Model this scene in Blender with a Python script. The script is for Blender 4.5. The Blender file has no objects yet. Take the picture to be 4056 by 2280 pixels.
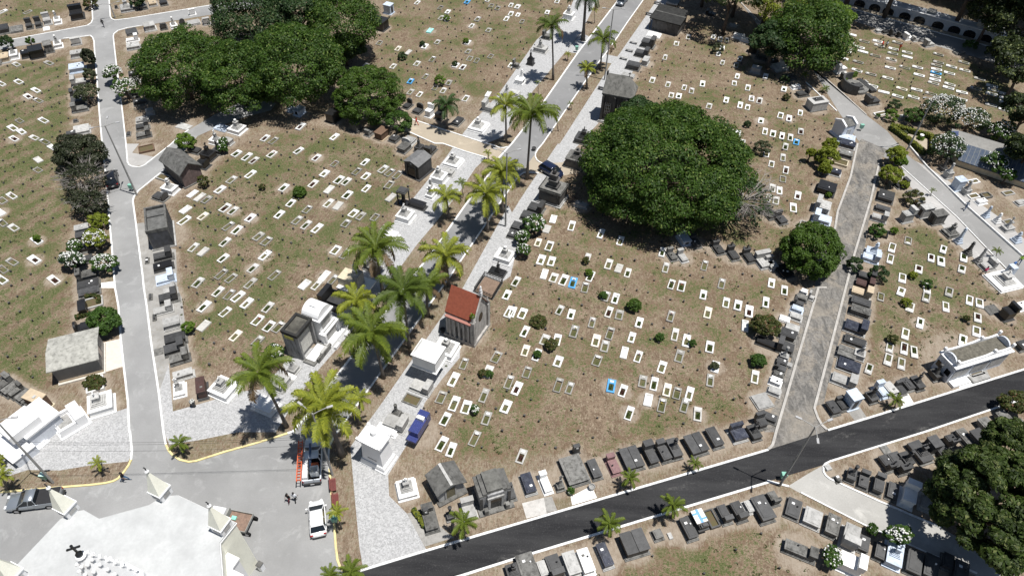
import bpy, math, random, numpy as np
from mathutils import Vector, Matrix
rnd = random.Random(7)
S = bpy.context.scene
COL = S.collection
R_ = math.radians
# ------------------------------------------------------------------ camera model (survey of the photograph)
F0, CX, CY, CAMH = 2812., 2028., 1140., 70.
_dn = np.array([(1940.5-CX)/F0, (3794.6-CY)/F0, 1.]); _dn /= np.linalg.norm(_dn)
_Z = -_dn; _ax = np.array([0, 0, 1.]); _Y = _ax-(_ax@_Z)*_Z; _Y /= np.linalg.norm(_Y); _X = np.cross(_Y, _Z)
_R = np.stack([_X, _Y, _Z])
def G(px, py, z=0.):
    r = _R@np.array([(px-CX)/F0, (py-CY)/F0, 1.]); t = (z-CAMH)/r[2]
    return (float(t*r[0]), float(t*r[1]), float(z))
def PR(x, y, z=0.):
    c = _R.T@np.array([x, y, z-CAMH]); return (c[0]/c[2]*F0+CX, c[1]/c[2]*F0+CY)
def tpx(rc, x, y):
    rc = int(rc); r, c = rc//10, rc % 10
    return c*1014+x/2.5404, r*570+y/2.5404
def T(rc, x, y, z=0.): return G(*tpx(rc, x, y), z)
def D(x, y, z=0.): return G(x*1.57453, y*1.57453, z)
def ang(a, b): return math.degrees(math.atan2(b[1]-a[1], b[0]-a[0]))
def pts(s, z=0.):
    out = []
    for tok in s.split(','):
        q = tok.split()
        if len(q) == 3: out.append(T(q[0], float(q[1]), float(q[2]), z)[:2])
        else: out.append(D(float(q[0]), float(q[1]), z)[:2])
    return out
cam = bpy.data.cameras.new('camera'); camo = bpy.data.objects.new('camera', cam); COL.objects.link(camo)
right, up, back = _R@np.array([1, 0, 0]), _R@np.array([0, -1, 0]), _R@np.array([0, 0, -1])
camo.matrix_world = Matrix(((right[0], up[0], back[0], 0), (right[1], up[1], back[1], 0), (right[2], up[2], back[2], CAMH), (0, 0, 0, 1)))
cam.sensor_width = 36; cam.lens = F0/4056*36; cam.clip_end = 3000; cam.clip_start = 1
S.camera = camo
# ------------------------------------------------------------------ light
SUN_EL, SUN_AZ = 75.5, -20.
w = bpy.data.worlds.new('World'); S.world = w; w.use_nodes = True
nt = w.node_tree; bg = nt.nodes['Background']; sky = nt.nodes.new('ShaderNodeTexSky'); sky.sky_type = 'NISHITA'; sky.sun_disc = False
sky.sun_elevation = R_(SUN_EL); sky.sun_rotation = R_(90-SUN_AZ); sky.air_density = 1.; sky.dust_density = .6
nt.links.new(sky.outputs[0], bg.inputs[0]); bg.inputs[1].default_value = .05
sl = bpy.data.lights.new('sun', 'SUN'); sl.energy = 4.8; sl.angle = R_(.53); sl.color = (1, .972, .93)
so = bpy.data.objects.new('sun', sl); COL.objects.link(so)
sv = Vector((math.cos(R_(SUN_EL))*math.cos(R_(SUN_AZ)), math.cos(R_(SUN_EL))*math.sin(R_(SUN_AZ)), math.sin(R_(SUN_EL))))
so.rotation_euler = sv.to_track_quat('Z', 'Y').to_euler(); so.location = (0, 0, 120)
S.view_settings.view_transform = 'Standard'; S.view_settings.look = 'None'; S.view_settings.exposure = .36; S.view_settings.gamma = 1
S.cycles.max_bounces = 5; S.cycles.transparent_max_bounces = 4
# ------------------------------------------------------------------ materials
class NT:
    def __init__(s, name):
        s.m = bpy.data.materials.new(name); s.m.use_nodes = True; s.t = s.m.node_tree
        s.b = s.t.nodes['Principled BSDF']; s.out = s.t.nodes['Material Output']
    def n(s, typ, **kw):
        x = s.t.nodes.new('ShaderNode'+typ)
        for k, v in kw.items():
            if k.startswith('_'): x.inputs[int(k[1:])].default_value = v
            else: setattr(x, k, v)
        return x
    def l(s, a, b): s.t.links.new(a, b)
    def co(s, which='Object'):
        return s.n('TexCoord').outputs[which]
    def noise(s, scale, detail=3, rough=.55, src=None, scl=None, dist=0.):
        x = s.n('TexNoise'); x.inputs['Scale'].default_value = scale; x.inputs['Detail'].default_value = detail
        x.inputs['Roughness'].default_value = rough; x.inputs['Distortion'].default_value = dist
        if src is None: src = s.co()
        if scl is not None:
            mp = s.n('Mapping'); mp.inputs['Scale'].default_value = scl[:3]
            if len(scl) > 3: mp.inputs['Rotation'].default_value = (0, 0, R_(scl[3]))
            s.l(src, mp.inputs[0]); src = mp.outputs[0]
        s.l(src, x.inputs['Vector']); return x.outputs['Fac']
    def ramp(s, f, a, b, ca=(0, 0, 0, 1), cb=(1, 1, 1, 1)):
        x = s.n('ValToRGB'); e = x.color_ramp.elements
        e[0].position = a; e[1].position = b; e[0].color = c4(ca); e[1].color = c4(cb); s.l(f, x.inputs[0]); return x.outputs[0]
    def mix(s, f, a, b, mode='MIX'):
        x = s.n('MixRGB', blend_type=mode)
        for i, v in enumerate((f, a, b)):
            if hasattr(v, 'is_linked'): s.l(v, x.inputs[i])
            elif i == 0: x.inputs[0].default_value = v
            else: x.inputs[i].default_value = c4(v)
        return x.outputs[0]
    def math(s, op, a, b=0., c=0.):
        x = s.n('Math', operation=op)
        for i, v in enumerate((a, b, c)):
            if hasattr(v, 'is_linked'): s.l(v, x.inputs[i])
            else: x.inputs[i].default_value = v
        return x.outputs[0]
    def bump(s, h, strength=.4, dist=.05):
        x = s.n('Bump'); x.inputs['Strength'].default_value = strength; x.inputs['Distance'].default_value = dist
        s.l(h, x.inputs['Height']); s.l(x.outputs[0], s.b.inputs['Normal'])
    def fin(s, col, rough=.85, spec=.3, metal=0.):
        if hasattr(col, 'is_linked'): s.l(col, s.b.inputs['Base Color'])
        else: s.b.inputs['Base Color'].default_value = c4(col)
        s.b.inputs['Roughness'].default_value = rough; s.b.inputs['Specular IOR Level'].default_value = spec; s.b.inputs['Metallic'].default_value = metal
        return s.m
def c4(c): return tuple(c) if len(c) == 4 else tuple(c)+(1.,)
def mul(c, f): return tuple(min(1, x*f) for x in c)
MATS = {}
def stone(name, base, var=.35, scale=1.6, rough=.8, stain=0., spec=.25, rand=.25, stain_col=(.05, .05, .045)):
    """weathered masonry/paint: blotches, fine speckle, dark streaks, small tone change per object"""
    if name in MATS: return MATS[name]
    t = NT(name); co = t.co()
    oi = t.n('ObjectInfo')
    off = t.n('VectorMath', operation='ADD'); t.l(co, off.inputs[0])
    sc = t.n('VectorMath', operation='SCALE'); t.l(oi.outputs['Location'], sc.inputs[0]); sc.inputs['Scale'].default_value = .37; t.l(sc.outputs[0], off.inputs[1])
    v = off.outputs[0]
    n1 = t.noise(scale, 4, .6, v); n2 = t.noise(scale*9, 2, .6, v)
    c = t.mix(t.ramp(n1, .3, .7), mul(base, 1-var), mul(base, 1+var*.6))
    c = t.mix(t.math('MULTIPLY', t.ramp(n2, .35, .75), .35), c, mul(base, .75))
    if stain > 0:
        n3 = t.noise(1.1, 5, .65, v, (2.2, 2.2, .5))
        c = t.mix(t.math('MULTIPLY', t.ramp(n3, .48, .66), stain), c, stain_col)
    rr = t.math('MULTIPLY_ADD', oi.outputs['Random'], rand*2, 1-rand)
    cc = t.n('MixRGB', blend_type='MULTIPLY'); cc.inputs[0].default_value = 1; t.l(c, cc.inputs[1])
    cmb = t.n('CombineXYZ')
    for i in range(3): t.l(rr, cmb.inputs[i])
    t.l(cmb.outputs[0], cc.inputs[2])
    t.bump(n2, .25, .03)
    MATS[name] = t.fin(cc.outputs[0], rough, spec); return MATS[name]
def plain(name, col, rough=.6, spec=.4, metal=0., var=.12):
    if name in MATS: return MATS[name]
    t = NT(name); n1 = t.noise(3., 3)
    MATS[name] = t.fin(t.mix(t.ramp(n1, .3, .7), mul(col, 1-var), mul(col, 1+var)), rough, spec, metal); return MATS[name]
def leafmat(name, dark, light, trans=.35, clump=.7, dry=None, rough=.55):
    if name in MATS: return MATS[name]
    t = NT(name); g = t.n('NewGeometry')
    n1 = t.noise(clump, 2, .5)
    f = t.math('ADD', t.math('MULTIPLY', g.outputs['Random Per Island'], .55), t.math('MULTIPLY', t.ramp(n1, .3, .7), .5))
    c = t.mix(f, dark, light)
    if dry is not None:
        c = t.mix(t.ramp(g.outputs['Random Per Island'], .9, .93), c, dry)
    t.fin(c, rough, .25)
    tr = t.n('BsdfTranslucent'); t.l(t.mix(.5, c, mul(light, 1.5)), tr.inputs[0])
    mx = t.n('MixShader'); mx.inputs[0].default_value = trans; t.l(t.b.outputs[0], mx.inputs[1]); t.l(tr.outputs[0], mx.inputs[2]); t.l(mx.outputs[0], t.out.inputs[0])
    MATS[name] = t.m; return t.m
# ------------------------------------------------------------------ mesh builder
class MB:
    def __init__(s): s.v = []; s.f = []
    def add(s, vs, fs):
        o = len(s.v); s.v += [tuple(p) for p in vs]; s.f += [tuple(i+o for i in f) for f in fs]; return s
    def box(s, x, y, z0, sx, sy, h, rot=0., taper=1., tx=None):
        """box on z0, centred x,y"""
        tx = taper if tx is None else tx
        c, n = math.cos(R_(rot)), math.sin(R_(rot)); vs = []
        for zz, ka, kb in ((z0, 1, 1), (z0+h, tx, taper)):
            for a, b in ((-1, -1), (1, -1), (1, 1), (-1, 1)):
                px, py = a*sx/2*ka, b*sy/2*kb; vs.append((x+px*c-py*n, y+px*n+py*c, zz))
        return s.add(vs, [(3, 2, 1, 0), (4, 5, 6, 7), (0, 1, 5, 4), (1, 2, 6, 5), (2, 3, 7, 6), (3, 0, 4, 7)])
    def prism(s, poly, z0, z1, bottom=True):
        n = len(poly); a = sum(poly[i][0]*poly[(i+1) % n][1]-poly[(i+1) % n][0]*poly[i][1] for i in range(n))
        if a < 0: poly = poly[::-1]
        vs = [(p[0], p[1], z0) for p in poly]+[(p[0], p[1], z1) for p in poly]
        fs = [tuple(range(n, 2*n))]+[(i, (i+1) % n, n+(i+1) % n, n+i) for i in range(n)]
        if bottom: fs.append(tuple(range(n-1, -1, -1)))
        return s.add(vs, fs)
    def lathe(s, x, y, prof, n=10):
        vs = []; fs = []
        for r, z in prof:
            for i in range(n): a = 2*math.pi*i/n; vs.append((x+r*math.cos(a), y+r*math.sin(a), z))
        m = len(prof)
        for j in range(m-1):
            for i in range(n): fs.append((j*n+i, j*n+(i+1) % n, (j+1)*n+(i+1) % n, (j+1)*n+i))
        fs.append(tuple(range(n-1, -1, -1))); fs.append(tuple((m-1)*n+i for i in range(n)))
        return s.add(vs, fs)
    def tube(s, path, radii, n=7):
        vs = []; fs = []; path = [Vector(p) for p in path]; m = len(path)
        if not hasattr(radii, '__len__'): radii = [radii]*m
        for j, p in enumerate(path):
            d = (path[min(j+1, m-1)]-path[max(j-1, 0)]).normalized()
            a = d.orthogonal().normalized() if abs(d.z) < .9 else Vector((1, 0, 0)); a = (a-d*a.dot(d)).normalized(); b = d.cross(a)
            for i in range(n):
                t = 2*math.pi*i/n; vs.append(p+(a*math.cos(t)+b*math.sin(t))*radii[j])
        for j in range(m-1):
            for i in range(n): fs.append((j*n+i, j*n+(i+1) % n, (j+1)*n+(i+1) % n, (j+1)*n+i))
        fs.append(tuple(range(n-1, -1, -1))); fs.append(tuple((m-1)*n+i for i in range(n)))
        return s.add(vs, fs)
    def cross(s, x, y, z, h, w=None, t=.1, rot=0.):
        w = w or h*.6
        s.box(x, y, z, t, t, h, rot); 
        c, n = math.cos(R_(rot)), math.sin(R_(rot))
        for sg in (-1, 1): s.box(x+sg*(w/4+t/4)*c, y+sg*(w/4+t/4)*n, z+h*.62, w/2-t/2, t*.98, t, rot)
        return s
    def mesh(s, name, m):
        me = bpy.data.meshes.new(name); me.from_pydata(s.v, [], s.f); me.update()
        if m is not None: me.materials.append(m)
        return me
    def build(s, name, m, parent=None, smooth=False):
        me = s.mesh(name, m)
        if smooth: me.shade_smooth()
        return link(name, me, parent)
def link(name, me, parent=None, loc=None, rz=None):
    o = bpy.data.objects.new(name, me); COL.objects.link(o)
    if parent is not None: o.parent = parent
    if loc is not None: o.location = loc
    if rz is not None: o.rotation_euler = (0, 0, R_(rz))
    return o
REG = []       # things waiting for their label: (object, description, unique-by-itself, position)
def thing(name, desc, cat, loc, rz=0., group=None, mesh=None, own=False):
    o = link(name, mesh, None, loc, rz); o['category'] = cat
    if group: o['group'] = group
    REG.append((o, desc, own, loc)); return o
LAND = []
def landmark(phrase, loc): LAND.append((phrase, loc[0], loc[1]))
def structure(name, mb, m):
    o = mb.build(name, m); o['kind'] = 'structure'; return o
def copy_tree(o, parent=None):
    c = o.copy(); COL.objects.link(c)
    if parent is not None: c.parent = parent
    for ch in [k for k in COL.objects if k.parent is o]: copy_tree(ch, c)
    return c
# ------------------------------------------------------------------ setting: roads, kerbs, pavements
ROAD_L_W = '20 1305 1448,20 1290 1150,20 1245 760,20 1215 480,20 1195 190,10 1160 1448,10 1125 1000,10 1100 740,10 1085 520,10 1052 200,10 1035 0,0 1030 1448,0 1003 1150,0 978 800,0 960 600,0 948 420'
def road_mat(name, base, var, fine=.2, patch=.25, spec=.2):
    t = NT(name); co = t.co()
    n1 = t.noise(.11, 5, .6, co); n2 = t.noise(6., 3, .7, co); n3 = t.noise(.5, 4, .65, co, None, .6)
    c = t.mix(t.ramp(n1, .35, .65), mul(base, 1-var), mul(base, 1+var))
    c = t.mix(t.math('MULTIPLY', t.ramp(n3, .56, .72), patch), c, mul(base, 1.9))
    c = t.mix(t.math('MULTIPLY', t.ramp(n2, .4, .8), fine), c, mul(base, .55))
    t.bump(n2, .3, .02)
    return t.fin(c, .9, spec)
M_ASPH = road_mat('grey_asphalt', (.26, .26, .257), .16, .22, .3)
def black_mat():
    t = NT('fresh_black_asphalt'); co = t.co(); a = t.noise(.5, 4, .65, co, (.14, 1., 1, -19.5)); b = t.noise(7., 3, .75, co); d = t.noise(.3, 4, .7, co, (.5, 1, 1, -19.5), .8); e = t.noise(1.6, 4, .8, co)
    c = t.mix(t.ramp(a, .4, .62), (.0155, .0155, .017), (.033, .033, .034)); c = t.mix(t.math('MULTIPLY', t.ramp(b, .55, .72), .55), c, (.075, .075, .075))
    c = t.mix(t.math('MULTIPLY', t.math('MULTIPLY', t.ramp(d, .6, .72), t.ramp(e, .45, .65)), .7), c, (.16, .155, .145)); t.bump(b, .3, .02)
    return t.fin(c, .85, .25)
M_BLACK = black_mat()
def rough_mat():
    t = NT('worn_gravel_surface'); co = t.co(); a = t.noise(.12, 3, .6, co); b = t.noise(.7, 5, .75, co, (1.6, .6, 1, -70), .8); d = t.noise(3.2, 4, .75, co); e = t.noise(.35, 4, .7, co, None, 1.)
    c = t.mix(t.ramp(b, .38, .6), (.095, .092, .087), (.225, .213, .195)); c = t.mix(t.math('MULTIPLY', t.ramp(e, .5, .62), .7), c, (.27, .24, .2))
    c = t.mix(t.math('MULTIPLY', t.ramp(d, .48, .62), .6), c, (.07, .067, .063)); c = t.mix(t.math('MULTIPLY', t.ramp(a, .5, .65), .5), c, (.25, .225, .19)); t.bump(d, .5, .05)
    return t.fin(c, .95, .1)
M_ROUGH = rough_mat()
M_CONC = road_mat('pale_concrete', (.37, .36, .345), .12, .2, .3)
M_SAND = road_mat('sandy_road', (.36, .31, .24), .14, .25, .3)
M_PALE = road_mat('pale_stone_paving', (.36, .352, .33), .12, .3, .35)
M_MID = road_mat('mid_grey_road', (.245, .242, .235), .14, .25, .3)
def gran_mat():
    t = NT('granite_chip_paving'); co = t.co()
    v = t.n('TexVoronoi'); v.inputs['Scale'].default_value = 8.; t.l(co, v.inputs['Vector'])
    sep = t.n('SeparateColor'); t.l(v.outputs['Color'], sep.inputs[0])
    c = t.mix(sep.outputs[0], (.27, .27, .27), (.45, .45, .45))
    n = t.noise(.3, 4); c = t.mix(t.math('MULTIPLY', t.ramp(n, .35, .7), .3), c, (.32, .32, .316))
    return t.fin(c, .9, .2)
M_GRAN = gran_mat()
M_KERB = stone('white_kerb_paint', (.78, .78, .765), .12, 1.5, .7, .45, rand=0., stain_col=(.3, .29, .27))
M_YELL = stone('yellow_kerb_paint', (.68, .58, .29), .2, 1.5, .7, .4, rand=0., stain_col=(.3, .27, .18))
M_KGREY = stone('old_kerb_concrete', (.42, .4, .37), .2, 1., .8, .2, rand=0.)
def sheet(name, s, z, m, poly=None):
    p = poly or pts(s)
    mb = MB(); mb.prism(p, z-.05, z, False); return structure(name, mb, m)
sheet('plaza_asphalt', '30 -1500 720,30 -300 615,30 0 606,30 600 558,30 1060 516,30 1180 482,30 1250 402,30 1322 280,30 1680 150,30 1710 200,30 1810 275,30 1900 302,30 2576 115,31 380 0,21 370 1448,21 470 1330,21 830 1440,31 800 20,31 737 150,31 742 370,31 760 620,31 790 950,31 820 1280,31 870 1395,31 950 1600,31 1000 2600,30 -1500 2600', .008, M_ASPH)
sheet('left_road', '30 1330 280,30 1332 190,30 1312 0,'+ROAD_L_W+',0 935 200,0 930 120,0 917 -30,0 905 -330,0 1075 -330,0 1100 0,0 1112 180,0 1145 345,0 1150 450,0 1172 640,0 1237 1150,0 1270 1448,10 1285 190,10 1330 400,10 1342 560,10 1362 740,10 1395 1000,10 1440 1340,20 1450 0,20 1480 190,20 1525 560,20 1570 850,20 1600 1050,20 1648 1448,30 1655 40,30 1690 185', .012, M_ASPH)
sheet('cross_street', '0 -700 530,0 -300 470,0 100 408,0 500 332,0 880 262,0 935 205,0 1112 180,0 1150 207,0 1300 192,0 2280 32,1 300 -90,1 300 20,0 2220 135,0 1430 262,0 1280 286,0 1190 312,0 1142 350,0 945 400,0 910 362,0 610 400,0 200 465,0 -300 560,0 -700 640', .016, M_ASPH)
sheet('branch_road', '10 1285 185,10 1330 228,10 1450 222,10 1720 10,0 1900 1310,0 2150 1160,0 2400 1040,1 0 1000,1 200 1040,1 150 1110,0 2500 1170,0 2250 1250,0 1990 1370,10 1830 110,10 1650 270,10 1400 450,10 1345 560,10 1300 400', .02, M_ASPH)
sheet('ring_path', '1 900 1010,1 1300 1110,1 1560 1200,1 1900 1312,1 2300 1442,11 2400 20,11 2480 42,11 2576 22,12 60 -20,12 235 130,12 270 182,12 310 200,12 600 180,12 620 300,12 470 330,12 270 296,12 120 290,12 40 350,11 2420 250,11 2320 140,11 1880 0,1 1800 1448,1 1550 1336,1 1200 1240,1 900 1150', .02, M_SAND)
AVE_L = '2 1110 -60,2 1050 30,2 820 330,2 660 540,2 270 1100,2 0 1448,11 2480 70,11 2360 290,11 2120 600,11 1840 1000,11 1580 1340,21 1390 130,21 740 985,21 490 1310,21 370 1448'
AVE_R = '2 1350 -40,2 1310 20,2 1160 230,2 1060 380,2 940 545,2 880 620,2 690 890,2 310 1448,12 260 60,12 100 290,11 2460 590,11 1985 1290,21 1740 180,21 1100 1070,21 830 1440'
sheet('avenue_road', AVE_L+','+','.join(AVE_R.split(',')[::-1]), .024, road_mat('avenue_asphalt', (.215, .215, .215), .12, .2, .25))
BL_T = '31 1050 1396,31 1600 1228,31 2576 940,32 1000 645,32 2576 180,33 20 172,33 500 20,23 1000 1312,23 2576 820,23 3600 495'
BL_B = '31 400 1990,31 1500 1610,31 2060 1448,31 2576 1285,32 1000 982,32 2576 508,33 0 496,33 560 330,33 620 298,33 1580 0,23 2400 1172,23 3600 790'
sheet('black_road', BL_T+','+','.join(BL_B.split(',')[::-1])+',31 640 1560', .028, M_BLACK)
GR_L = '13 940 -50,13 900 0,13 830 330,13 700 680,13 655 960,13 590 1448,23 505 0,23 260 830,23 80 1448'
GR_R = '13 1200 60,13 1115 200,13 1030 570,13 870 1100,13 780 1448,23 600 700,23 470 1190,23 500 1300,23 600 1430'
sheet('gravel_road', GR_L+',33 40 130,32 2560 185,32 2576 181,33 500 20,23 600 1433,'+','.join(GR_R.split(',')[::-1]), .016, M_ROUGH)
UP_A = '2 2050 -300,2 2300 30,3 -100 260,3 150 470,3 420 650,3 700 1110,3 930 1448,13 940 0,13 1340 232,13 1900 740,13 2576 1448,23 3200 700'
UP_B = '23 3600 330,13 2576 1150,13 2010 640,13 1480 172,13 1400 110,3 1200 1320,3 990 1160,3 560 775,3 330 600,3 80 400,3 -250 60,2 2200 -300'
sheet('upper_path', UP_A+','+UP_B, .012, M_MID)
sheet('upper_path_walk', '13 1480 172,13 2010 640,13 2576 1150,13 2700 1060,13 2300 720,13 1680 280,13 1600 230', .03, M_CONC)
sheet('upper_walk_strip', '13 1345 240,13 1900 748,13 2560 1448,13 2420 1448,13 1850 960,13 1560 560,13 1330 330', .02, M_CONC)
sheet('far_path', '3 -100 -190,3 600 25,3 1200 190,3 1900 385,3 2576 560,3 3600 850,3 3600 1000,3 2576 720,3 1750 480,3 1150 310,3 560 110,3 -200 -80', .012, M_MID)
sheet('far_walk', '3 300 -150,3 1000 40,3 1900 300,3 2576 470,3 3600 740,3 3600 850,3 2576 560,3 1900 385,3 600 25', .008, M_SAND)
sheet('stone_path', '33 200 545,33 400 420,33 560 332,33 552 390,33 575 440,33 620 472,33 1100 690,33 1740 962,33 2150 1200,33 2500 1448,33 2100 1448,33 1640 1232,33 960 932,33 320 612', .02, M_PALE)
if 0: sheet('pale_threshold', '33 20 172,33 500 20,23 560 1380,23 480 1250,23 420 1320,23 70 1448', .0235, M_CONC)
# pavements on both sides of the avenue, with their crossings
sheet('avenue_pavement_west', '2 980 -200,2 860 0,2 700 320,2 540 520,2 200 930,2 0 1170,1 2576 1240,1 2480 1380,11 2300 0,11 2320 140,11 2210 240,11 2050 480,11 1800 800,11 1620 1010,11 1300 1450,21 1000 380,21 790 640,21 560 900,21 330 1240,31 200 0,30 2400 0,30 2000 80,30 1705 128,30 1650 0,20 1600 1050,20 1700 760,20 1740 1240,20 2100 1140,20 2420 1040,21 60 1020,21 330 700,21 760 520,21 720 120,11 1060 1300,11 1300 900,11 1700 400,11 1900 150,1 2100 1320,1 2440 950,2 250 400,2 560 150,2 700 -200', .006, M_GRAN)
sheet('avenue_pavement_east', '2 1600 -200,2 1440 30,2 1060 572,2 1000 642,2 480 1448,12 460 0,12 120 500,12 0 690,11 2540 620,11 2080 1448,21 1870 290,21 1250 1180,21 1060 1440,31 950 150,31 985 560,31 1040 1150,31 1080 1385,31 1720 1192,31 1520 820,31 1340 640,31 1330 430,31 1560 60,21 1700 1150,21 1860 930,21 2050 700,21 2080 200,11 2560 1330,12 60 1010,12 300 640,12 500 200,2 860 1250,2 1230 700,2 1480 320,2 1700 -200', .006, M_GRAN)
sheet('pavement_crossing', '2 540 522,2 700 330,2 790 380,2 660 540', .01, M_GRAN)
sheet('pavement_link', '2 940 547,2 1060 572,2 1000 640,2 880 620', .01, M_GRAN)
sheet('paved_corner_west', '30 280 380,30 600 385,30 900 335,30 1290 295,30 1332 190,30 1312 0,20 1285 1205,20 900 1330,20 560 1448,30 100 60,30 -300 560', .006, M_GRAN)
sheet('stone_verge', '10 1270 0,10 1290 190,10 1330 226,10 1450 215,10 1560 135,10 1330 90,0 1400 1448,0 1270 1448', .028, M_CONC)
for i, s in enumerate(('23 1870 905,23 2020 850,23 2110 960,23 1940 1020', '23 1330 1090,23 1410 1060,23 1475 1170,23 1370 1195', '23 780 1210,23 920 1190,23 1000 1310,23 880 1345', '23 2030 870,23 2200 820,23 2240 910,23 2110 955', '32 100 715,32 320 660,32 350 820,32 145 868', '32 320 660,32 400 645,32 455 785,32 350 815', '32 590 650,32 800 540,32 855 660,32 605 735', '20 1030 550,20 1210 510,20 1235 790,20 1050 850', '10 1000 1400,10 1150 1380,10 1165 1448,10 1000 1448', '31 1520 820,31 1700 1150,31 1990 1060,31 1640 780')):
    sheet('paved_forecourt', s, .012+.0004*i, [stone('white_terrazzo', (.8, .79, .76), .06, 1, .7, .1, rand=.03), stone('white_terrazzo', (.8,)*3), stone('grey_forecourt', (.3, .29, .27), .2, .8, .9, .3, rand=.1), stone('grey_forecourt', (.3,)*3), stone('pale_forecourt', (.52, .5, .47), .12, .8, .9, .2, rand=.05), stone('grey_forecourt', (.3,)*3), stone('white_terrazzo', (.8,)*3), stone('pink_forecourt', (.6, .52, .46), .08, 2, .9, .1), stone('white_terrazzo', (.8,)*3), stone('grey_forecourt', (.3,)*3)][i])
sheet('stone_verge', '10 1375 800,10 1450 790,10 1500 1010,10 1770 1060,10 1785 1448,20 1830 100,20 1880 500,20 1920 720,20 1700 760,20 1600 1050,20 1570 850,20 1525 560,20 1480 190,20 1450 0,10 1440 1340,10 1395 1000', .007, stone('worn_verge_concrete', (.31, .302, .285), .25, .6, .9, .4, rand=0., stain_col=(.2, .175, .14)))
sheet('gravel_margin', '13 640 1000,13 590 1448,23 505 0,23 260 830,23 80 1448,23 -40 1448,23 30 1250,23 240 700,23 330 300,23 430 0,13 470 1448,13 540 1010', .007, M_ROUGH)
sheet('gravel_margin', '13 780 1448,23 780 0,23 600 700,23 470 1190,23 560 1160,23 650 760,23 750 400,23 840 0,13 880 1400', .007, M_ROUGH)
sheet('gravel_margin', '13 1115 200,13 1030 570,13 870 1100,13 780 1448,13 900 1448,13 980 1000,13 1040 600,13 1170 240', .0065, M_ROUGH)
def kerb(name, s, m, wd=.22, h=.13, closed=False):
    p = [Vector(q) for q in pts(s)]
    mb = MB(); n = len(p); L = []; Rr = []
    for i in range(n):
        a = (p[i]-p[i-1]).normalized() if i > 0 else (p[1]-p[0]).normalized()
        b = (p[i+1]-p[i]).normalized() if i < n-1 else a
        d = (a+b).normalized(); nn = Vector((-d.y, d.x)); k = wd/2/max(.5, nn.dot(Vector((-a.y, a.x))))
        L.append(p[i]+nn*k); Rr.append(p[i]-nn*k)
    vs = [(*q, z) for z in (0, h) for q in L+Rr]; fs = []
    for i in range(n-1):
        a, b, c, d = i, i+1, n+i+1, n+i; o = 2*n
        fs += [(d+o, c+o, b+o, a+o), (a, a+o, b+o, b), (c, c+o, d+o, d)]
    fs += [(0, n, 3*n, 2*n), (n-1, 3*n-1, 4*n-1, 2*n-1)]
    mb.add(vs, fs); return structure(name, mb, m)
def rv(s): return ','.join(s.split(',')[::-1])
kerb('road_kerb', '30 1322 280,30 1332 190,30 1312 0,'+ROAD_L_W+',0 935 385,0 910 362,0 840 372,0 640 392', M_KERB)
kerb('road_kerb', '0 -200 450,0 100 406,0 500 332,0 880 262,0 920 235,0 935 200,0 930 120,0 917 -30', M_KERB)
kerb('road_kerb', '0 1095 -60,0 1100 0,0 1112 170,0 1125 195,0 1155 208,0 1300 192,0 2280 32', M_KERB)
kerb('road_kerb', '0 1430 262,0 1280 286,0 1190 312,0 1148 345,0 1142 370,0 1150 450,0 1172 640,0 1237 1150,0 1270 1448,10 1285 185,10 1300 215,10 1330 232,10 1400 236,10 1450 222,10 1720 10,0 1780 1400,0 1900 1310', M_KERB, .2)
kerb('road_kerb', '10 1650 270,10 1400 470,10 1350 535,10 1340 580,10 1362 740,10 1395 1000,10 1440 1340,20 1450 0,20 1480 190,20 1525 560,20 1570 850,20 1600 1050,20 1648 1448,30 1655 40,30 1672 130', M_KERB)
kerb('yellow_kerb', '30 1672 130,30 1700 190,30 1740 235,30 1810 280,30 1900 303,30 1980 292,30 2250 205,30 2576 115,31 180 60,31 320 15', M_YELL)
kerb('yellow_kerb', '30 -300 615,30 0 606,30 300 584,30 600 558,30 900 535,30 1060 516,30 1140 496,30 1190 470,30 1250 402,30 1300 330,30 1322 280', M_YELL)
kerb('yellow_kerb', '31 740 370,31 752 520,31 762 650,31 790 950,31 805 1160,31 822 1290,31 845 1350,31 875 1396', M_YELL)
kerb('road_kerb', AVE_L.replace('11 2480 70', '11 2420 170')+',31 320 15', M_KERB, .26)
kerb('road_kerb', AVE_R.replace('12 260 60,12 100 290,', '12 262 55,12 236 100,12 234 130,12 250 165,12 275 185,12 310 200'+'|').split('|')[0], M_KERB, .2)
kerb('road_kerb', '12 270 296,12 180 290,12 120 292,12 70 325,12 40 365,11 2460 590,11 1985 1290,21 1740 180,21 1100 1070,21 830 1440,31 800 20,31 737 150,31 730 250,31 740 370', M_KERB, .2)
kerb('road_kerb', '1 1560 1200,1 1900 1312,1 2300 1442,11 2400 20,11 2440 40,11 2490 44,11 2540 32', M_KERB)
kerb('road_kerb', '1 1550 1336,1 1800 1448,11 1880 0,11 2100 78,11 2320 142', M_KERB)
kerb('road_kerb', BL_T.split(',33 20')[0], M_KERB, .24)
kerb('road_kerb', '23 600 1432,23 1000 1312,23 2576 820,23 3600 495', M_KERB, .24)
kerb('road_kerb', '31 400 1990,31 1500 1610,31 2060 1448,31 2576 1285,32 1000 982,32 2576 508,33 0 496,33 205 548', M_KERB, .24)
kerb('road_kerb', '33 1740 962,33 1100 690,33 620 472,33 580 440,33 556 400,33 553 350,33 575 322,33 620 298,33 1580 0,23 2400 1172,23 2700 1075', M_KERB, .2)
kerb('path_kerb', '33 330 612,33 640 770,33 960 932,33 1300 1080,33 1640 1232,33 2100 1420', M_KERB, .16)
kerb('path_kerb', GR_L.split('13 940 -50,')[1].split(',13 655')[0]+',13 655 960,13 640 985,13 570 1002', M_KGREY, .3)
kerb('path_kerb', '13 590 1448,23 505 0,23 260 830,23 80 1448,33 45 130,33 20 160,33 0 172', M_KGREY, .3)
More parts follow.
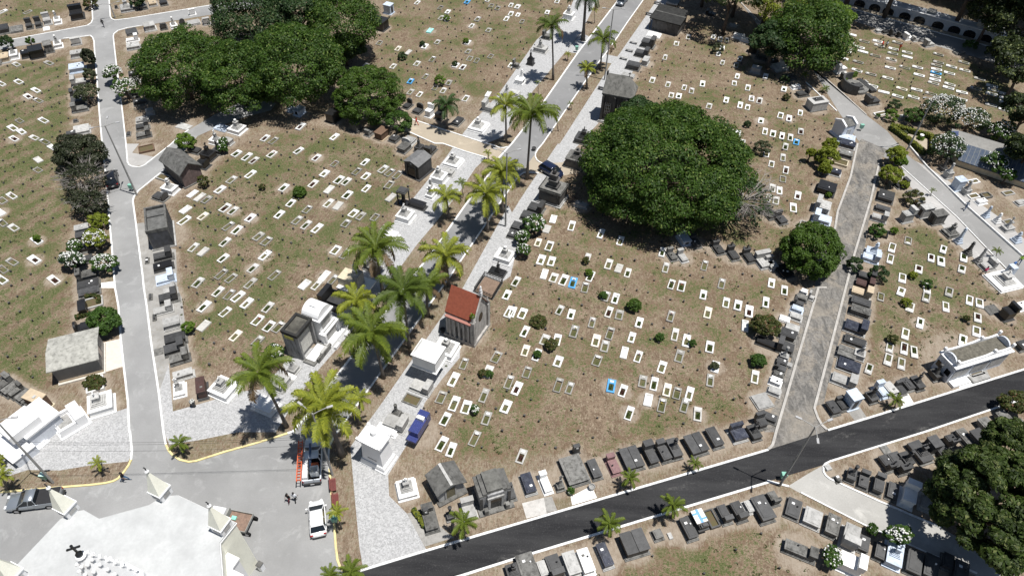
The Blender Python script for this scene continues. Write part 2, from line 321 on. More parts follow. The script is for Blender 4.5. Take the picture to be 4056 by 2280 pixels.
kerb('path_kerb', GR_R.split('13 1200 60,')[1].replace('23 500 1300,23 600 1430', '23 466 1215,23 500 1310,23 540 1380,23 590 1425'), M_KGREY, .3)
kerb('path_kerb', '13 1340 232,13 1900 740,13 2576 1448', M_KERB, .14)
kerb('path_kerb', '13 1420 30,13 1600 240,13 2010 645,13 2330 930,13 2576 1150,23 3000 70', M_KERB, .16, .3)
kerb('path_kerb', '3 380 830,3 690 1120', M_KERB, .2)
kerb('path_kerb', '3 560 775,3 760 950,3 990 1160', M_KGREY, .2)
kerb('path_kerb', '2 2300 30,2 2500 230', M_KGREY, .25)
kerb('path_kerb', '3 250 520,3 430 665', M_KGREY, .25)
kerb('path_kerb', '3 600 25,3 1200 190,3 1900 385,3 2576 560,3 3200 740', M_KERB, .2)
# ------------------------------------------------------------------ ground with its grass cover
LAWNS = {
 'a': ('0 150,100 150,175 140,182 240,180 300,160 340,150 400,180 470,190 560,140 640,190 720,190 760,170 830,120 860,135 970,60 990,0 950,-120 900,-120 150', 0.6, 150),
 'b': ('445 520,490 480,600 370,700 335,760 315,880 340,1010 380,1080 400,1040 470,1000 540,950 600,850 690,830 770,720 790,700 880,610 890,560 930,470 935,450 760,440 620', 0.5, 65),
 'c': ('850 200,930 170,960 60,1000 -40,1460 -40,1400 60,1330 150,1240 240,1110 245,1010 240,960 175', 0.4, 72),
 'd': ('1640 90,1760 50,1900 150,1990 210,2100 290,2110 370,2080 480,2000 560,1960 640,1950 690,2000 730,1960 830,1930 900,1900 1040,1780 1070,1500 1150,1400 1130,1200 1150,1110 1160,1010 1050,1060 960,1190 840,1230 760,1290 680,1370 530,1450 420,1560 260,1620 160', 0.32, 72),
 'f': ('2130 90,2200 70,2300 105,2420 150,2530 190,2560 300,2450 330,2300 310,2250 280,2150 200,2060 130', 0.48, 152),
 'g': ('2270 560,2400 590,2480 690,2590 770,2640 800,2576 850,2400 890,2330 940,2200 970,2180 900,2210 700,2230 600', 0.46, 65),
 'h': ('1240 1480,1400 1440,1640 1380,1900 1320,2000 1340,2080 1400,2120 1500,1200 1560', .32, 72),
 'i': ('-200 0,0 -40,200 -40,190 10,130 40,0 60,-200 90', 0.46, 65),
 'k': ('1010 -60,1460 -60,1440 -10,1000 0', 0.42, 72)}
LP = {k: pts(v[0]) for k, v in LAWNS.items()}
BARE = []      # (x, y, radius, strength) worn soil
# ------------------------------------------------------------------ framed graves
GR = {
'i0': '25 118 w;277 122 k',
'a0': '165 650 w;490 635 g;187 822 w;15 845 w;360 908 w;280 970 rh;385 1012 g;437 1212 w;197 1218 k;127 1287 w;217 1327 w;342 1385 w;140 1395 rh;448 1425 g',
'b0': '1560 390 g;1500 487 s',
'a10': '530 35 s;383 158 q;380 262 k;117 520 w;20 570 k;0 690 sh;25 795 g;135 840 w;370 970 vh;345 1165 rh;123 1185 g;25 1260 k;540 1365 rh;10 1365 w',
'b10': '2380 98 v;2485 130 v;2555 165 r;2520 305 w;2330 360 g;2215 462 w;1937 500 s;2010 535 q;2080 560 g;1867 660 s;1853 770 w;2043 728 c;2265 645 r;2345 672 vh;2520 745 rh;2297 828 g;2383 865 vh;2265 990 v;1947 1040 w;2045 1085 q;2247 1150 v;2225 1310 g;2325 1350 g;2545 1250 vh;2520 1400 g;1993 1395 v',
'b11': '160 105 v;428 70 v;608 137 rh;790 200 k;1097 185 v;690 300 w;1013 280 g;1280 255 w;1345 290 g;1425 310 g;1105 323 w;575 400 r;835 362 v;910 380 v;735 460 q;280 440 vh;920 515 v;1110 450 w;1340 412 g;350 597 v;235 710 v;515 660 g;415 767 g;730 595 wh;825 620 qh;1357 540 q;980 697 w;1055 728 g;505 815 v;615 848 w;1195 740 k;905 800 g;25 930 g;105 980 g;800 1070 wh;897 1103 g;90 1122 wh;185 1318 g;690 1325 sh;775 1365 g;490 1415 s;610 1420 w',
'b21': '120 195 v;15 325 w;130 385 v;225 395 g;20 535 g',
'b20': '2195 40 v;2307 65 g;2395 88 w;2485 155 w;2055 187 vh;2265 240 w;2050 380 q;2370 478 c',
'b1': '450 1275 r;92 1390 r;175 1415 g;790 1378 w',
'c1': '1623 27 w;1930 122 w;1865 180 g;1925 195 v;1855 80 k;2125 22 b;2332 3 w;2367 60 k;2430 85 g;2230 195 g;2170 262 wh;2520 190 w;2565 55 w;2565 140 w;2340 305 g;1750 310 th;1825 425 g;1700 470 vh;2130 430 wh;2135 518 g;2360 568 k;2150 590 k;2220 612 k;1430 490 c;1533 525 q;1240 435 k;1775 595 g;1620 640 w;1380 668 w;1100 668 c;2010 660 wh;2080 680 r;1705 770 g;1555 820 b;1940 835 g;1800 885 k;1885 912 w;1645 950 w;1555 925 g;2110 990 wh;2335 950 s;2565 660 w;965 695 k',
'c2': '55 70 w;60 150 w;355 128 w;455 15 w;100 220 k',
'd2': '1540 580 w;1655 440 w;1775 372 w;2027 375 w;2095 395 w;2160 408 g;2115 485 w;2078 545 w;2295 590 w;2118 632 w;2255 657 g;1412 808 w;1570 850 w;1733 882 w;1807 915 w;1603 960 w;1677 970 v;1917 845 v;2267 770 w;2237 838 w;2373 885 w;2155 1010 w;1717 1085 w;1983 1070 w;2410 992 w;2490 1015 rh;2295 1062 w;2370 1080 w;2505 1215 vh;2035 1270 w;2113 1285 w;2195 1318 r;2273 1345 w;2545 1325 w;2320 1440 w;2550 770 w',
'd3': '160 900 v;125 1165 w;210 1195 rh;325 1135 w;50 1345 v;140 1370 r;330 1325 r;225 1385 v;285 1430 b',
'd13': '175 30 v;150 140 w;35 205 w;180 265 r;150 355 k;115 470 w;300 520 r;80 570 w;5 545 w;255 640 w;45 445 v;35 1400 w',
'd12': '2560 100 w;415 755 s;350 855 q;600 825 w;262 995 c;375 1030 w;293 1165 w;397 1180 w;895 905 w;1090 975 w;758 1148 r;972 1212 w;1075 1250 q;1165 1295 v;1512 1090 v;1547 1245 w;1938 1222 g;40 1385 v;325 1310 s;420 1345 w;520 1370 vh;613 1395 bh;790 1330 v;1603 1415 v;1705 1430 v;2110 1405 g;735 1445 g',
'd22': '945 85 g;1040 108 v;105 258 w;5 240 w;480 223 v;595 265 v;975 245 r;1080 270 g;1925 68 v;2155 148 w;2272 178 v;2385 238 r;1970 250 c;2555 145 v;130 440 v;330 520 w;455 520 w;135 630 c;250 675 w;465 740 w;150 848 g;625 440 g;805 350 g;985 460 g;1280 350 v;845 530 c;935 585 g;855 730 g;1205 500 w;1130 650 s;1270 690 w;1755 530 w;1640 470 w;1990 595 v;1685 685 g;1510 795 w;1430 965 vh;1315 940 g;1560 1028 c;2045 795 sh;1995 930 g;2445 895 w;2345 380 s;50 1010 r;465 980 g;580 1005 g;998 985 bh;1115 1035 rh;1370 1125 sh;1660 1060 g;1785 1065 w;1735 1185 g;1508 1180 g;1180 1260 vh;1868 1270 vh;1597 288 g',
'd23': '165 25 v',
'd21': '2525 70 v;2550 245 w;2418 695 g;2335 840 w;2092 760 g;1988 920 w;2545 945 g;2295 1080 g;1862 1100 g;1995 1165 w;2115 1200 w;2515 1195 w;1905 1320 v;2320 1310 g',
'd31': '1870 120 v;1965 180 v;2200 65 g',
'd32': '95 243 r',
'g13': '1248 1045 w;1230 1160 w;1410 975 g;1762 1065 v;1640 1150 r;1740 1185 v;1968 1145 v;1515 1262 r;1950 1260 v;1352 1350 w',
'g23': '1338 40 w;1590 98 g;1820 45 g;1600 5 w;1135 92 k;1430 192 w;1790 190 w;2028 125 w;2128 155 w;2110 300 r;1530 355 vh;1383 462 w;1225 600 wh;1370 610 r;1470 645 v;2098 440 wh;1960 530 v;1208 722 w;1343 762 w;1015 815 v',
'f3': '840 350 s;968 418 g;1105 418 vh;1300 430 g;1120 460 w;795 490 w;785 518 w;815 430 w;920 478 w;955 522 s;1265 495 w;1255 540 g;1080 562 g;1400 530 w;1400 575 s;1240 600 vh;1715 550 g;755 590 s;908 625 g;895 710 v;1715 630 g;1695 660 g;1375 680 g;1230 685 w;1505 680 r;1695 700 w;1690 735 b;1845 672 v;1825 738 w;1970 630 g;1980 710 w;1520 757 w;1685 770 v;1680 805 w;1665 838 w;1830 850 w;1815 885 w;1035 748 g;1205 787 w;1050 865 w;2130 795 g;2090 890 g;1950 930 w;1495 905 w;1345 895 c;1165 928 s;1305 970 w;1465 980 w;1640 945 g;1945 1000 w;2255 865 w;2250 945 w;2265 905 w;2385 945 w;2385 990 w;2385 1030 w;2245 1058 w;2380 1105 w;1790 1035 w;2110 1180 w'}
LANG = {'a': 147., 'b': 65., 'c': 72.5, 'd': 72.5, 'f': 152., 'g': -115., 'i': 62., 'h': 72.}
M_WH = stone('white_grave_paint', (.75, .75, .735), .14, 2.5, .6, .35, rand=.14, stain_col=(.32, .3, .26)); M_WD = stone('dirty_white_grave_paint', (.56, .55, .52), .22, 2.5, .7, .5, rand=.2, stain_col=(.24, .22, .19))
M_GC = stone('grey_grave_concrete', (.33, .32, .295), .25, 2.5, .9, .35, rand=.18, stain_col=(.13, .125, .11))
M_CR = stone('cream_grave_paint', (.68, .63, .54), .12, 2.5, .7, .25, rand=.1, stain_col=(.3, .26, .2))
M_BL = stone('sky_blue_grave_paint', (.09, .33, .62), .12, 2., .6, .1, rand=.05)
M_TQ = stone('turquoise_grave_paint', (.36, .78, .72), .06, 2., .5, .05, rand=.02)
M_QG = stone('pale_slab_concrete', (.5, .49, .46), .15, 2.5, .8, .3, rand=.12, stain_col=(.25, .24, .21))
def bed_mat(name, a, b):
    t = NT(name); n1 = t.noise(5., 4, .7); n2 = t.noise(1.3, 2)
    return t.fin(t.mix(t.ramp(t.math('ADD', n1, t.math('MULTIPLY', n2, .6)), .6, 1.), a, b), .95, .1)
M_BED = bed_mat('grave_soil', (.13, .1, .062), (.085, .1, .04)); M_BEDG = bed_mat('planted_soil', (.1, .09, .045), (.06, .07, .025)); M_BEDR = bed_mat('dark_mulch', (.05, .03, .022), (.06, .055, .025))
M_LG = leafmat('grave_plants', (.03, .05, .014), (.085, .12, .03), .25, 2.)
M_LR = leafmat('red_grave_plants', (.035, .015, .012), (.1, .035, .03), .2, 2.)
def leaves_np(c, nrm, size, rg, aspect=.45, fold=.0):
    """one kinked leaf quad per point; returns verts, faces"""
    n = len(c); a = rg.normal(size=(n, 3)); a -= nrm*(a*nrm).sum(1)[:, None]; a /= np.linalg.norm(a, axis=1)[:, None]+1e-9
    b = np.cross(nrm, a); s = size*(.65+.7*rg.random(n))
    s = s[:, None]
    v = np.empty((n, 4, 3)); v[:, 0] = c-a*s*.5; v[:, 1] = c+b*s*aspect*.5+nrm*s*.08; v[:, 2] = c+a*s*.5-nrm*s*.12; v[:, 3] = c-b*s*aspect*.5+nrm*s*.08
    return v.reshape(-1, 3), np.arange(n*4).reshape(n, 4)
def np_mesh(name, v, f, m):
    me = bpy.data.meshes.new(name); nv, nf, k = len(v), len(f), f.shape[1]
    me.vertices.add(nv); me.vertices.foreach_set('co', v.astype(np.float32).ravel()); me.loops.add(nf*k); me.loops.foreach_set('vertex_index', f.astype(np.int32).ravel())
    me.polygons.add(nf); me.polygons.foreach_set('loop_start', np.arange(0, nf*k, k, dtype=np.int32)); me.update(calc_edges=True)
    if m is not None: me.materials.append(m)
    return me
def tuft(name, n, rx, ry, h, size, m, seed):
    rg = np.random.default_rng(seed); th = rg.random(n)*2*np.pi; r = np.sqrt(rg.random(n))
    c = np.stack([rx*r*np.cos(th), ry*r*np.sin(th), .06+h*rg.random(n)*(1-.6*r*r)], 1)
    nr = rg.normal(size=(n, 3)); nr[:, 2] = np.abs(nr[:, 2])+.6; nr /= np.linalg.norm(nr, axis=1)[:, None]
    v, f = leaves_np(c, nr, size, rg); return np_mesh(name, v, f, m)
TUFG = [tuft('bed_plants', 70, .22, .42, .28, .2, M_LG, k) for k in range(3)]; TUFR = [tuft('bed_plants', 60, .2, .36, .24, .19, M_LR, 5+k) for k in range(2)]
FLW = [tuft('flowers', 22, .13, .13, .22, .12, leafmat('grave_flowers_%d' % i, a_, b_, .1, 6.), 60+i) for i, (a_, b_) in enumerate((((.6, .6, .55), (.05, .09, .02)), ((.5, .05, .06), (.05, .09, .02)), ((.6, .45, .06), (.05, .09, .02))))]
GW, GL, GH = .9, 1.92, .2
def frame_mesh(b0, b1, bw, m, name, worn=0):
    """kerb frame with an opening x in +-bw, y in b0..b1 ; head at +y"""
    r = random.Random(worn); W, L = GW/2, GL/2; mb = MB(); j = lambda: 1-worn*.12*r.random()
    mb.box(-(W+bw)/2, (b0+b1)/2, 0, W-bw, b1-b0, GH*j()); mb.box((W+bw)/2, (b0+b1)/2, 0, W-bw, b1-b0, GH*j())
    mb.box(0, (b0-L)/2, 0, GW, b0+L, GH*j()); mb.box(0, (b1+L)/2, 0, GW, L-b1, GH*1.04)
    return mb.mesh(name, m)
FR = {'w': frame_mesh(-.72, .2, .25, M_WH, 'white_frame'), 'g': frame_mesh(-.78, .3, .29, M_GC, 'grey_frame'), 'c': frame_mesh(-.75, .25, .27, M_CR, 'cream_frame'), 'b': frame_mesh(-.72, .3, .27, M_BL, 'blue_frame'), 'k': frame_mesh(-.82, .72, .35, M_GC, 'worn_frame', 3)}
FR['w2'] = frame_mesh(-.8, .36, .3, M_WH, 'white_frame', 1); FR['w3'] = frame_mesh(-.82, .5, .32, M_WH, 'white_frame', 2); FR['w4'] = frame_mesh(-.76, .3, .28, M_WD, 'white_frame', 4); FR['g2'] = frame_mesh(-.84, .55, .34, M_GC, 'grey_frame', 2)
def slab_mesh(m, nm):
    mb = MB(); mb.box(0, 0, 0, GW, GL, GH*.8); mb.box(0, 0, GH*.8, GW*.94, GL*.96, .05); return mb.mesh(nm, m)
SL = {'s': slab_mesh(M_WH, 'white_slab'), 'q': slab_mesh(M_QG, 'grey_slab'), 't': slab_mesh(M_TQ, 'turquoise_slab')}
PLQ = MB().box(0, .62, GH, .42, .3, .07).mesh('nameplate', M_WH); PLQ2 = MB().box(0, .66, GH, .36, .22, .06).mesh('nameplate', M_QG)
PLQS = MB().box(0, .68, GH*1.02, .46, .26, .06).mesh('nameplate', M_QG)
BEDS = {k: MB().box(0, -.22, 0, .6, 1.08, .07).mesh('soil_bed', m) for k, m in (('w', M_BED), ('v', M_BEDG), ('r', M_BEDR))}
CN = {'w': 'white kerbed grave with bare soil bed', 'v': 'white kerbed grave planted with green leaves', 'r': 'white kerbed grave planted with dark red leaves', 'g': 'grey concrete kerbed grave with soil bed', 'c': 'cream kerbed grave with soil bed', 'k': 'worn broken grave kerb with low grey edging', 's': 'solid white slab grave without a bed', 'q': 'solid grey slab grave without a bed', 'b': 'bright blue kerbed grave with small plants', 't': 'turquoise slab grave lying in sandy soil'}
GPOS = []
for key, s in GR.items():
    lw, rc = key[0], key[1:]
    for it in s.split(';'):
        q = it.split(); c = q[2][0]; halo = q[2].endswith('h')
        x, y, _ = T(rc, float(q[0]), float(q[1]), .12)
        a = LANG[lw]-90+rnd.gauss(0, 2.6); nm = 'slab_grave' if c in 'sqt' else 'kerbed_grave'
        desc = ('sand-ringed ' if halo and c not in 't' else '')+CN[c]
        o = thing(nm, desc, 'grave', (x, y, 0), a, 'graves set out across the cemetery lawns')
        k = rnd.uniform(.88, 1.1); o.scale = (rnd.uniform(.88, 1.14), k*(.86 if c == 'k' else 1), rnd.uniform(.8, 1.25))
        if lw == 'f': o.scale = (.86, 1.04, 1)
        if c in SL:
            link('slab', SL[c], o); link('nameplate', PLQS, o)
        else:
            fk = 'w' if c in 'wvr' else c
            if fk == 'w': fk = rnd.choice(('w', 'w', 'w2', 'w2', 'w3', 'w4', 'w4'))
            if fk == 'g' and rnd.random() < .4: fk = 'g2'
            link('kerb_frame', FR[fk], o); link('soil_bed', BEDS[c if c in 'vr' else ('v' if c in 'b' or (c == 'g' and rnd.random() < .4) else 'w')], o)
            if rnd.random() < .16: link('flowers', rnd.choice(FLW), o, (rnd.uniform(-.2, .2), rnd.uniform(.1, .5), .16))
            if c != 'k': link('nameplate', PLQ if c in 'wvrcb' else PLQ2 if rnd.random() < .5 else PLQ, o)
            if c in 'vb': b = link('plants', rnd.choice(TUFG), o, (rnd.uniform(-.05, .05), -.24, .02), rnd.choice((0, 180)))
            if c == 'r': link('plants', rnd.choice(TUFR), o, (rnd.uniform(-.05, .05), -.24, .02), rnd.choice((0, 180)))
        GPOS.append((x, y)); 
        if halo: BARE.append((x, y, 1.4, .7)); 
        else: BARE.append((x, y, .85, .35))
        if c == 't': landmark('turquoise slab grave', (x, y))
# number pegs on their lattice between the graves
def inside(p, poly):
    x, y = p; c = False; n = len(poly); j = n-1
    for i in range(n):
        xi, yi = poly[i]; xj, yj = poly[j]
        if (yi > y) != (yj > y) and x < (xj-xi)*(y-yi)/(yj-yi)+xi: c = not c
        j = i
    return c
M_PEG = stone('peg_concrete', (.085, .083, .078), .3, 6., .9, .3, rand=.3); M_PEG_SHADE = plain('peg_shaded_face', (.02, .02, .02), .7)
pb = MB().box(0, 0, 0, .22, .18, .3); pb.box(0, -.1, .03, .19, .02, .24); PEG = pb.mesh('peg', M_PEG); PEG.materials.append(M_PEG_SHADE)  # thin dark plate paints the shaded side of the peg
for i, p in enumerate(PEG.polygons): p.material_index = 1 if i >= 6 else 0
pegs = []
for k, poly in LP.items():
    xs = [p[0] for p in poly]; ys = [p[1] for p in poly]; cx, cy = sum(xs)/len(xs), sum(ys)/len(ys); a = R_(LANG.get(k, 72)); u = (math.cos(a), math.sin(a)); v = (-u[1], u[0])
    sp = (2.7, 1.62) if k != 'h' else (3.2, 2.4)
    for i in range(-40, 41):
        for j in range(-60, 61):
            if rnd.random() < .38: continue
            px = cx+u[0]*i*sp[0]+v[0]*j*sp[1]+rnd.gauss(0, .16); py = cy+u[1]*i*sp[0]+v[1]*j*sp[1]+rnd.gauss(0, .16)
            if not inside((px, py), poly): continue
            if min((px-g[0])**2+(py-g[1])**2 for g in GPOS) < 1.35: continue
            ix, iy = PR(px, py)
            if not (-20 < ix < 4076 and -20 < iy < 2300): continue
            pegs.append((px, py, k))
# ------------------------------------------------------------------ tombs
TM = {
'd': stone('dark_granite', (.058, .058, .058), .3, 2.2, .5, .3, .45, .3, (.02, .02, .02)), 'k': stone('black_granite', (.018, .018, .019), .3, 2.2, .35, .1, .5, .2),
'g': stone('weathered_concrete', (.165, .162, .152), .35, 1.6, .85, .7, .2, .3, (.035, .034, .03)), 'l': stone('pale_grey_marble', (.4, .395, .38), .2, 1.4, .7, .45, .25, .2, (.13, .13, .12)),
'w': stone('white_marble', (.78, .775, .76), .07, 1.2, .6, .14, .3, .06, (.42, .41, .39)), 'n': stone('navy_tiles', (.034, .038, .056), .5, 2.5, .35, .4, .5, .15, (.12, .13, .15)),
'm': stone('maroon_granite', (.075, .04, .034), .3, 4., .5, .2, .4, .1), 'p': stone('pink_granite', (.22, .125, .125), .25, 3., .5, .2, .4, .1),
'c': stone('cream_stone', (.58, .51, .37), .15, 1.5, .7, .3, .3, .1, (.25, .22, .17)), 'b': stone('brown_brick', (.17, .11, .075), .3, 6., .9, .2, .1, .1),
'v': stone('bluish_white_marble', (.5, .56, .64), .2, 2., .5, .3, .3, .1, (.22, .27, .34)), 't': stone('beige_marble', (.5, .405, .285), .15, 1.5, .6, .25, .3, .1, (.3, .24, .17))}
TNAME = {'d': 'dark grey granite', 'k': 'black granite', 'g': 'weathered grey', 'l': 'pale grey', 'w': 'white', 'n': 'navy blue tiled', 'm': 'maroon', 'p': 'pink granite', 'c': 'cream', 'b': 'brown brick', 'v': 'bluish white', 't': 'beige'}
SUB = {'d': 'g', 'k': 'd', 'g': 'g', 'l': 'l', 'w': 'w', 'n': 'l', 'm': 'd', 'p': 'p', 'c': 'c', 'b': 't', 'v': 'v', 't': 'l'}
SNAME = {'S': 'chest tomb under flat slab', 'H': 'chest tomb with headstone block', 'X': 'chest tomb with cross on headstone', 'P': 'stepped monument with pedestal', 'F': 'low flat tomb slab', 'T': 'two level tomb with back block', 'D': 'wide tomb with two slabs', 'O': 'slender obelisk on steps', 'R': 'low kerbed planter tomb', 'B': 'tall block tomb with flat roof', 'C': 'slab tomb with flat cross', 'A': 'tomb with arched headstone'}
M_BRZ = plain('dark_bronze', (.03, .032, .035), .45, .5, .6); M_SOIL = bed_mat('tomb_soil', (.12, .085, .055), (.1, .095, .045))
axg = lambda a, b: ang(T(*a), T(*b))
_gr = axg((23, 80, 1448), (23, 505, 0)); _up = axg((13, 2010, 640), (13, 1480, 172)); _cs = axg((0, 500, 332), (0, 880, 262)); _rg = axg((1, 1550, 1336), (11, 1880, 0)); _br = axg((10, 1450, 222), (10, 1720, 10))
AX = {'B+': 109.5, 'B-': -70.5, 'L+': 25.2, 'L-': 205.2, 'A+': -22.2, 'A-': 157.8, 'G+': _gr-90, 'G-': _gr+90, 'U+': _up-90, 'U-': _up+90, 'C+': _cs+90, 'C-': _cs-90, 'R+': _rg+90, 'R-': _rg-90, 'K+': _br-90, 'K-': _br+90,
      'c1': axg((33, 190, 1120), (33, 500, 1250)), 'c2': axg((33, 750, 1280), (33, 960, 1370)), 'P+': axg((33, 1100, 690), (33, 1740, 962))+90, 'P-': axg((33, 1100, 690), (33, 1740, 962))-90, 'F': _up+45, 'N': axg((20, 100, 900), (20, 430, 1150))+90, 'X': 150.}
TPOS = []
def tomb(rc, px, py, L, W, H, st, c, ax, desc=None, own=False):
    x, y, _ = T(rc, px, py, H); rz = AX[ax]-90
    R = random.Random(int(px*7+py*13)); m = TM[c]; mb_ = TM[SUB[c]]
    nm = {'P': 'monument', 'O': 'obelisk', 'F': 'flat_tomb', 'R': 'planter_tomb', 'B': 'block_tomb'}.get(st, 'chest_tomb')
    o = thing(nm, desc or TNAME[c]+' '+SNAME[st], 'obelisk' if st == 'O' else 'monument' if st == 'P' else 'tomb', (x, y, 0), rz+R.uniform(-1.5, 1.5), 'tombs standing along the roads and paths', own=own)
    TPOS.append((x, y, max(L, W)*.62+.4)); BARE.append((x, y, max(L, W)*.62+.7, .75))
    B = lambda n, mt, f: (lambda mb: (f(mb), mb.build(n, mt, o))[1])(MB())
    if st == 'F':
        B('base', mb_, lambda b: b.box(0, 0, 0, W, L, max(.06, H*.5))); B('slab', m, lambda b: b.box(0, 0, max(.06, H*.5), W*.9, L*.93, H*.5)); return o
    if st == 'R':
        def rim(b):
            t = .16
            for sx in (-1, 1): b.box(sx*(W-t)/2, 0, 0, t, L, H)
            for sy in (-1, 1): b.box(0, sy*(L-t)/2, 0, W-2*t, t, H)
        B('kerb_frame', m, rim); B('soil', M_SOIL, lambda b: b.box(0, 0, 0, W-.34, L-.34, H*.55)); return o
    if st == 'O':
        B('base', mb_, lambda b: (b.box(0, 0, 0, W, W, .3), b.box(0, 0, .3, W*.75, W*.75, .35), b.box(0, 0, .65, W*.55, W*.55, .3)))
        B('shaft', m, lambda b: (b.box(0, 0, .95, W*.4, W*.4, H-.95, 0, .62), b.box(0, 0, H, W*.36, W*.36, .12))); B('urn', m, lambda b: b.lathe(0, 0, [(.08, H+.12), (.2, H+.3), (.17, H+.42), (.05, H+.5)], 8)); return o
    if st == 'P':
        h1 = H
        B('plinth', mb_, lambda b: b.box(0, 0, 0, W+.25, L+.25, .16))
        B('chest', m, lambda b: (b.box(0, 0, .16, W*.96, L*.96, h1-.3, 0, .96), b.box(0, 0, h1-.14, W, L, .14)))
        k = min(W, L)
        def ped(b):
            z = h1
            for q, hh in ((.66, .14), (.54, .14), (.43, .14)): b.box(0, .04*L, z, k*q, k*q, hh); z += hh
            b.box(0, .04*L, z, k*.3, k*.3, .62, 0, .88); b.box(0, .04*L, z+.62, k*.34, k*.34, .1)
        B('pedestal', TM['l'] if c == 'w' else m, ped)
        zt = h1+.42+.72
        if R.random() < .55: B('urn', m, lambda b: b.lathe(0, .04*L, [(.08, zt), (.07, zt+.08), (.22, zt+.3), (.2, zt+.42), (.06, zt+.5)], 9))
        else: B('cross', m, lambda b: b.cross(0, .04*L, zt, .75, .45, .12))
        return o
    if st == 'B':
        B('base', mb_, lambda b: b.box(0, 0, 0, W+.25, L+.25, .14)); B('walls', m, lambda b: b.box(0, 0, .14, W*.94, L*.94, H-.28)); B('roof', m, lambda b: (b.box(0, 0, H-.14, W*1.04, L*1.04, .14)))
        B('door', M_BRZ, lambda b: b.box(0, -L*.47-.02, .3, W*.4, .04, min(1.3, H*.6))); return o
    # chest tombs
    B('plinth', mb_, lambda b: (b.box(0, 0, 0, W+.28, L+.3, .13), b.box(0, 0, .13, W+.06, L+.08, .1) if H > .55 else None))
    hh = H-.1
    B('chest', m, lambda b: b.box(0, -.0, .23 if H > .55 else .13, W*.9, L*.92, hh-(.23 if H > .55 else .13)))
    ll = L*.7 if st in 'HXTA' else L
    if st == 'D':
        B('slab', m, lambda b: b.box(-W/4-.01, 0, hh, W/2-.05, L, .1)); B('slab', m, lambda b: b.box(W/4+.01, 0, hh, W/2-.05, L, .1))
    else:
        B('slab', m, lambda b: (b.box(0, -(L-ll)/2, hh, W, ll, .1), b.box(0, -(L-ll)/2, H, W*.72, ll*.8, .05)))
    bl = L*.24
    if st in 'HX':
        h2 = .38+.25*R.random(); z2 = H+h2
        B('headstone', m, lambda b: (b.box(0, L/2-bl/2, hh, W*.86, bl, h2+.1), b.box(0, L/2-bl/2, z2, W*.95, bl*1.1, .08)))
        if st == 'X': B('cross', M_BRZ if c in 'dk' else m, lambda b: b.cross(0, L/2-bl/2, z2+.08, .7, .42, .1))
    if st == 'T':
        B('back_block', m, lambda b: (b.box(0, L/2-bl*.62, hh, W, bl*1.25, .85), b.box(0, L/2-bl*.62, hh+.85, W*1.06, bl*1.35, .1)))
    if st == 'A':
        pl = [(-W*.46, 0), (W*.46, 0)]+[(W*.46*math.cos(t*math.pi/8), .55+.4*math.sin(t*math.pi/8)) for t in range(9)]
        def arch(b):
            n = len(pl); vs = [(p[0], L/2-.28, hh+p[1]) for p in pl]+[(p[0], L/2, hh+p[1]) for p in pl]
            b.add(vs, [tuple(range(n)), tuple(range(2*n-1, n-1, -1))]+[(i, n+i, n+(i+1) % n, (i+1) % n) for i in range(n)])
        B('headstone', m, arch)
    if st == 'C': B('cross', m if c != 'l' else TM['d'], lambda b: (b.box(0, 0, H+.05, .16, L*.6, .08), b.box(-W*.2, L*.12, H+.05, W*.4-.16, .16, .078), b.box(W*.2, L*.12, H+.05, W*.4-.16, .16, .078)))
    if st in 'SDC' and R.random() < .55: B('plaque', TM['w'] if c in 'dgkn' else TM['g'], lambda b: b.box(W*.12, -L*.2, H+(.0 if st == 'D' else .05), .3, .24, .05))
    if st in 'HXS' and R.random() < .4: B('vase', TM['w'] if R.random() < .5 else M_BRZ, lambda b: b.lathe(-W*.22, -L*.1, [(.07, H+.05), (.1, H+.2), (.06, H+.26)], 7))
    return o
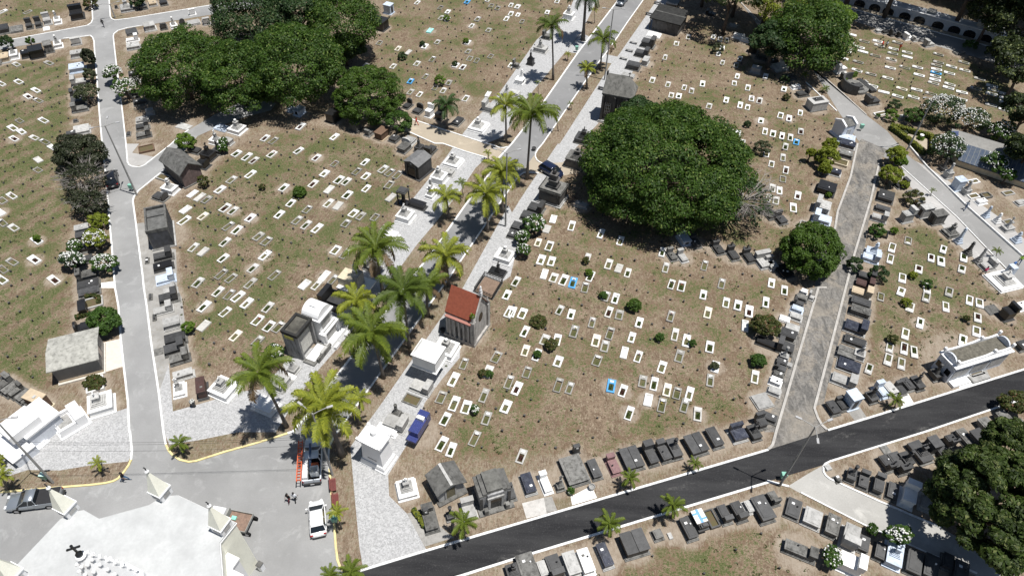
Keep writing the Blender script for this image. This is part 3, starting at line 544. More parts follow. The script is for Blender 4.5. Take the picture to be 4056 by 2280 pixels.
TD = '''
32;155 1345 2.6 1.75 1 S g B-;310 1365 1.5 .85 .5 S l B-;430 1340 2.2 1.35 .8 H d B-;600 1310 2.3 1.3 1 S l B-;745 1285 2.4 1.15 1.1 S w B-;935 1225 2.4 1 .9 S n B-;1235 1095 2.3 2.5 1.3 D d B-;1470 1020 .95 .9 .6 S g B-;1592 1040 .7 .45 .2 F l B-;1780 955 2.3 1.1 .8 S d B-;2010 865 2 1.1 .4 R d B-;2140 815 1.9 1 .7 H d B-;2285 785 2 1.1 .8 H d B-;2395 740 1.3 .85 .6 S l B-;2530 755 2.7 1.6 1 S d B-;10 1390 1.4 1.3 .9 P d B-
33;60 655 1.4 .9 .7 H g B-;260 760 2.2 1.4 .6 S d P-;455 850 1.9 1.75 .8 S l P-;660 925 2.3 1.3 1 S g P-;845 1035 2.5 1.5 1.2 T l P-;970 1115 1.7 1 .7 S d P-;1140 1190 1.8 1 .7 S d P-;1285 1210 2.8 1.5 1 P v P-;1480 1300 2.5 1.4 .8 S d P-;1650 1340 2.5 1.3 .8 S d P-;330 1180 3.1 1.2 .8 H g c1;850 1300 2.3 1.5 1.5 T w c2;1950 1400 2.4 1.3 .8 S d P-;1820 1290 1.6 1. .7 S d P-
33;850 420 1.4 .9 .9 P d P+;970 475 2. 1. .6 H d P+;1125 510 2.1 1. 1 H d P+;1260 585 2. 1. .6 S d P+;1440 610 2.3 1.3 1.4 T w P+;1600 680 2.1 1.1 .7 T l P+;710 460 .6 .5 .5 S g B-;605 350 .7 .7 .3 F l B-
33;1200 300 1.8 1 .8 X d B-;1320 300 2.5 1.4 .7 X d B-;1400 260 1.6 1.1 1 P d B-;1540 190 2.6 1.6 .8 P d B-;1690 90 1.4 1.2 1.9 B d B-;1780 210 1.6 1.1 .8 T d B-;1850 70 1.2 1.1 1 X d B-;1200 200 1.9 1 .1 F g B-;2010 60 2.6 1.2 .7 S g B-;2160 60 2.4 1.4 1.6 B d B-;2050 200 1 .8 .5 S d B-;2230 -60 2.4 1.4 1 T g B-;2420 -120 2.6 1.4 1 T g B-
31;1955 830 .8 .8 .7 P d B+;2140 770 1.9 1.3 .5 T l B+;1745 860 2.6 1.3 .8 H g B+;1515 560 2.1 2 .7 P w B+
32;-20 600 1.6 .9 .6 H d B+;165 505 2.3 1.15 .75 S n B+;335 505 2.2 .85 .6 H w B+;485 530 .8 .8 .7 P g B+;625 370 3.3 2.4 .75 S g B+;830 360 2.2 1 .7 S d B+;1020 320 2.2 1. .65 H p B+;1205 250 2.6 2.1 .85 D d B+;1395 210 2.4 1.05 .9 T d B+;1525 180 2.3 1.05 .85 H d B+;1635 150 2.3 1.1 .9 P d B+;1855 105 2.4 2.1 1 D d B+;2040 40 2.4 1.2 .8 S d B+;2280 0 1.8 1.7 .8 H n B+;2440 -10 1.8 1.1 .8 P d B+
22;2520 1130 2.1 2.2 .35 F l B+;2510 1330 1.4 1.1 1 T d B+
23;70 1025 1.4 .95 .6 S l G-;85 925 1.3 1. .7 S w G-;110 860 1.2 .8 .6 S g G-;130 800 1.2 .9 .6 H d G-;215 765 .8 .7 .4 F l G-;145 735 1.3 .9 .6 S d G-;170 675 1 .8 .7 P l G-;180 580 2 1.4 .9 T d G-;210 450 2 1.4 .9 S d G-;250 390 1.8 1.2 .5 F l G-;170 305 1.4 1.1 .4 F w G-;285 275 1.5 .95 .6 S l G-;300 200 1.4 .9 .6 S v G-;310 145 1.3 .8 .6 H d G-;345 85 1.4 .9 .6 S g G-;370 25 .8 .7 .7 B w G-;435 85 .8 .6 .5 T l G-;-10 540 2.4 1 .6 S k G-;20 1290 1.6 1 .6 S d G-
13;560 605 2.2 2.1 1.2 T l G-;550 740 2.5 1.6 .7 T v G-;600 420 2.7 2.5 1.1 S k G-;655 260 2.6 1.3 .7 S n G-;725 175 2.6 1.7 .4 R c G-;790 85 2.2 1.5 .7 S g G-;810 -10 2.4 1.5 .8 S n G-;420 830 3 1.8 .4 R l G-;25 680 2.1 1.2 .8 A d B+;130 740 2.1 1.3 .6 H d B+
12;2075 1040 2.2 1.15 .5 X d B+;2225 1095 2.2 1.15 .6 X d B+;2385 1120 2.2 1.2 .6 X d B+;2545 1165 2.4 2.2 .6 T l B+;1610 1110 1.9 .95 .5 H g B+;1715 1125 1.9 .95 .5 H l B+;1845 975 2.1 1.1 .6 H d B+;1735 930 2.2 1.3 .9 B v B+
13;165 1265 2.3 1.7 .5 S k B+;35 1190 2 1.2 .6 H l B+
13;1205 215 1.3 1 .7 P d G+;1345 400 1.9 1.1 .5 T d U+;1195 510 2.3 2.4 .8 S d G+;1160 640 2.1 1.1 .6 S d G+;1125 730 2.1 1.1 .7 T l G+;1115 880 2.7 1.5 .4 R k G+;1065 1075 2 1.5 .8 P v G+;1040 1135 2.2 1.2 .7 T v G+;1000 1320 2.1 1.1 .8 T d G+;975 1400 2.2 1.2 .7 T m G+
23;945 35 2.5 1.3 .8 T t G+;940 130 2.5 1.3 .7 S d G+;940 215 2.5 1.3 .9 C g G+;885 385 2.6 1.7 .7 T n G+;880 525 2.6 1.3 .6 S d G+;800 640 2.2 1.8 .7 D g G+;930 650 1.3 1.2 .9 P l G+;820 770 2.6 1.8 .5 S n G+;765 920 2.7 1.4 .6 T l G+
23;660 1190 1.7 1.1 .8 S d B+;745 1155 1.5 1 .8 H d B+;880 1070 1.5 1.4 2.2 B v B+;1050 1080 1.4 1.1 .8 P d B+;1145 1020 1.7 .95 .8 T v B+;1235 1000 1.7 1.2 .8 S l B+;1335 1005 1.5 .9 .6 H d B+;1410 955 1.7 1 .7 C d B+;1510 940 1.8 1 .8 P d B+;1700 850 1.3 1 1 P d B+;2090 840 1.2 2. .3 R l B+;1940 870 1 1.9 .3 R w B+
13;1615 625 1.9 1.25 1.9 B l U+;1735 690 2.1 1.4 1.9 B g U+;1525 570 1.5 1. 1.2 B g U+;1470 480 2.2 1.3 .5 F g U+;1420 690 1.8 1.2 1.6 T l U+;1840 880 1.9 1.8 .5 P g U+;1985 870 1.1 1 2.4 O v U+;2065 1010 1.2 1.1 2 O d U+;2190 1070 1.1 1 2.4 O l U+;2220 1215 1.8 1.3 .6 T l U+;2370 1370 3.6 3.4 .4 P w U+;1380 745 1. .7 .4 F l U+
23;2255 215 2. 1.6 .12 F g U+;2440 220 1.5 1.4 1.5 T k U+;2570 170 1.6 1.2 .5 S w U+;2580 560 1.6 1.2 .8 S d U+
13;1770 230 1 1 .7 P d U-;1832 275 1.1 1.1 1.2 P l U-;1950 350 1.5 1.4 2 B v U-;2010 450 1.1 1.1 1 P l U-;2070 520 1.8 1.1 .25 R w U-;2065 375 2.1 1 .25 R w U-;2155 565 1.6 .9 .6 S w U-;2240 650 .9 .9 1.7 O v U-;2340 720 1 1 1.4 O w U-;2420 830 1.7 1.2 .6 P l U-;2540 910 1.3 1.2 1.4 O v U-;2550 580 1.6 1. .4 S l U-;2420 490 1.9 1 .2 R l U-;2420 780 1.6 1 .2 R l U-;2200 510 1.6 1.2 .4 R g U-
3;125 660 2.6 2.2 .7 P l U+;215 760 2.6 1.4 .7 C d U+;285 860 1.6 .8 .6 S w U+;350 930 2.2 1.3 .6 A d U+;740 680 2 1.1 1 T w U-;790 760 2.2 1.1 .7 H d U-;680 630 2.2 1.3 .8 S d U-;1050 1000 2.4 1.7 .8 T d U-;800 1375 2.6 1.6 .9 S v G-;1130 1140 2.3 1 .25 R w U-;1255 330 1.2 1 .6 A d U-;1335 350 1.5 1 .5 H d U-;1410 370 1.8 1.3 .5 T w U-;1490 385 1.6 1.1 .5 H l U-;1120 300 1.4 1 .5 S l U-;1185 310 1.4 1 .5 S d U-;1620 435 2 1.2 .6 T l U-;785 200 1.6 1.2 1 B l U-;1930 525 2.4 1.2 .3 F g U-;1360 1165 1.4 .8 .6 S l U-;1430 1180 1.4 .8 .5 S l U-;1490 1200 1.6 .9 .6 S d U-;2380 660 1.6 1 .5 S v U-;60 600 1.4 1.2 .7 S d U+
2;1430 345 2.8 2.2 .3 F w A+;1375 410 2.6 1.9 1.2 T d A+;1310 520 2.6 1.6 .9 T d A+;1225 640 2.5 1.8 1 S d A+;1350 590 1.1 2 1.1 B l A+;1170 750 2.5 1.4 .4 F l A+;940 1205 2.6 1.4 .4 F l A+;715 1370 2.4 2.4 .9 P d A+;1620 20 2.4 2.6 1.6 B k A+;2290 350 2.2 1.3 .7 S w F;2350 390 1.8 1.2 .5 S w F;2465 675 1.8 1.4 1 S l F;2440 450 1.6 1.3 1.6 B k F;2510 560 2 1. .7 A d F;2230 250 1.8 1.1 .3 F l F;2000 130 2 1.4 .4 H k F
12;650 120 3. 2.8 1.7 P g A+;245 630 2.3 1.7 .7 T d A+;170 710 2.2 1.5 .7 S d A+;75 820 2.2 1.5 .6 H d A+;35 900 2.1 1.4 .6 S d A+;700 600 1.8 1 .5 S l A+
11;2500 1110 2.4 2.2 .9 P w A+;2430 1275 2.2 1.2 .4 P k A+
21;1910 590 2.7 2.5 .9 P w A+;1665 985 2.5 1.4 .6 T l A+;1568 1120 2.1 1.4 .18 R g A+;1410 1250 1 .9 .6 P g A+;1405 1345 2.6 1.5 .8 T l A+;1545 1320 2.2 1.4 .15 F l A+;1320 1415 2.4 1. .4 S w A+
11;1985 170 2.6 2.6 .5 P w A-;1840 310 2.2 2.2 1.2 P w A-;1935 265 1.8 1.2 .7 S l A-;1755 500 1.2 1.3 .7 P w A-;1760 430 1. 1.1 .6 P w A-;1500 700 2.2 2.2 1 P w A-;1350 895 2.2 1.3 .6 T w A-;1170 1220 2.2 1.3 .7 H g A-;1300 1080 2.2 1.1 .3 F l A-
21;372 800 1.1 1.1 .6 P l A-;235 920 1.9 2 1. S l A-;90 1160 2.6 1.8 .7 S w A-;330 890 1.6 1. .2 F w A-
20;2245 990 2.7 2.5 1 P w A-;2010 970 2.3 1. 1.5 S m B+;1800 1010 1.9 1.3 .6 P w B+
10;1635 1110 2.4 1.2 .8 T d L+;1635 1210 2.4 1.2 .7 S k L+;1660 1340 2.3 1.4 .6 T v L+
20;1690 80 2.3 1.3 .8 T d L+;1710 20 1.6 1.1 .5 T l L+;1720 330 2 1.5 .9 S l L+;1640 210 2.3 1.1 .4 T l L+;1755 490 2.4 1.4 .9 S d L+;1750 590 2.4 1.3 .8 T d L+;1800 690 2.2 1.2 .7 T g L+;1835 850 2.2 1. .8 S l L+;1590 640 1.2 1.1 .05 F g L+;1510 80 .9 .25 .3 S d B+;1550 285 .9 .25 .3 S d B+
10;1470 40 2.4 1.8 .35 R b L+;1700 430 2.2 1.6 .9 P w K+;1610 520 2.1 1.4 .5 A d K+;2085 85 2. 1.8 1.1 P k K+;2030 190 2.1 1.4 .7 A k K+;1640 330 2. 1.3 .3 R l K+;2190 50 1.6 1.2 .7 P d K+;1960 50 1.8 1.2 .6 S d K+;1475 1160 .9 .3 .35 S d B+
10;815 830 1.9 1.2 1. S l L-;830 900 2 1.2 .8 S d L-;860 1020 2.2 1.4 .8 S d L-;840 1150 2.2 1.2 .6 H d L-;865 1300 2.4 1.4 .9 X g L-;880 1400 2.6 1.4 .6 S d L-
20;890 20 2.5 1.5 .5 S d L-;815 170 .9 1.9 1.2 B k L-;940 140 2.2 1.8 .3 R l L-;840 380 2 1.4 .5 A k L-;1000 1140 2.6 2.6 1.1 P w L-;950 960 1.9 2.2 .5 R w L-
20;30 950 1.8 1.1 1. T g N;90 1000 1.6 1 .9 S g N;150 1020 1.6 1 .8 H g N;230 1070 1.6 1 .8 S g N;300 1110 1.7 1 .8 H g N;40 890 .9 .7 1. B d N;160 980 .8 .6 .8 B g N;285 1060 .9 .7 .9 B g N;380 1270 1.8 1.2 .12 F l N
0;30 270 2.6 1.7 1. S d C+;165 285 2.8 2.2 .35 F g C+;285 240 1.9 1.1 .8 T d C+;378 225 1.9 1.1 .8 T d C+;465 185 2.2 1.3 1 T l C+;570 190 2.2 1.2 .8 P w C+;760 110 3 2.4 1.3 T k C+;465 285 1.6 1.2 .15 F w C+
0;1270 65 2.7 2.4 .7 P l C+;1430 45 2.4 1.5 .7 S g C+;1530 15 2.2 1.5 .7 S t C+;1165 60 .7 .5 .5 B d C+;1640 10 2 1.4 .7 S d C+;1330 -60 2.4 1.6 .8 P l C+
0;40 555 2.2 1.3 1.1 S t C-;130 530 2.2 1.4 1 P w C-;240 520 1.8 1.3 1. S k C-;345 480 2.4 2.4 1.7 B k C-;465 430 2 1.4 1.7 B g C-;575 430 2 1.4 .8 P w C-;760 400 2.5 1.6 .6 T l C-;-60 590 2 1.4 1 S d C-
0;1320 310 2.4 2.2 .5 F d C-;1495 240 2.1 2.1 1.2 D l C-;1640 255 1.9 1.2 .6 H d C-;1745 245 1.8 1.2 .6 P w C-;1830 215 1.7 1 .6 A d C-;1945 220 2 2.6 .4 F l C-;2070 205 2.1 1.3 .6 T l C-;2165 200 2 1.2 .6 S d C-;2255 170 2 1.3 .7 T l C-;1930 120 1.4 1.2 .5 T w C-
0;765 520 2.2 1.6 1 S l L-;765 660 2.6 2.2 1. S v L-;790 810 2.4 1.6 .8 T l L-;770 920 2.2 1.4 .7 H d L-;780 1000 2.2 1.4 .8 S d L-;800 1080 2.4 1.3 .6 T g L-;815 1290 2.4 2.2 .6 S l L-;755 1205 .6 .5 .4 B d L-;710 1330 1.4 1 .8 S d L-
0;1335 450 2.3 1.8 .7 S l L+;1330 390 2.2 1 .5 T w L+;1340 625 1.8 1.3 .6 S l L+;1345 725 1.9 1.3 .7 S d L+;1345 800 1.8 1.2 .6 S l L+;1375 920 1.8 1.3 .7 S d L+;1400 1010 2 1.3 .7 S d L+;1430 1190 2 1.4 .5 S l L+;1430 1260 2 1.2 .6 T d L+;1440 1340 2.2 1.3 .6 T g L+;1290 1340 1 .5 .3 S d B+;1500 1100 1.2 1 .9 B l L+
0;2380 1280 2.4 2.2 .8 P w K+;1850 1270 2.6 1.6 .12 F l K-;2230 1280 2.4 1.7 .3 F v K+;2170 1400 2 1.4 .8 P w K+;2290 1400 1.4 1.1 .9 B l K+
1;765 1120 2.2 1.6 1.8 B k R-;1000 1220 1.8 1.4 1.6 B g R-;1140 1320 1.6 1 .6 H g R-;1260 1310 2.2 1.5 1.4 B b R-;1390 1380 1.5 1.4 .6 C d R-;1540 1405 2 1.8 .6 A l R-;430 1090 1.8 1.3 1.1 B v R+;350 1080 1.2 .8 .7 S v R+;1630 1100 1.7 1.4 .5 A d R+;1525 1050 1.7 1.1 .5 A d R+;1745 1100 1.5 1.1 1.3 T w R+;1850 1130 1.6 1.3 1.1 T k R+;2030 1210 2.3 1.3 .5 S d R+
1;2240 1260 2.8 3. .5 P w A-;2350 1060 2.4 1.6 1 T l A-;2530 930 2 1.6 .8 P l A-;1240 190 3. 2.4 2. B k A-;1330 40 1.7 1.6 2. B v A-
11;1490 15 2.1 1.5 .9 B g R-;1640 20 1.4 1.2 .9 P d R-;1755 50 2.2 1.2 .7 T d R-
2;575 130 2.1 2. 1.2 P w A-;290 470 2.6 1.8 .9 P l A-;190 590 1.2 1.1 1.2 P k A-;100 720 1.2 1.2 2. O w A-;20 920 2.2 1.4 .5 F l A-;80 790 1.5 1.5 .9 B w A-;350 350 1.6 1.2 .8 T g A-;40 640 1.2 .8 .8 T g A-
'''
for ln in TD.strip().split('\n'):
    q = ln.split(';'); rc = q[0]
    for it in q[1:]:
        a = it.split(); tomb(rc, float(a[0]), float(a[1]), float(a[2]), float(a[3]), float(a[4]), a[5], a[6], a[7])
# ------------------------------------------------------------------ larger monuments, one by one
def tp(rc, x, y): return tpx(rc, x, y)
def zp(ox, oy, x, y, k=6.435): return (ox+x/k, oy+y/k)
def frame(FL, FR, BR, z=0.):
    a, b, c = (Vector(G(*p, z)[:2]) for p in (FL, FR, BR)); u = (b-a); W = u.length; u.normalize(); v = Vector((-u.y, u.x)); L = abs((c-b).dot(v)); s = 1 if (c-b).dot(v) > 0 else -1
    cc = (a+b)/2+v*s*L/2; rz = math.degrees(math.atan2(u.y, u.x))
    if s < 0: rz += 180
    return (cc.x, cc.y, 0), rz, W, L
def hat(base, top):
    b = G(*base); return min((abs(PR(b[0], b[1], z)[1]-top[1]), z) for z in np.arange(.2, 20, .05))[1]
def house(desc, loc, rz, W, L, name='mausoleum', lm=None):
    o = thing(name, desc, 'mausoleum', loc, rz, own=True); TPOS.append((loc[0], loc[1], max(W, L)*.6+.5)); BARE.append((loc[0], loc[1], max(W, L)*.62+.6, .7))
    if lm: landmark(lm, loc)
    def part(n, m, f, parent=None):
        mb = MB(); f(mb); return mb.build(n, m, parent or o)
    return o, part
def gable_vs(W, L, z0, zr, ov=.25, th=.14, along='x'):
    """two roof slabs with the ridge along x or y"""
    mb = MB(); a, b = (W/2+ov, L/2+ov)
    for s in (-1, 1):
        if along == 'x': q = [(-a, s*b, z0), (a, s*b, z0), (a, 0, zr), (-a, 0, zr)]
        else: q = [(s*a, -b, z0), (s*a, b, z0), (0, b, zr), (0, -b, zr)]
        t = [(p[0], p[1], p[2]+th) for p in q]
        mb.add(q+t, [(0, 1, 2, 3), (7, 6, 5, 4), (0, 4, 5, 1), (1, 5, 6, 2), (2, 6, 7, 3), (3, 7, 4, 0)])
    return mb
def gable_walls(mb, W, L, h, zr, along='x'):
    if along == 'x': prof = [(-L/2, 0), (L/2, 0), (L/2, h), (0, zr), (-L/2, h)]; vs = [(s*W/2, y, z) for s in (-1, 1) for y, z in prof]
    else: prof = [(-W/2, 0), (W/2, 0), (W/2, h), (0, zr), (-W/2, h)]; vs = [(y, s*L/2, z) for s in (-1, 1) for y, z in prof]
    mb.add(vs, [(4, 3, 2, 1, 0), (5, 6, 7, 8, 9)]+[(i, (i+1) % 5, 5+(i+1) % 5, 5+i) for i in range(5)])
M_RED = stone('oxide_red_roof', (.27, .078, .046), .18, 3., .8, .15, rand=0., stain_col=(.1, .04, .03)); M_REDL = stone('pink_eave', (.34, .16, .13), .1, 2., .8, rand=0.)
M_SOOT = stone('soot_streaked_stone', (.43, .41, .385), .25, 1.2, .85, .55, rand=.05, stain_col=(.05, .048, .045)); M_DROOF = stone('mossy_dark_roof', (.135, .133, .125), .4, 1.1, .9, .6, rand=.05, stain_col=(.03, .03, .028))
M_ROOFG = stone('lichen_grey_roof', (.37, .365, .33), .3, 1.4, .9, .5, rand=.05, stain_col=(.09, .09, .08)); M_DWALL = stone('dark_stained_wall', (.12, .115, .11), .35, 1.2, .9, .6, rand=.05, stain_col=(.03, .028, .025)); M_GLASS_SHADE = plain('window_and_recess_shade', (.012, .013, .015), .15, .5)  # dark panes; the same colour paints the shade inside niches and openings
M_BLK = stone('black_mould_roof', (.03, .03, .029), .4, 1.5, .9, .3, rand=0.); M_GREYW = stone('grey_rendered_wall', (.3, .29, .265), .1, .8, .9, .2, rand=0., stain_col=(.2, .19, .17))
M_PAINT = stone('fresh_white_paint', (.8, .8, .8), .04, 1., .6, .06, rand=0., stain_col=(.5, .5, .48)); M_BLUW = stone('cool_white_wall', (.62, .65, .7), .08, 1., .7, .2, rand=0., stain_col=(.35, .37, .4))
# 1 red roofed mausoleum
FL, FR, BR = (1759, 1328), (1880, 1378), (1941, 1287)
loc, rz, W, L = frame(FL, FR, BR); Hw = hat(FR, (0, 1290)); Hr = Hw+3.1
o, P = house('grey stained gothic mausoleum with a steep oxide red roof', loc, rz, W, L, lm='red-roofed mausoleum')
P('walls', M_SOOT, lambda b: gable_walls(b, W-.5, L-.5, Hw, Hr-.05)); P('plinth', M_SOOT, lambda b: b.box(0, 0, 0, W, L, .5))
gable_vs(W-.5, L-.6, Hw+.12, Hr, .06, .12).build('roof', M_RED, o)
P('eave_trim', M_REDL, lambda b: b.box(0, -L/2-.06, Hw-.12, W-.9, .4, .14)); [P('cornice', M_SOOT, lambda b: b.box(0, s*(L/2-.22), Hw-.28, W-.3, .24, .15)) for s in (-1, 1)]
for s in (1,):
    P('gable_coping', M_SOOT, lambda b: [b.add([(s*(W/2-.18), q*(L/2), Hw), (s*(W/2), q*(L/2), Hw), (s*(W/2), 0, Hr+.1), (s*(W/2-.18), 0, Hr+.1), (s*(W/2-.18), q*(L/2), Hw+.22), (s*(W/2), q*(L/2), Hw+.22), (s*(W/2), 0, Hr+.34), (s*(W/2-.18), 0, Hr+.34)], [(4, 5, 6, 7), (0, 3, 2, 1), (0, 1, 5, 4), (1, 2, 6, 5), (2, 3, 7, 6), (3, 0, 4, 7)]) for q in (-1, 1)])
    P('ridge_statue', M_PAINT, lambda b: (b.box(s*(W/2-.2), 0, Hr+.2, .34, .34, .6), b.lathe(s*(W/2-.2), 0, [(.16, Hr+.8), (.2, Hr+1.1), (.1, Hr+1.5), (.13, Hr+1.65), (.05, Hr+1.8)], 8)))
    for q in (-1, 1): P('corner_pinnacle', M_SOOT, lambda b: (b.box(s*(W/2-.3), q*(L/2-.3), .5, .55, .55, Hw-.3), b.box(s*(W/2-.3), q*(L/2-.3), Hw+.2, .45, .45, 1.1, 0, .15)))
for i in range(5):
    P('buttress', M_SOOT, lambda b: b.box(-W/2+.9+i*(W-1.8)/4, -L/2+.16, .5, .26, .3, Hw-1.1))
link('roof_plant', tuft('roof_plant', 60, .35, .35, .5, .35, leafmat('roof_weed', (.06, .1, .01), (.17, .24, .03), .3, 2.), 81), o, (W/2-.5, -L/2+.4, Hw+.9)); P('rose_window', M_GLASS_SHADE, lambda b: b.add([(W/2-.235, .55*math.cos(t*math.pi/6), Hw-.6+.75*math.sin(t*math.pi/6)) for t in range(12)], [tuple(range(12))]))
for i in (1, 2): P('blind_arch', M_DWALL, lambda b: b.add([(-W/2+.9+(i+.5)*(W-1.8)/4+.3*c, -L/2+.235, z) for c, z in ((-1, .7), (1, .7), (1, 2.), (0, 2.7), (-1, 2.))], [(0, 1, 2, 3, 4)]))
# 2 dark gothic mausoleum with hipped mossy roof
FL = (2376, 470); e1, e2, e3 = (2388.8, 361.6), (2513, 385), (2531.7, 358.5)
H2 = hat(FL, (0, 362)); loc, rz, W, L = frame(e1, e2, e3, H2); L = max(L, 4.2)
o, P = house('dark grey gothic mausoleum with a mossy hipped roof and lancet windows', loc, rz, W, L, lm='dark hipped-roof mausoleum')
P('walls', M_DWALL, lambda b: (b.box(0, 0, 0, W-.5, L-.5, H2-.1), b.box(0, 0, 0, W-.1, L-.1, .7))); P('cornice', M_DROOF, lambda b: b.box(0, 0, H2-.12, W, L, .3))
P('roof', stone('mossy_slab_roof', (.19, .185, .17), .35, 1.1, .9, .6, rand=0., stain_col=(.05, .05, .045)), lambda b: b.add([(-W/2, -L/2, H2+.18), (W/2, -L/2, H2+.18), (W/2, L/2, H2+.18), (-W/2, L/2, H2+.18), (-W/2+.15, 0, H2+2.9), (W/2-1.5, 0, H2+2.9)], [(0, 1, 5, 4), (1, 2, 5), (2, 3, 4, 5), (3, 0, 4)]))
P('ridge_gable', M_DROOF, lambda b: b.box(-W/2+.2, 0, H2+.18, .3, .5, 3.1)); P('cross', M_BRZ, lambda b: b.cross(W/2-1.5, 0, H2+2.85, .8, .45, .1))
M_TRAC = plain('window_tracery', (.5, .5, .47), .7)
for x in (-W*.27, W*.12):
    w_ = P('lancet_window', M_GLASS_SHADE, lambda b: b.add([(x+c, -L/2+.235, z) for c, z in ((-.45, 1.6), (.45, 1.6), (.45, 3.3), (.28, 3.8), (0, 4.1), (-.28, 3.8), (-.45, 3.3))], [tuple(range(7))]))
    P('tracery', M_TRAC, lambda b: ([b.box(x+c, -L/2+.2, 1.6, .07, .05, 2.2) for c in (-.45, -.15, .15, .45)], [b.box(x, -L/2+.19, z, .9, .05, .06) for z in (2.1, 2.7, 3.3)]), w_)
for x in (-W/2+.3, -W*.07, W*.3, W/2-.3): P('buttress', M_DWALL, lambda b: b.box(x, -L/2+.1, 0, .34, .4, H2-.3))
# 3 dark shed-like mausoleum
loc, rz, W, L = frame(tp(2, 1400, 300), tp(2, 1660, 368), tp(2, 1722, 265)); H3 = hat(tp(2, 1660, 368), tp(2, 0, 245))
o, P = house('dark shed-like mausoleum with a black mono-pitch roof by the avenue', loc, rz, W, L, lm='dark shed mausoleum')
P('walls', M_DWALL, lambda b: b.box(0, 0, 0, W, L, H3-.15)); P('roof', M_BLK, lambda b: b.add([(-W/2-.7, -L/2-.3, H3-.25), (W/2+.35, -L/2-.3, H3-.25), (W/2+.35, L/2+.3, H3+.5), (-W/2-.7, L/2+.3, H3+.5), (-W/2-.7, -L/2-.3, H3-.05), (W/2+.35, -L/2-.3, H3-.05), (W/2+.35, L/2+.3, H3+.7), (-W/2-.7, L/2+.3, H3+.7)], [(3, 2, 1, 0), (4, 5, 6, 7), (0, 1, 5, 4), (1, 2, 6, 5), (2, 3, 7, 6), (3, 0, 4, 7)]))
P('ridge_line', M_DROOF, lambda b: b.add([(-W/2-.7, L*.02, H3+.34), (W/2+.35, L*.02, H3+.34), (W/2+.35, L*.02+.14, H3+.4), (-W/2-.7, L*.02+.14, H3+.4)], [(0, 1, 2, 3)])); [P('porch_post', M_DWALL, lambda b: b.box(-W/2-.55, s*L*.42, 0, .2, .2, H3-.3+s*.2)) for s in (-1, 1)]
# 4 columbarium with black flat roof, and the white arched mausoleum
H4 = hat((1189, 1431), (0, 1336)); loc, rz, W, L = frame((1109.7, 1311.3), (1175, 1336), (1240, 1264), H4)
o, P = house('tall columbarium with a black flat roof and yellow pierced bands', loc, rz, W, L, 'columbarium', lm='black-roofed columbarium')
M_YB = stone('yellow_pierced_block', (.5, .46, .12), .3, 8., .7, .3, rand=0.)
P('walls', stone('slate_faced_wall', (.27, .27, .27), .25, 5., .7, .75, rand=0., stain_col=(.05, .05, .05)), lambda b: (b.box(-W*.1, 0, 0, W*.78, L-.1, H4-.3), b.box(W*.4, -L/2+.2, 0, W*.19, .3, H4-.3), b.box(W*.4, L/2-.2, 0, W*.19, .3, H4-.3)))
[P('niche_panels', stone('niche_marble', (.55, .54, .5), .1, 2, .6, .2, rand=0.), lambda b: b.box(W*.3, 0, .5+i*(H4-1.5)/5, .08, L-.9, (H4-1.5)/5-.06)) for i in range(5)]
P('roof', M_BLK, lambda b: ([b.box(0, s*(L/2-.16), H4-.3, W, .34, .45) for s in (-1, 1)], [b.box(s*(W/2-.16), 0, H4-.3, .34, L-.66, .448) for s in (-1, 1)]))
P('roof_panel', stone('roof_tiles_dusty', (.1, .095, .08), .6, .7, .8, .5, rand=0., stain_col=(.02, .02, .02)), lambda b: b.box(0, 0, H4-.25, W-.66, L-.66, .2))
P('pierced_band', M_YB, lambda b: b.box(-W*.05, -L/2+.02, H4-.95, W*.55, .1, .5)); P('pierced_band', M_YB, lambda b: b.box(W*.31, 0, H4-.75, .1, L-1., .3))
P('terrace', TM['g'], lambda b: (b.box(W*.85, 0, 0, W*.7, L+.4, .3), b.box(W*1.25, L*.1, 0, .3, L*.9, .75))); P('terrace_floor', M_PAINT, lambda b: b.box(W*.82, 0, .3, W*.55, L*.8, .03)); P('bench', TM['l'], lambda b: b.box(W*1.22, L*.12, .75, .4, 1.2, .2))
H4b = 4.3; loc, rz, W, L = frame(zp(1060, 1180, 1165, 545), zp(1060, 1180, 1270, 585), zp(1060, 1180, 1580, 200), H4b)
W = 2.3; u = Vector((math.cos(R_(rz)), math.sin(R_(rz)))); b_ = Vector(G(*zp(1060, 1180, 1270, 585), H4b)[:2]); v = Vector((-u.y, u.x)); cc = b_-u*W/2+v*L/2; loc = (cc.x, cc.y, 0)
o, P = house('white mausoleum with a half-barrel roof and a niche front with railing', loc, rz, W, L, lm='white barrel-roofed mausoleum')
P('walls', M_PAINT, lambda b: (b.box(0, 0, 0, W, L, H4b-.2), b.box(W/2+.25, 0, 0, .5, L+.3, 1.9), b.box(W*.75, 0, 0, W*.5+.4, L+.5, .35)))
P('cornice', M_PAINT, lambda b: (b.box(.1, 0, H4b-.2, W+.5, L+.3, .2), b.box(W/2+.3, 0, 1.9, .8, L+.5, .16)))
def barrel(b):
    n = 10; q = [(-(L/2)*math.cos(math.pi*i/n), .25+1.15*math.sin(math.pi*i/n)) for i in range(n+1)]
    vs = [(x, p[0], H4b+p[1]-.25) for x in (-W/2, W/2+.1) for p in q]; m = n+1
    b.add(vs, [tuple(range(m-1, -1, -1)), tuple(range(m, 2*m))]+[(i, i+1, m+i+1, m+i) for i in range(n)])
P('barrel_roof', M_PAINT, barrel); P('roof_box', M_PAINT, lambda b: b.box(0, 0, H4b+.9, 1., .9, .4)); P('wall_niche', TM['l'], lambda b: b.box(W/2+.01, 0, 2.2, .06, L*.62, 1.5)); P('lower_niche', TM['l'], lambda b: b.box(W/2+.51, 0, .45, .05, L*.7, 1.2))
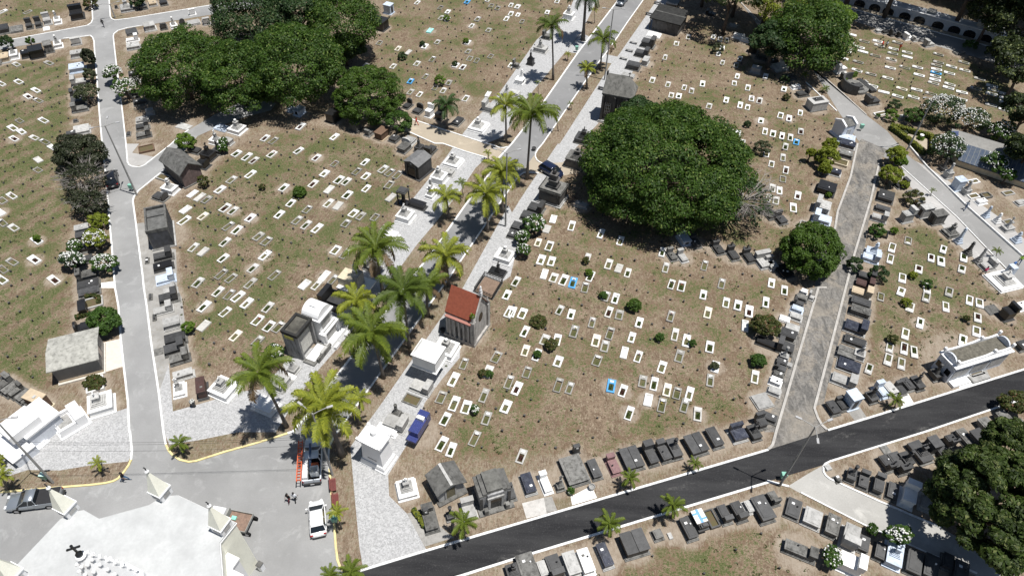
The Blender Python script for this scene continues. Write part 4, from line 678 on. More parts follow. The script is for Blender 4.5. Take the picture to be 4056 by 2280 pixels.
P('baluster_band', stone('pierced_marble', (.45, .45, .44), .5, 14., .7, .1, rand=0.), lambda b: b.box(W/2+.36, 0, 2.06, .12, L*.9, .22))
[P('low_fence', M_PAINT, lambda b: b.box(W*1.35, q*L*.42, 0, .3, .9, .5)) for q in (-1, 1)]; [P('pilaster', M_PAINT, lambda b: b.box(W/2+.62, q*(L/2+.02), .35, .26, .3, 1.5)) for q in (-1, 1)]
# 4c dark pedestal mausoleum with statue in front of the dark blue car
loc, rz, W, L = frame(tp(12, 238, 580), tp(12, 485, 662), tp(12, 560, 525)); W *= .84; L *= .84; H4c = 2.5
o, P = house('dark stained pedestal mausoleum with spiked cornice and a statue column', loc, rz, W, L, 'pedestal_mausoleum', lm='dark pedestal mausoleum')
P('base', TM['l'], lambda b: (b.box(0, 0, 0, W+.6, L+.6, .2), b.box(0, 0, .2, W+.2, L+.2, .25))); P('walls', M_DWALL, lambda b: b.box(0, 0, .45, W, L, H4c-.6)); P('cornice', TM['g'], lambda b: b.box(0, 0, H4c-.15, W+.3, L+.3, .15)); P('wall_panel', TM['d'], lambda b: b.box(0, -L/2-.02, .7, W*.7, .05, 1.1))
P('spiked_rail', TM['g'], lambda b: (b.box(0, -L/2-.08, H4c, W+.2, .06, .28), b.box(-W/2-.08, 0, H4c, .06, L+.05, .28), b.box(W/2+.08, 0, H4c, .06, L+.05, .28)))
P('pedestal', M_DWALL, lambda b: (b.box(0, 0, H4c, W*.5, L*.5, .4), b.box(0, 0, H4c+.4, W*.38, L*.38, .9), b.box(0, 0, H4c+1.3, W*.46, L*.46, .12), b.box(0, 0, H4c+1.42, W*.3, L*.3, .9), b.box(0, 0, H4c+2.32, W*.36, L*.36, .1))); P('statue', TM['d'], lambda b: b.lathe(0, 0, [(.25, H4c+2.42), (.33, H4c+2.7), (.24, H4c+3.1), (.1, H4c+3.2), (.17, H4c+3.4), (.05, H4c+3.55)], 9))
# 5 small black mausoleum
loc, rz, W, L = frame(tp(11, 1478, 312), tp(11, 1640, 385), tp(11, 1765, 240)); W *= .85; L *= .82; H5 = 2.5
o, P = house('small black mausoleum with a low gable and columned door', loc, rz, W, L, lm='small black gabled mausoleum')
P('walls', stone('black_veined_granite', (.05, .05, .05), .4, 2.5, .4, .2, rand=0.), lambda b: gable_walls(b, W, L, H5, H5+.45, 'y')); gable_vs(W, L, H5+.02, H5+.55, .12, .1, 'y').build('roof', stone('grey_granite_roof', (.17, .17, .17), .2, 2, .6, .3, rand=0.), o)
P('plinth', TM['d'], lambda b: b.box(0, 0, 0, W+.7, L+.7, .12)); P('door', M_GLASS_SHADE, lambda b: b.box(0, -L/2-.03, .15, W*.5, .05, 1.7)); [P('column', TM['d'], lambda b: b.box(q*W*.32, -L/2-.1, .12, .16, .16, H5-.3)) for q in (-1, 1)]; P('crest', TM['l'], lambda b: b.box(0, -L/2-.08, H5+.05, .3, .06, .22))
# 6 black canopy monument and its long tomb
loc = T(11, 1490, 605); o, P = house('black four-post canopy monument sheltering a dark statue', loc, AX['A-'], 1.6, 1.6, 'canopy_monument', lm='black canopy monument')
P('base', TM['k'], lambda b: b.box(0, 0, 0, 1.5, 1.5, .3)); P('canopy', TM['d'], lambda b: (b.box(0, 0, 2.5, 1.5, 1.5, .2), b.box(0, 0, 2.7, 1.2, 1.2, .12)))
for a in (-1, 1):
    for c in (-1, 1): P('post', TM['k'], lambda b: b.box(a*.62, c*.62, .3, .16, .16, 2.2))
P('statue', M_BRZ, lambda b: b.lathe(0, 0, [(.3, .3), (.33, .7), (.24, 1.1), (.3, 1.3), (.12, 1.5), (.16, 1.65), (.06, 1.8)], 8))
tomb(11, 1625, 585, 2.6, 1.1, .9, 'S', 'k', 'A-', 'black granite chest tomb lying beside the four-post canopy', True)
# 7 old dark house tomb
loc, rz, W, L = frame(tp(10, 1680, 300), tp(10, 1868, 448), tp(10, 2012, 322)); H7 = 2.6
o, P = house('old blackened mausoleum with a crumbling gabled roof at the fork', loc, rz, W, L, lm='old blackened mausoleum')
P('walls', M_DWALL, lambda b: gable_walls(b, W, L, H7, H7+1.3, 'x')); gable_vs(W, L, H7-.05, H7+1.35, .3, .14, 'x').build('roof', M_DROOF, o); P('plinth', TM['g'], lambda b: b.box(0, 0, 0, W+.4, L+.4, .2)); P('porch', TM['l'], lambda b: (b.box(-W/2-.7, 0, 0, 1.2, L*.9, .35)))
P('stained_gable', stone('red_streaked_render', (.17, .125, .115), .35, 2., .9, .7, rand=0., stain_col=(.05, .045, .04)), lambda b: b.add([(W/2+.01, y, z) for y, z in ((-L/2, 0), (L/2, 0), (L/2, H7), (0, H7+1.25), (-L/2, H7))], [(0, 1, 2, 3, 4)]))
# 8 tomb house with a sunken flat roof
H8 = hat(tp(10, 1545, 1075), tp(10, 0, 890)); loc, rz, W, L = frame(tp(10, 1465, 890), tp(10, 1685, 842), tp(10, 1640, 612), H8)
o, P = house('dark mould-stained tomb house with a sunken parapet roof', loc, rz, W, L, lm='sunken-roof tomb house')
P('walls', stone('blue_black_wall', (.085, .087, .095), .35, 1.5, .9, .5, rand=0.), lambda b: b.box(0, 0, 0, W, L, H8-.35)); P('parapet', M_DROOF, lambda b: ([b.box(0, s*(L/2-.1), H8-.35, W+.1, .24, .5) for s in (-1, 1)], [b.box(s*(W/2-.1), 0, H8-.35, .24, L-.46, .498) for s in (-1, 1)]))
P('roof_slab', stone('mouldy_roof_slab', (.13, .13, .125), .4, 1.3, .9, .5, rand=0.), lambda b: (b.box(0, -L*.16, H8-.35, W-.46, L*.56, .08), b.box(0, L*.28, H8-.35, W-.46, L*.28, .2))); P('plinth', TM['l'], lambda b: b.box(0, 0, 0, W+.4, L+.3, .25)); P('frame_border', TM['g'], lambda b: ([b.box(s*(W/2-.06), -L/2-.02, .25, .12, .1, H8-.7) for s in (-1, 1)], b.box(0, -L/2-.021, .25, W-.3, .1, .12)))
# 9 grey rendered house with lichen roof
loc, rz, W, L = frame(tp(20, 610, 965), tp(20, 1055, 848), tp(20, 1030, 575)); H9 = hat(tp(20, 610, 965), tp(20, 0, 825))
o, P = house('grey rendered tomb house with a lichen-stained shallow gable roof', loc, rz, W, L, lm='lichen-roofed tomb house')
P('walls', M_GREYW, lambda b: gable_walls(b, W, L, H9, H9+.35)); gable_vs(W, L, H9-.02, H9+.42, .38, .12).build('roof', M_ROOFG, o); P('plinth', stone('pale_plinth', (.5, .47, .42), .1, 1, .9, .2), lambda b: b.box(0, -.1, 0, W+.3, L+.4, .22)); P('base_band', TM['t'], lambda b: b.box(0, -L/2-.01, .22, W+.02, .06, .28))
P('arched_window', M_GLASS_SHADE, lambda b: b.add([(W/2+.012, -.1+c, z) for c, z in ((-.5, .9), (.5, .9), (.5, 1.9), (.3, 2.3), (0, 2.45), (-.3, 2.3), (-.5, 1.9))], [tuple(range(7))])); P('window_surround', TM['l'], lambda b: (b.box(W/2+.03, -.72, .8, .06, .14, 1.4), b.box(W/2+.03, .52, .8, .06, .14, 1.4)))
# 10 brown brick tomb
loc, rz, W, L = frame(zp(0, 1500, 1140, 885), zp(0, 1500, 1372, 655), zp(0, 1500, 1180, 520)); L = 2.2; H10 = hat(zp(0, 1500, 1140, 885), zp(0, 1500, 0, 625))
u = Vector((math.cos(R_(rz)), math.sin(R_(rz)))); b_ = Vector(G(*zp(0, 1500, 1140, 885))[:2]); cc = b_+u*W/2+Vector((-u.y, u.x))*L/2; loc = (cc.x, cc.y, 0)
t_ = NT('brown_brick_courses'); br_ = t_.n('TexBrick'); br_.inputs['Scale'].default_value = 3.2; br_.inputs['Color1'].default_value = (.19, .125, .09, 1); br_.inputs['Color2'].default_value = (.14, .09, .062, 1); br_.inputs['Mortar'].default_value = (.09, .07, .055, 1); mp_ = t_.n('Mapping'); mp_.inputs['Rotation'].default_value = (R_(90), 0, 0); t_.l(t_.co(), mp_.inputs[0]); t_.l(mp_.outputs[0], br_.inputs['Vector'])
o, P = house('brown brick block tomb with a flat cream top', loc, rz, W, L, 'brick_tomb', lm='brown brick tomb')
P('walls', t_.fin(br_.outputs[0], .9, .1), lambda b: b.box(0, 0, 0, W, L, H10-.1)); P('roof', TM['t'], lambda b: b.box(0, 0, H10-.1, W+.08, L+.08, .12)); P('base', TM['c'], lambda b: b.box(0, 0, 0, W+.3, L+.3, .14)); P('vent', TM['l'], lambda b: b.box(-.1, -.2, H10+.02, .4, .3, .1))
# 11 big white mausoleum with stepped flat roofs
c_ = G(*zp(0, 1500, 640, 1180), 2.2); o, P = house('large white mausoleum with stepped flat roofs at the photo edge', (c_[0], c_[1], 0), AX['N']-90, 5, 5, lm='large stepped white mausoleum')
P('walls', M_BLUW, lambda b: (b.box(0, 1., 0, 3.4, 3.6, 2.2), b.box(0, -2., 0, 4.6, 2.4, 1.2))); P('roof', M_PAINT, lambda b: b.box(0, 1, 2.2, 3.8, 4., .25)); P('roof', M_PAINT, lambda b: b.box(.2, -.4, 2.45, 2.6, 3.4, 1.1)); P('side_roof', M_PAINT, lambda b: b.box(0, -2.1, 1.2, 4.8, 2.6, .12))
c_ = T(30, 350, 120); o, P = house('small white monument with curved step and slanted grey plate', (c_[0], c_[1], 0), AX['N']-90, 2.4, 2.4)
P('steps', M_PAINT, lambda b: (b.box(0, 0, 0, 2.4, 2.2, .2), b.box(0, .1, .2, 1.9, 1.6, .2), b.box(0, .2, .4, 1.4, 1.2, .3))); P('plate', TM['l'], lambda b: b.box(0, .2, .7, .8, .7, .12)); P('back_block', M_PAINT, lambda b: b.box(0, .9, 0, 1.3, .4, 1.1))
# 12 white fenced plinth
c_ = T(20, 690, 1320, .9); o, P = house('white tomb with a scrolled railing around its sunken court', (c_[0], c_[1], 0), AX['N']-90-12, 2.8, 3.2, 'railed_tomb', lm='white railed tomb')
P('base', M_PAINT, lambda b: (b.box(0, 0, 0, 3.1, 3.4, .18), b.box(0, 0, .18, 2.7, 3., .6))); P('back_block', M_PAINT, lambda b: b.box(0, 1.0, .78, 2.7, 1.1, .9)); P('court_floor', TM['l'], lambda b: b.box(0, -.5, .78, 2., 1.4, .03)); [P('side_block', M_PAINT, lambda b: b.box(q*1.2, -.5, .78, .3, 1.8, .5)) for q in (-1, 1)]
P('railing', stone('scroll_railing', (.5, .5, .5), .6, 12., .6, .2, rand=0.), lambda b: (b.box(0, -1.32, .78, 2.1, .08, .42),)); P('plaque', M_BRZ, lambda b: b.box(.4, -1.52, .4, .7, .04, .25))
# 13 large white monument by the plaza
loc, rz, W, L = frame(tp(31, 1020, 295), tp(31, 1300, 438), tp(31, 1430, 275)); W *= .93; L = W*.74; H13 = 4.7
u = Vector((math.cos(R_(rz)), math.sin(R_(rz)))); b_ = Vector(G(*tp(31, 1300, 438))[:2]); cc = b_-u*W/2+Vector((-u.y, u.x))*L/2; loc = (cc.x, cc.y, 0)
o, P = house('tall white tapered monument with a stepped top by the plaza', loc, rz, W, L, 'grand_monument', lm='tall white tapered monument')
P('base', M_PAINT, lambda b: (b.box(0, 0, 0, W, L, .18), b.box(0, 0, .18, W*.93, L*.93, .5, 0, .95), b.box(0, 0, .68, W*.86, L*.86, .2))); P('body', M_PAINT, lambda b: b.box(0, 0, .88, W*.78, L*.76, H13-1.3, 0, .84)); P('cornice', M_PAINT, lambda b: (b.box(0, 0, H13-.42, W*.8, L*.8, .2), b.box(0, 0, H13-.22, W*.88, L*.88, .22)))
P('top_steps', M_PAINT, lambda b: [b.box(0, .1, H13+.14*i, W*(.5-.09*i), L*(.5-.09*i), .14) for i in range(3)]); P('urn', M_PAINT, lambda b: b.lathe(0, .1, [(.3, H13+.42), (.34, H13+.7), (.3, H13+.95), (.2, H13+1.)], 12)); [P('corner_scroll', M_PAINT, lambda b: b.box(x*W*.4, y*L*.4, H13, .3, .3, .22)) for x in (-1, 1) for y in (-1, 1)]; P('inscription', TM['l'], lambda b: b.box(0, -L*.36, 1.5, W*.34, .1, .16))
# 14, 15 the two grey mausoleums on the black road
loc, rz, W, L = frame(tp(31, 1838, 740), tp(31, 2118, 592), tp(31, 1985, 390)); W *= .88; L *= .85; H14 = 2.0
o, P = house('weathered grey mausoleum with a wavy gabled roof and grille door', loc, rz, W, L, lm='wavy-roofed grey mausoleum')
P('walls', stone('bleached_grey_wall', (.5, .5, .49), .2, 1.4, .85, .35, rand=0., stain_col=(.12, .12, .12)), lambda b: gable_walls(b, W, L, H14, H14+.75, 'y')); gable_vs(W, L, H14-.1, H14+.8, .28, .12, 'y').build('roof', M_DROOF, o); P('ridge_cap', TM['l'], lambda b: b.box(0, 0, H14+.84, .3, L+.5, .1)); P('plinth', TM['g'], lambda b: b.box(0, -.15, 0, W+.5, L+.7, .2)); P('door', stone('wrought_grille', (.2, .18, .12), .6, 20, .6, .2, rand=0.), lambda b: b.box(-.1, -L/2-.03, .2, .95, .05, 1.7)); [P('door_frame', TM['l'], lambda b: b.box(-.1+q*.58, -L/2-.04, .2, .16, .1, 1.85)) for q in (-1, 1)]
loc, rz, W, L = frame(tp(31, 2235, 835), tp(31, 2600, 720), tp(31, 2500, 470)); W *= .86; L *= .8; H15 = 2.7
o, P = house('big dark mausoleum with stepped roof slabs and a black doorway', loc, rz, W, L, lm='stepped-roof dark mausoleum')
P('walls', stone('black_streaked_wall', (.36, .36, .36), .25, 1.3, .85, .65, rand=0., stain_col=(.03, .03, .03)), lambda b: (b.box(0, 0, 0, W*.92, L*.92, H15), b.box(0, -L*.47, 0, W*.5, .3, H15+.3))); P('roof', M_DROOF, lambda b: b.box(0, .1, H15, W, L, .2)); P('roof', M_DROOF, lambda b: b.box(0, .1, H15+.2, W*.76, L*.98, .25)); P('roof_crown', stone('roof_crown_moss', (.15, .148, .135), .35, 1.2, .9, .5, rand=0.), lambda b: b.box(0, .1, H15+.45, W*.48, L*.96, .3))
P('doorway', M_GLASS_SHADE, lambda b: b.box(0, -L*.47-.17, .25, 1.1, .06, 1.8)); [P('door_frame', TM['l'], lambda b: b.box(q*.72, -L*.47-.2, .2, .26, .2, 2.)) for q in (-1, 1)]; [P('door_block', TM['g'], lambda b: b.box(q*1.15, -L*.47-.55, .2, .4, .45, .8)) for q in (-1, 1)]; P('arched_lintel', TM['l'], lambda b: b.box(0, -L*.47-.2, 2.2, 1.8, .2, .3)); P('plinth', TM['g'], lambda b: b.box(0, -.3, 0, W+.4, L+.8, .2)); [P('pilaster', TM['d'], lambda b: b.box(q*W*.44, -L*.47, .2, .3, .2, H15-.3)) for q in (-1, 1)]
# 16 curved dark monument
c_ = T(3, 880, 890); AXC = AX['U-']; o, P = house('dark stone monument with a curved back wall and stepped court', (c_[0], c_[1], 0), AXC-90, 5, 5, 'curved_monument', lm='curved dark monument')
def curve(b):
    n = 12; ro, ri = 2.75, 2.4; a0, a1 = R_(-15), R_(150)
    vs = []
    for i in range(n+1):
        a = a0+(a1-a0)*i/n; h = 1.9
        vs += [(ri*math.cos(a), .1+ri*math.sin(a), 0), (ro*math.cos(a), .1+ro*math.sin(a), 0), (ro*math.cos(a), .1+ro*math.sin(a), h), (ri*math.cos(a), .1+ri*math.sin(a), h)]
    fs = [(0, 1, 2, 3), (4*n+3, 4*n+2, 4*n+1, 4*n)]
    for i in range(n):
        for k in range(4): fs.append((4*i+k, 4*i+4+k, 4*i+4+(k+1) % 4, 4*i+(k+1) % 4))
    b.add(vs, fs)
P('back_wall', TM['d'], curve); P('court_floor', TM['g'], lambda b: b.lathe(0, .1, [(2.35, 0), (2.35, .5)], 20)); P('tomb_slab', TM['d'], lambda b: (b.box(0, .2, .5, 1.2, 2.4, .3), b.box(-1.2, .4, .5, .7, 1.9, .2))); P('steps', TM['d'], lambda b: (b.box(0, -2.1, 0, 4.6, .8, .55), b.box(0, -2.75, 0, 4.4, .5, .3))); P('front_bench', TM['l'], lambda b: b.box(-.9, -3.3, 0, 1.8, .3, .3)); P('front_bench', TM['l'], lambda b: b.box(1.3, -3.3, 0, 1., .3, .3)); P('gold_plate', M_BRZ, lambda b: b.box(.5, .6, .8, .5, .4, .1))
# 17 small white chapel tomb
loc, rz, W, L = frame(tp(3, 722, 1340), tp(3, 880, 1290), tp(3, 930, 1180)); W, L = 2.6, 2.4; c_ = T(3, 790, 1225, 2.6); H17 = 2.4
o, P = house('small white gabled chapel tomb at the forking of the upper path', (c_[0], c_[1], 0), AX['U+']+6, W, L, lm='white gabled chapel tomb')
P('walls', M_BLUW, lambda b: gable_walls(b, W, L, H17, H17+.5, 'x')); gable_vs(W-.4, L, H17, H17+.5, .05, .08, 'x').build('roof', M_DROOF, o); P('gable_coping', M_PAINT, lambda b: [b.add([(s*(W/2-.12)+d, y, z) for d in (-.17, .17) for y, z in ((-L/2-.15, H17), (-L/2-.15, H17+.35), (0, H17+.95), (L/2+.15, H17+.35), (L/2+.15, H17), (0, H17+.5))], [(0, 1, 2, 5), (5, 2, 3, 4), (11, 8, 7, 6), (10, 9, 8, 11), (1, 7, 8, 2), (2, 8, 9, 3), (0, 6, 7, 1), (3, 9, 10, 4)]) for s in (-1, 1)]); P('plinth', M_BLUW, lambda b: b.box(0, 0, 0, W+.4, L+.4, .3)); P('door', TM['l'], lambda b: b.box(0, -L/2-.02, .3, .8, .05, 1.5))
# 18 pale box tomb with dark cross panel
loc, rz, W, L = frame(tp(3, 470, 1155), tp(3, 640, 1115), tp(3, 655, 1045)); c_ = T(3, 505, 1010, 1.6); W, L = 2.0, 3.2
o, P = house('pale box tomb with a black cross on its dark front panel', (c_[0], c_[1], 0), AX['U+']-90+180, W, L, 'box_tomb', lm='black-cross box tomb')
P('walls', TM['l'], lambda b: b.box(0, 0, 0, W, L, 1.6)); P('roof', TM['l'], lambda b: b.box(0, 0, 1.6, W+.12, L+.12, .12)); P('top_slab', TM['d'], lambda b: b.box(.2, -.1, 1.72, W*.55, L*.6, .05)); P('front_panel', TM['g'], lambda b: b.box(0, -L/2-.02, .2, 1.1, .05, 1.2)); P('cross', TM['k'], lambda b: b.cross(0, -L/2-.07, .3, .95, .6, .14)); P('plinth', TM['g'], lambda b: b.box(0, 0, 0, W+.3, L+.3, .15)); P('urn', M_BRZ, lambda b: b.lathe(.3, .3, [(.2, 1.77), (.3, 1.9), (.1, 2.)], 8))
# 19 long white vault with scalloped parapets by the black road
Z = lambda x, y: zp(3650, 1320, x, y, 3.635)
H19 = 3.0; loc, rz, W, L = frame(Z(500, 525), Z(1345, 262), Z(1225, 110), H19)
W = (Vector(G(*Z(500, 525), H19))-Vector(G(*Z(1345, 262), H19))).length; L = 2.9
u = Vector((math.cos(R_(rz)), math.sin(R_(rz)))); a_ = Vector(G(*Z(500, 525), H19)[:2]); cc = a_+u*W/2+Vector((-u.y, u.x))*L/2; loc = (cc.x, cc.y, 0)
o, P = house('long white family vault with scalloped parapets and a weedy roof', loc, rz, W, L, 'family_vault', lm='white scalloped vault')
P('walls', M_BLUW, lambda b: b.box(0, 0, 0, W-.5, L-.4, H19-.1)); P('cornice', M_PAINT, lambda b: b.box(0, 0, H19-.1, W, L, .14)); P('roof_bed', stone('weedy_roof', (.14, .13, .105), .5, 2.5, .95, .4, rand=0.), lambda b: b.box(0, .1, H19+.04, W-.9, L-1., .1))
def parapet(y):
    def f(b):
        n = 24; vs = []
        for i in range(n+1):
            t = i/n; x = -(W-.8)/2+(W-.8)*t; h = .38+.35*max(0, 1-abs(t-.66)/.16)**1.6+.18*(1-min(1, t/.12) if t < .12 else 0)+.15*(max(0, (t-.9)/.1))
            vs += [(x, y-.11, H19+.04), (x, y+.11, H19+.04), (x, y+.11, H19+.04+h), (x, y-.11, H19+.04+h)]
        fs = [(0, 3, 2, 1), (4*n, 4*n+1, 4*n+2, 4*n+3)]
        for i in range(n):
            for k in range(4): fs.append((4*i+k, 4*i+(k+1) % 4, 4*i+4+(k+1) % 4, 4*i+4+k))
        b.add(vs, fs)
    return f
P('parapet', M_PAINT, parapet(-L/2+.45)); P('parapet', M_PAINT, parapet(L/2-.3))
for s in (-1, 1): P('end_arch', M_BLUW, lambda b: b.add([(s*(W/2-.42)+d, (L/2-.5)*math.cos(t*math.pi/8)+.07, H19+.04+.95*math.sin(t*math.pi/8)) for d in (-.1, .1) for t in range(9)], [tuple(range(9)), tuple(range(17, 8, -1))]+[(i, 9+i, 10+i, i+1) for i in range(8)]))
[P('parapet_urn', M_PAINT, lambda b: b.box(x, y, H19+.6, .3, .3, .45)) for x in (-W*.47, W*.15, W*.47) for y in (-L/2+.45, L/2-.3)]; [P('wall_panel', TM['l'], lambda b: b.box(x, -L/2+.19, .7, W*.26, .06, 1.5)) for x in (-W*.3, .02*W, W*.32)]; P('planter', M_PAINT, lambda b: b.box(-W*.3, -L/2-.35, 0, 2.6, .9, .4)); P('low_slab', TM['l'], lambda b: b.box(W*.03, -L/2-.5, 0, 2.6, 1., .3)); [P('side_niche', M_GLASS_SHADE, lambda b: b.box(-W/2+.24, q*.7, 1., .05, .7, .9)) for q in (-1, 1)]
# 20 long white niche vault along the far path
a_, b2 = Vector(G(*tp(3, 520, -40))[:2]), Vector(G(*tp(3, 3300, 735))[:2]); W = (b2-a_).length; rz = ang(a_, b2); u = (b2-a_).normalized(); v = Vector((-u.y, u.x)); L = 3.2; H20 = 2.1
cc = (a_+b2)/2+v*L/2; o, P = house('long whitewashed vault wall with dark arched niches beside the shaded path', (cc.x, cc.y, 0), rz, 2, 2, 'niche_vault', lm='arched niche vault')
TPOS.pop(); BARE.pop()
P('walls', stone('bluish_whitewash', (.52, .54, .57), .15, .8, .8, .35, rand=0., stain_col=(.2, .21, .22)), lambda b: b.box(0, 0, 0, W, L, H20)); P('coping', M_PAINT, lambda b: b.box(0, -L/2+.1, H20, W, .4, .12))  # bluish off-white wall with grey blotches
RR = random.Random(3)
for i in range(int(W/3.3)):
    x = -W/2+2+i*3.3+RR.uniform(-.3, .3)
    if RR.random() < .12: continue
    P('arched_niche_shade', M_GLASS_SHADE, lambda b: b.add([(x+1.15*c, -L/2-.02, z) for c, z in ((-1, .05), (1, .05), (1, .8), (.85, 1.15), (.5, 1.4), (0, 1.5), (-.5, 1.4), (-.85, 1.15), (-1, .8))], [tuple(range(9))]))  # flat dark face, the shade inside the niche painted as colour
    if RR.random() < .6: P('roof_block', TM['l'], lambda b: b.box(x+1.4, .4, H20, RR.uniform(1.4, 2.2), 2., RR.uniform(.4, 1.1)))
# 21 long low store with the blue sheet roof and solar panels
Zb = lambda x, y: zp(3656, 500, x, y)
p = [G(*Zb(*q), h) for q, h in (((900, 860), 1.2), ((3300, 1660), 1.2), ((3300, 1130), 3.0), ((700, 330), 3.0))]
o = thing('store_building', 'long low store with dark blue roofing and a bare concrete deck', 'building', (p[0][0], p[0][1], 0), 0, own=True); landmark('blue-roofed store', p[0])
def rel(q): return (q[0]-p[0][0], q[1]-p[0][1], q[2])
t_ = NT('blue_sheet_roof'); wv = t_.n('TexWave', bands_direction='X'); wv.inputs['Scale'].default_value = .45; wv.inputs['Distortion'].default_value = .4; mp_ = t_.n('Mapping'); mp_.inputs['Rotation'].default_value = (0, 0, R_(28)); t_.l(t_.co(), mp_.inputs[0]); t_.l(mp_.outputs[0], wv.inputs['Vector'])
n_ = t_.noise(2.5, 4, .7); c_ = t_.mix(t_.ramp(n_, .35, .7), (.05, .075, .125), (.11, .125, .14)); c_ = t_.mix(t_.math('MULTIPLY', t_.ramp(wv.outputs['Fac'], .94, .99), .5), c_, (.25, .25, .23)); M_BLUER = t_.fin(c_, .7, .2)
def slabq(qs, th):
    mb = MB(); q = [rel(x) for x in qs]; t2 = [(x, y, z-th) for x, y, z in q]; mb.add(q+t2, [(0, 1, 2, 3), (7, 6, 5, 4), (0, 4, 5, 1), (1, 5, 6, 2), (2, 6, 7, 3), (3, 7, 4, 0)]); return mb
slabq(p, .15).build('sheet_roof', M_BLUER, o)
dk = [p[3], p[2], G(*Zb(2900, 700), 3.0), G(*Zb(740, 60), 3.0)]; slabq(dk, .25).build('concrete_deck', stone('bare_deck_concrete', (.235, .23, .215), .15, .5, .9, .35, rand=0., stain_col=(.12, .115, .11)), o)
wl = [p[0], p[1]]; mb = MB(); q0, q1 = rel(p[0]), rel(p[1]); q2, q3 = rel(dk[2]), rel(dk[3])
mb.add([(q0[0], q0[1]+.3, 0), (q1[0], q1[1]+.3, 0), (q1[0], q1[1]+.3, 1.05), (q0[0], q0[1]+.3, 1.05), (q2[0], q2[1], 0), (q3[0], q3[1], 0), (q3[0], q3[1], 2.74), (q2[0], q2[1], 2.74)], [(0, 1, 2, 3), (4, 5, 6, 7), (5, 0, 3, 6), (1, 4, 7, 2)]); mb.build('walls', TM['c'], o)
sp = [G(*Zb(735, 125), 3.6), G(*Zb(735, 245), 3.2), G(*Zb(905, 245), 3.2), G(*Zb(910, 125), 3.6)]
so_ = thing('solar_panel', 'blue solar panel on the concrete deck of the long store', 'solar panel', sp[1], 0, own=True)
def relb(q, b): return tuple(q[i]-(b[i] if i < 2 else sp[1][2]) for i in range(3))
for k in (0, 1):
    f = lambda i, j, t: tuple(sp[i][n]*(1-t)+sp[j][n]*t for n in range(3))
    qs = [f(0, 1, .02+.5*k), f(0, 1, .46+.5*k), f(3, 2, .46+.5*k), f(3, 2, .02+.5*k)]; mb = MB(); mb.add([relb(q, sp[1]) for q in qs]+[tuple(relb(q, sp[1])[i]-(.05 if i == 2 else 0) for i in range(3)) for q in qs], [(0, 1, 2, 3), (7, 6, 5, 4), (0, 4, 5, 1), (1, 5, 6, 2), (2, 6, 7, 3), (3, 7, 4, 0)]); mb.build('cell_panel', plain('solar_cells', (.055, .075, .16), .2, .5), so_)
mb = MB(); [mb.box(relb(sp[i], sp[1])[0]+.05, relb(sp[i], sp[1])[1], -.25, .08, .08, .2+relb(sp[i], sp[1])[2]) for i in range(4)]; mb.build('stand', M_KGREY, so_)
# 22 iron railing enclosure behind the red roofed mausoleum
cs = [Vector(G(*q)[:2]) for q in ((1920, 1094.8), (1990.8, 1122), (1950.4, 1188), (1879, 1156))]; c_ = sum(cs, Vector((0, 0)))/4
o = thing('iron_enclosure', 'bare earth plot inside a low black iron railing', 'railing', (c_.x, c_.y, 0), 0, own=True); landmark('iron-railed earth plot', c_); M_IRON = plain('black_iron', (.02, .02, .02), .5, .4)
mbk = MB(); mbk.prism([(q-c_)*1.03 for q in cs], 0, .1); mbk.build('kerb', TM['g'], o); mbk = MB(); mbk.prism([(q-c_)*.95 for q in cs], .1, .12); mbk.build('soil', bed_mat('bare_brown_earth', (.23, .165, .125), (.16, .115, .085)), o)
for i in range(4):
    a, b = cs[i]-c_, cs[(i+1) % 4]-c_; mb = MB(); n = int((b-a).length/.22)
    for k in range(n): q = a+(b-a)*k/n; mb.box(q.x, q.y, .1, .05, .05, .95)
    d = math.degrees(math.atan2((b-a).y, (b-a).x)); m_ = (a+b)/2
    for z in (.25, .62, .9): mb.box(m_.x, m_.y, z, (b-a).length, .06, .05, d)
    mb.build('railing', M_IRON, o)
TPOS.append((c_.x, c_.y, 3.))
# 23 stele of the flagstone tomb, statues, arched plates
def slab_stele(rc, x, y, W, D_, H, m, ax, desc, name='stele', cat='headstone'):
    q = T(rc, x, y); o, P = house(desc, q, AX[ax]-90, W, W, name); o['category'] = cat
    P('block', m, lambda b: b.box(0, 0, 0, W, D_, H)); P('base', m, lambda b: b.box(0, 0, 0, W+.2, D_+.2, .18)); P('crest', TM['l'], lambda b: b.box(0, -D_/2-.02, H*.7, .25, .05, .3)); return o
slab_stele(32, 640, 205, .75, .45, 1.5, TM['d'], 'B+', 'dark grey stele at the head of the flagstone tomb')
slab_stele(31, 1715, 850, .55, .4, 1.7, TM['d'], 'B+', 'slim dark stele rising from the tomb with a hedge beside it')
slab_stele(1, 850, 545, .6, .5, 2.2, M_BLUW, 'R+', 'slim pale stone column in the shade below the large trees', 'stone_column', 'column')
slab_stele(13, 2400, 1330, 1., .8, 2., TM['v'], 'U+', 'bluish figure block on the big white terrace tomb', 'statue_block', 'statue')
# cream plinth with statue beside the avenue
o, P = house('cream box monument topped by a pale stone figure', T(11, 960, 1400, 1.5), AX['A-']-90, 2.6, 2.6, 'figure_monument', lm='cream figure monument')
P('terrace', M_PAINT, lambda b: b.box(0, -.8, 0, 3.2, 4.2, .2)); P('chest', TM['c'], lambda b: b.box(0, 0, .2, 2., 2.6, 1.3)); P('pedestal', TM['l'], lambda b: (b.box(0, -1.3, .2, 1.5, .7, 2.1), b.box(.2, -.9, 2.3, .7, .7, .3))); P('figure', TM['w'], lambda b: b.lathe(.2, -.9, [(.35, 2.6), (.4, 2.9), (.25, 3.3), (.33, 3.5), (.14, 3.7), (.18, 3.85), (.08, 4.)], 9))
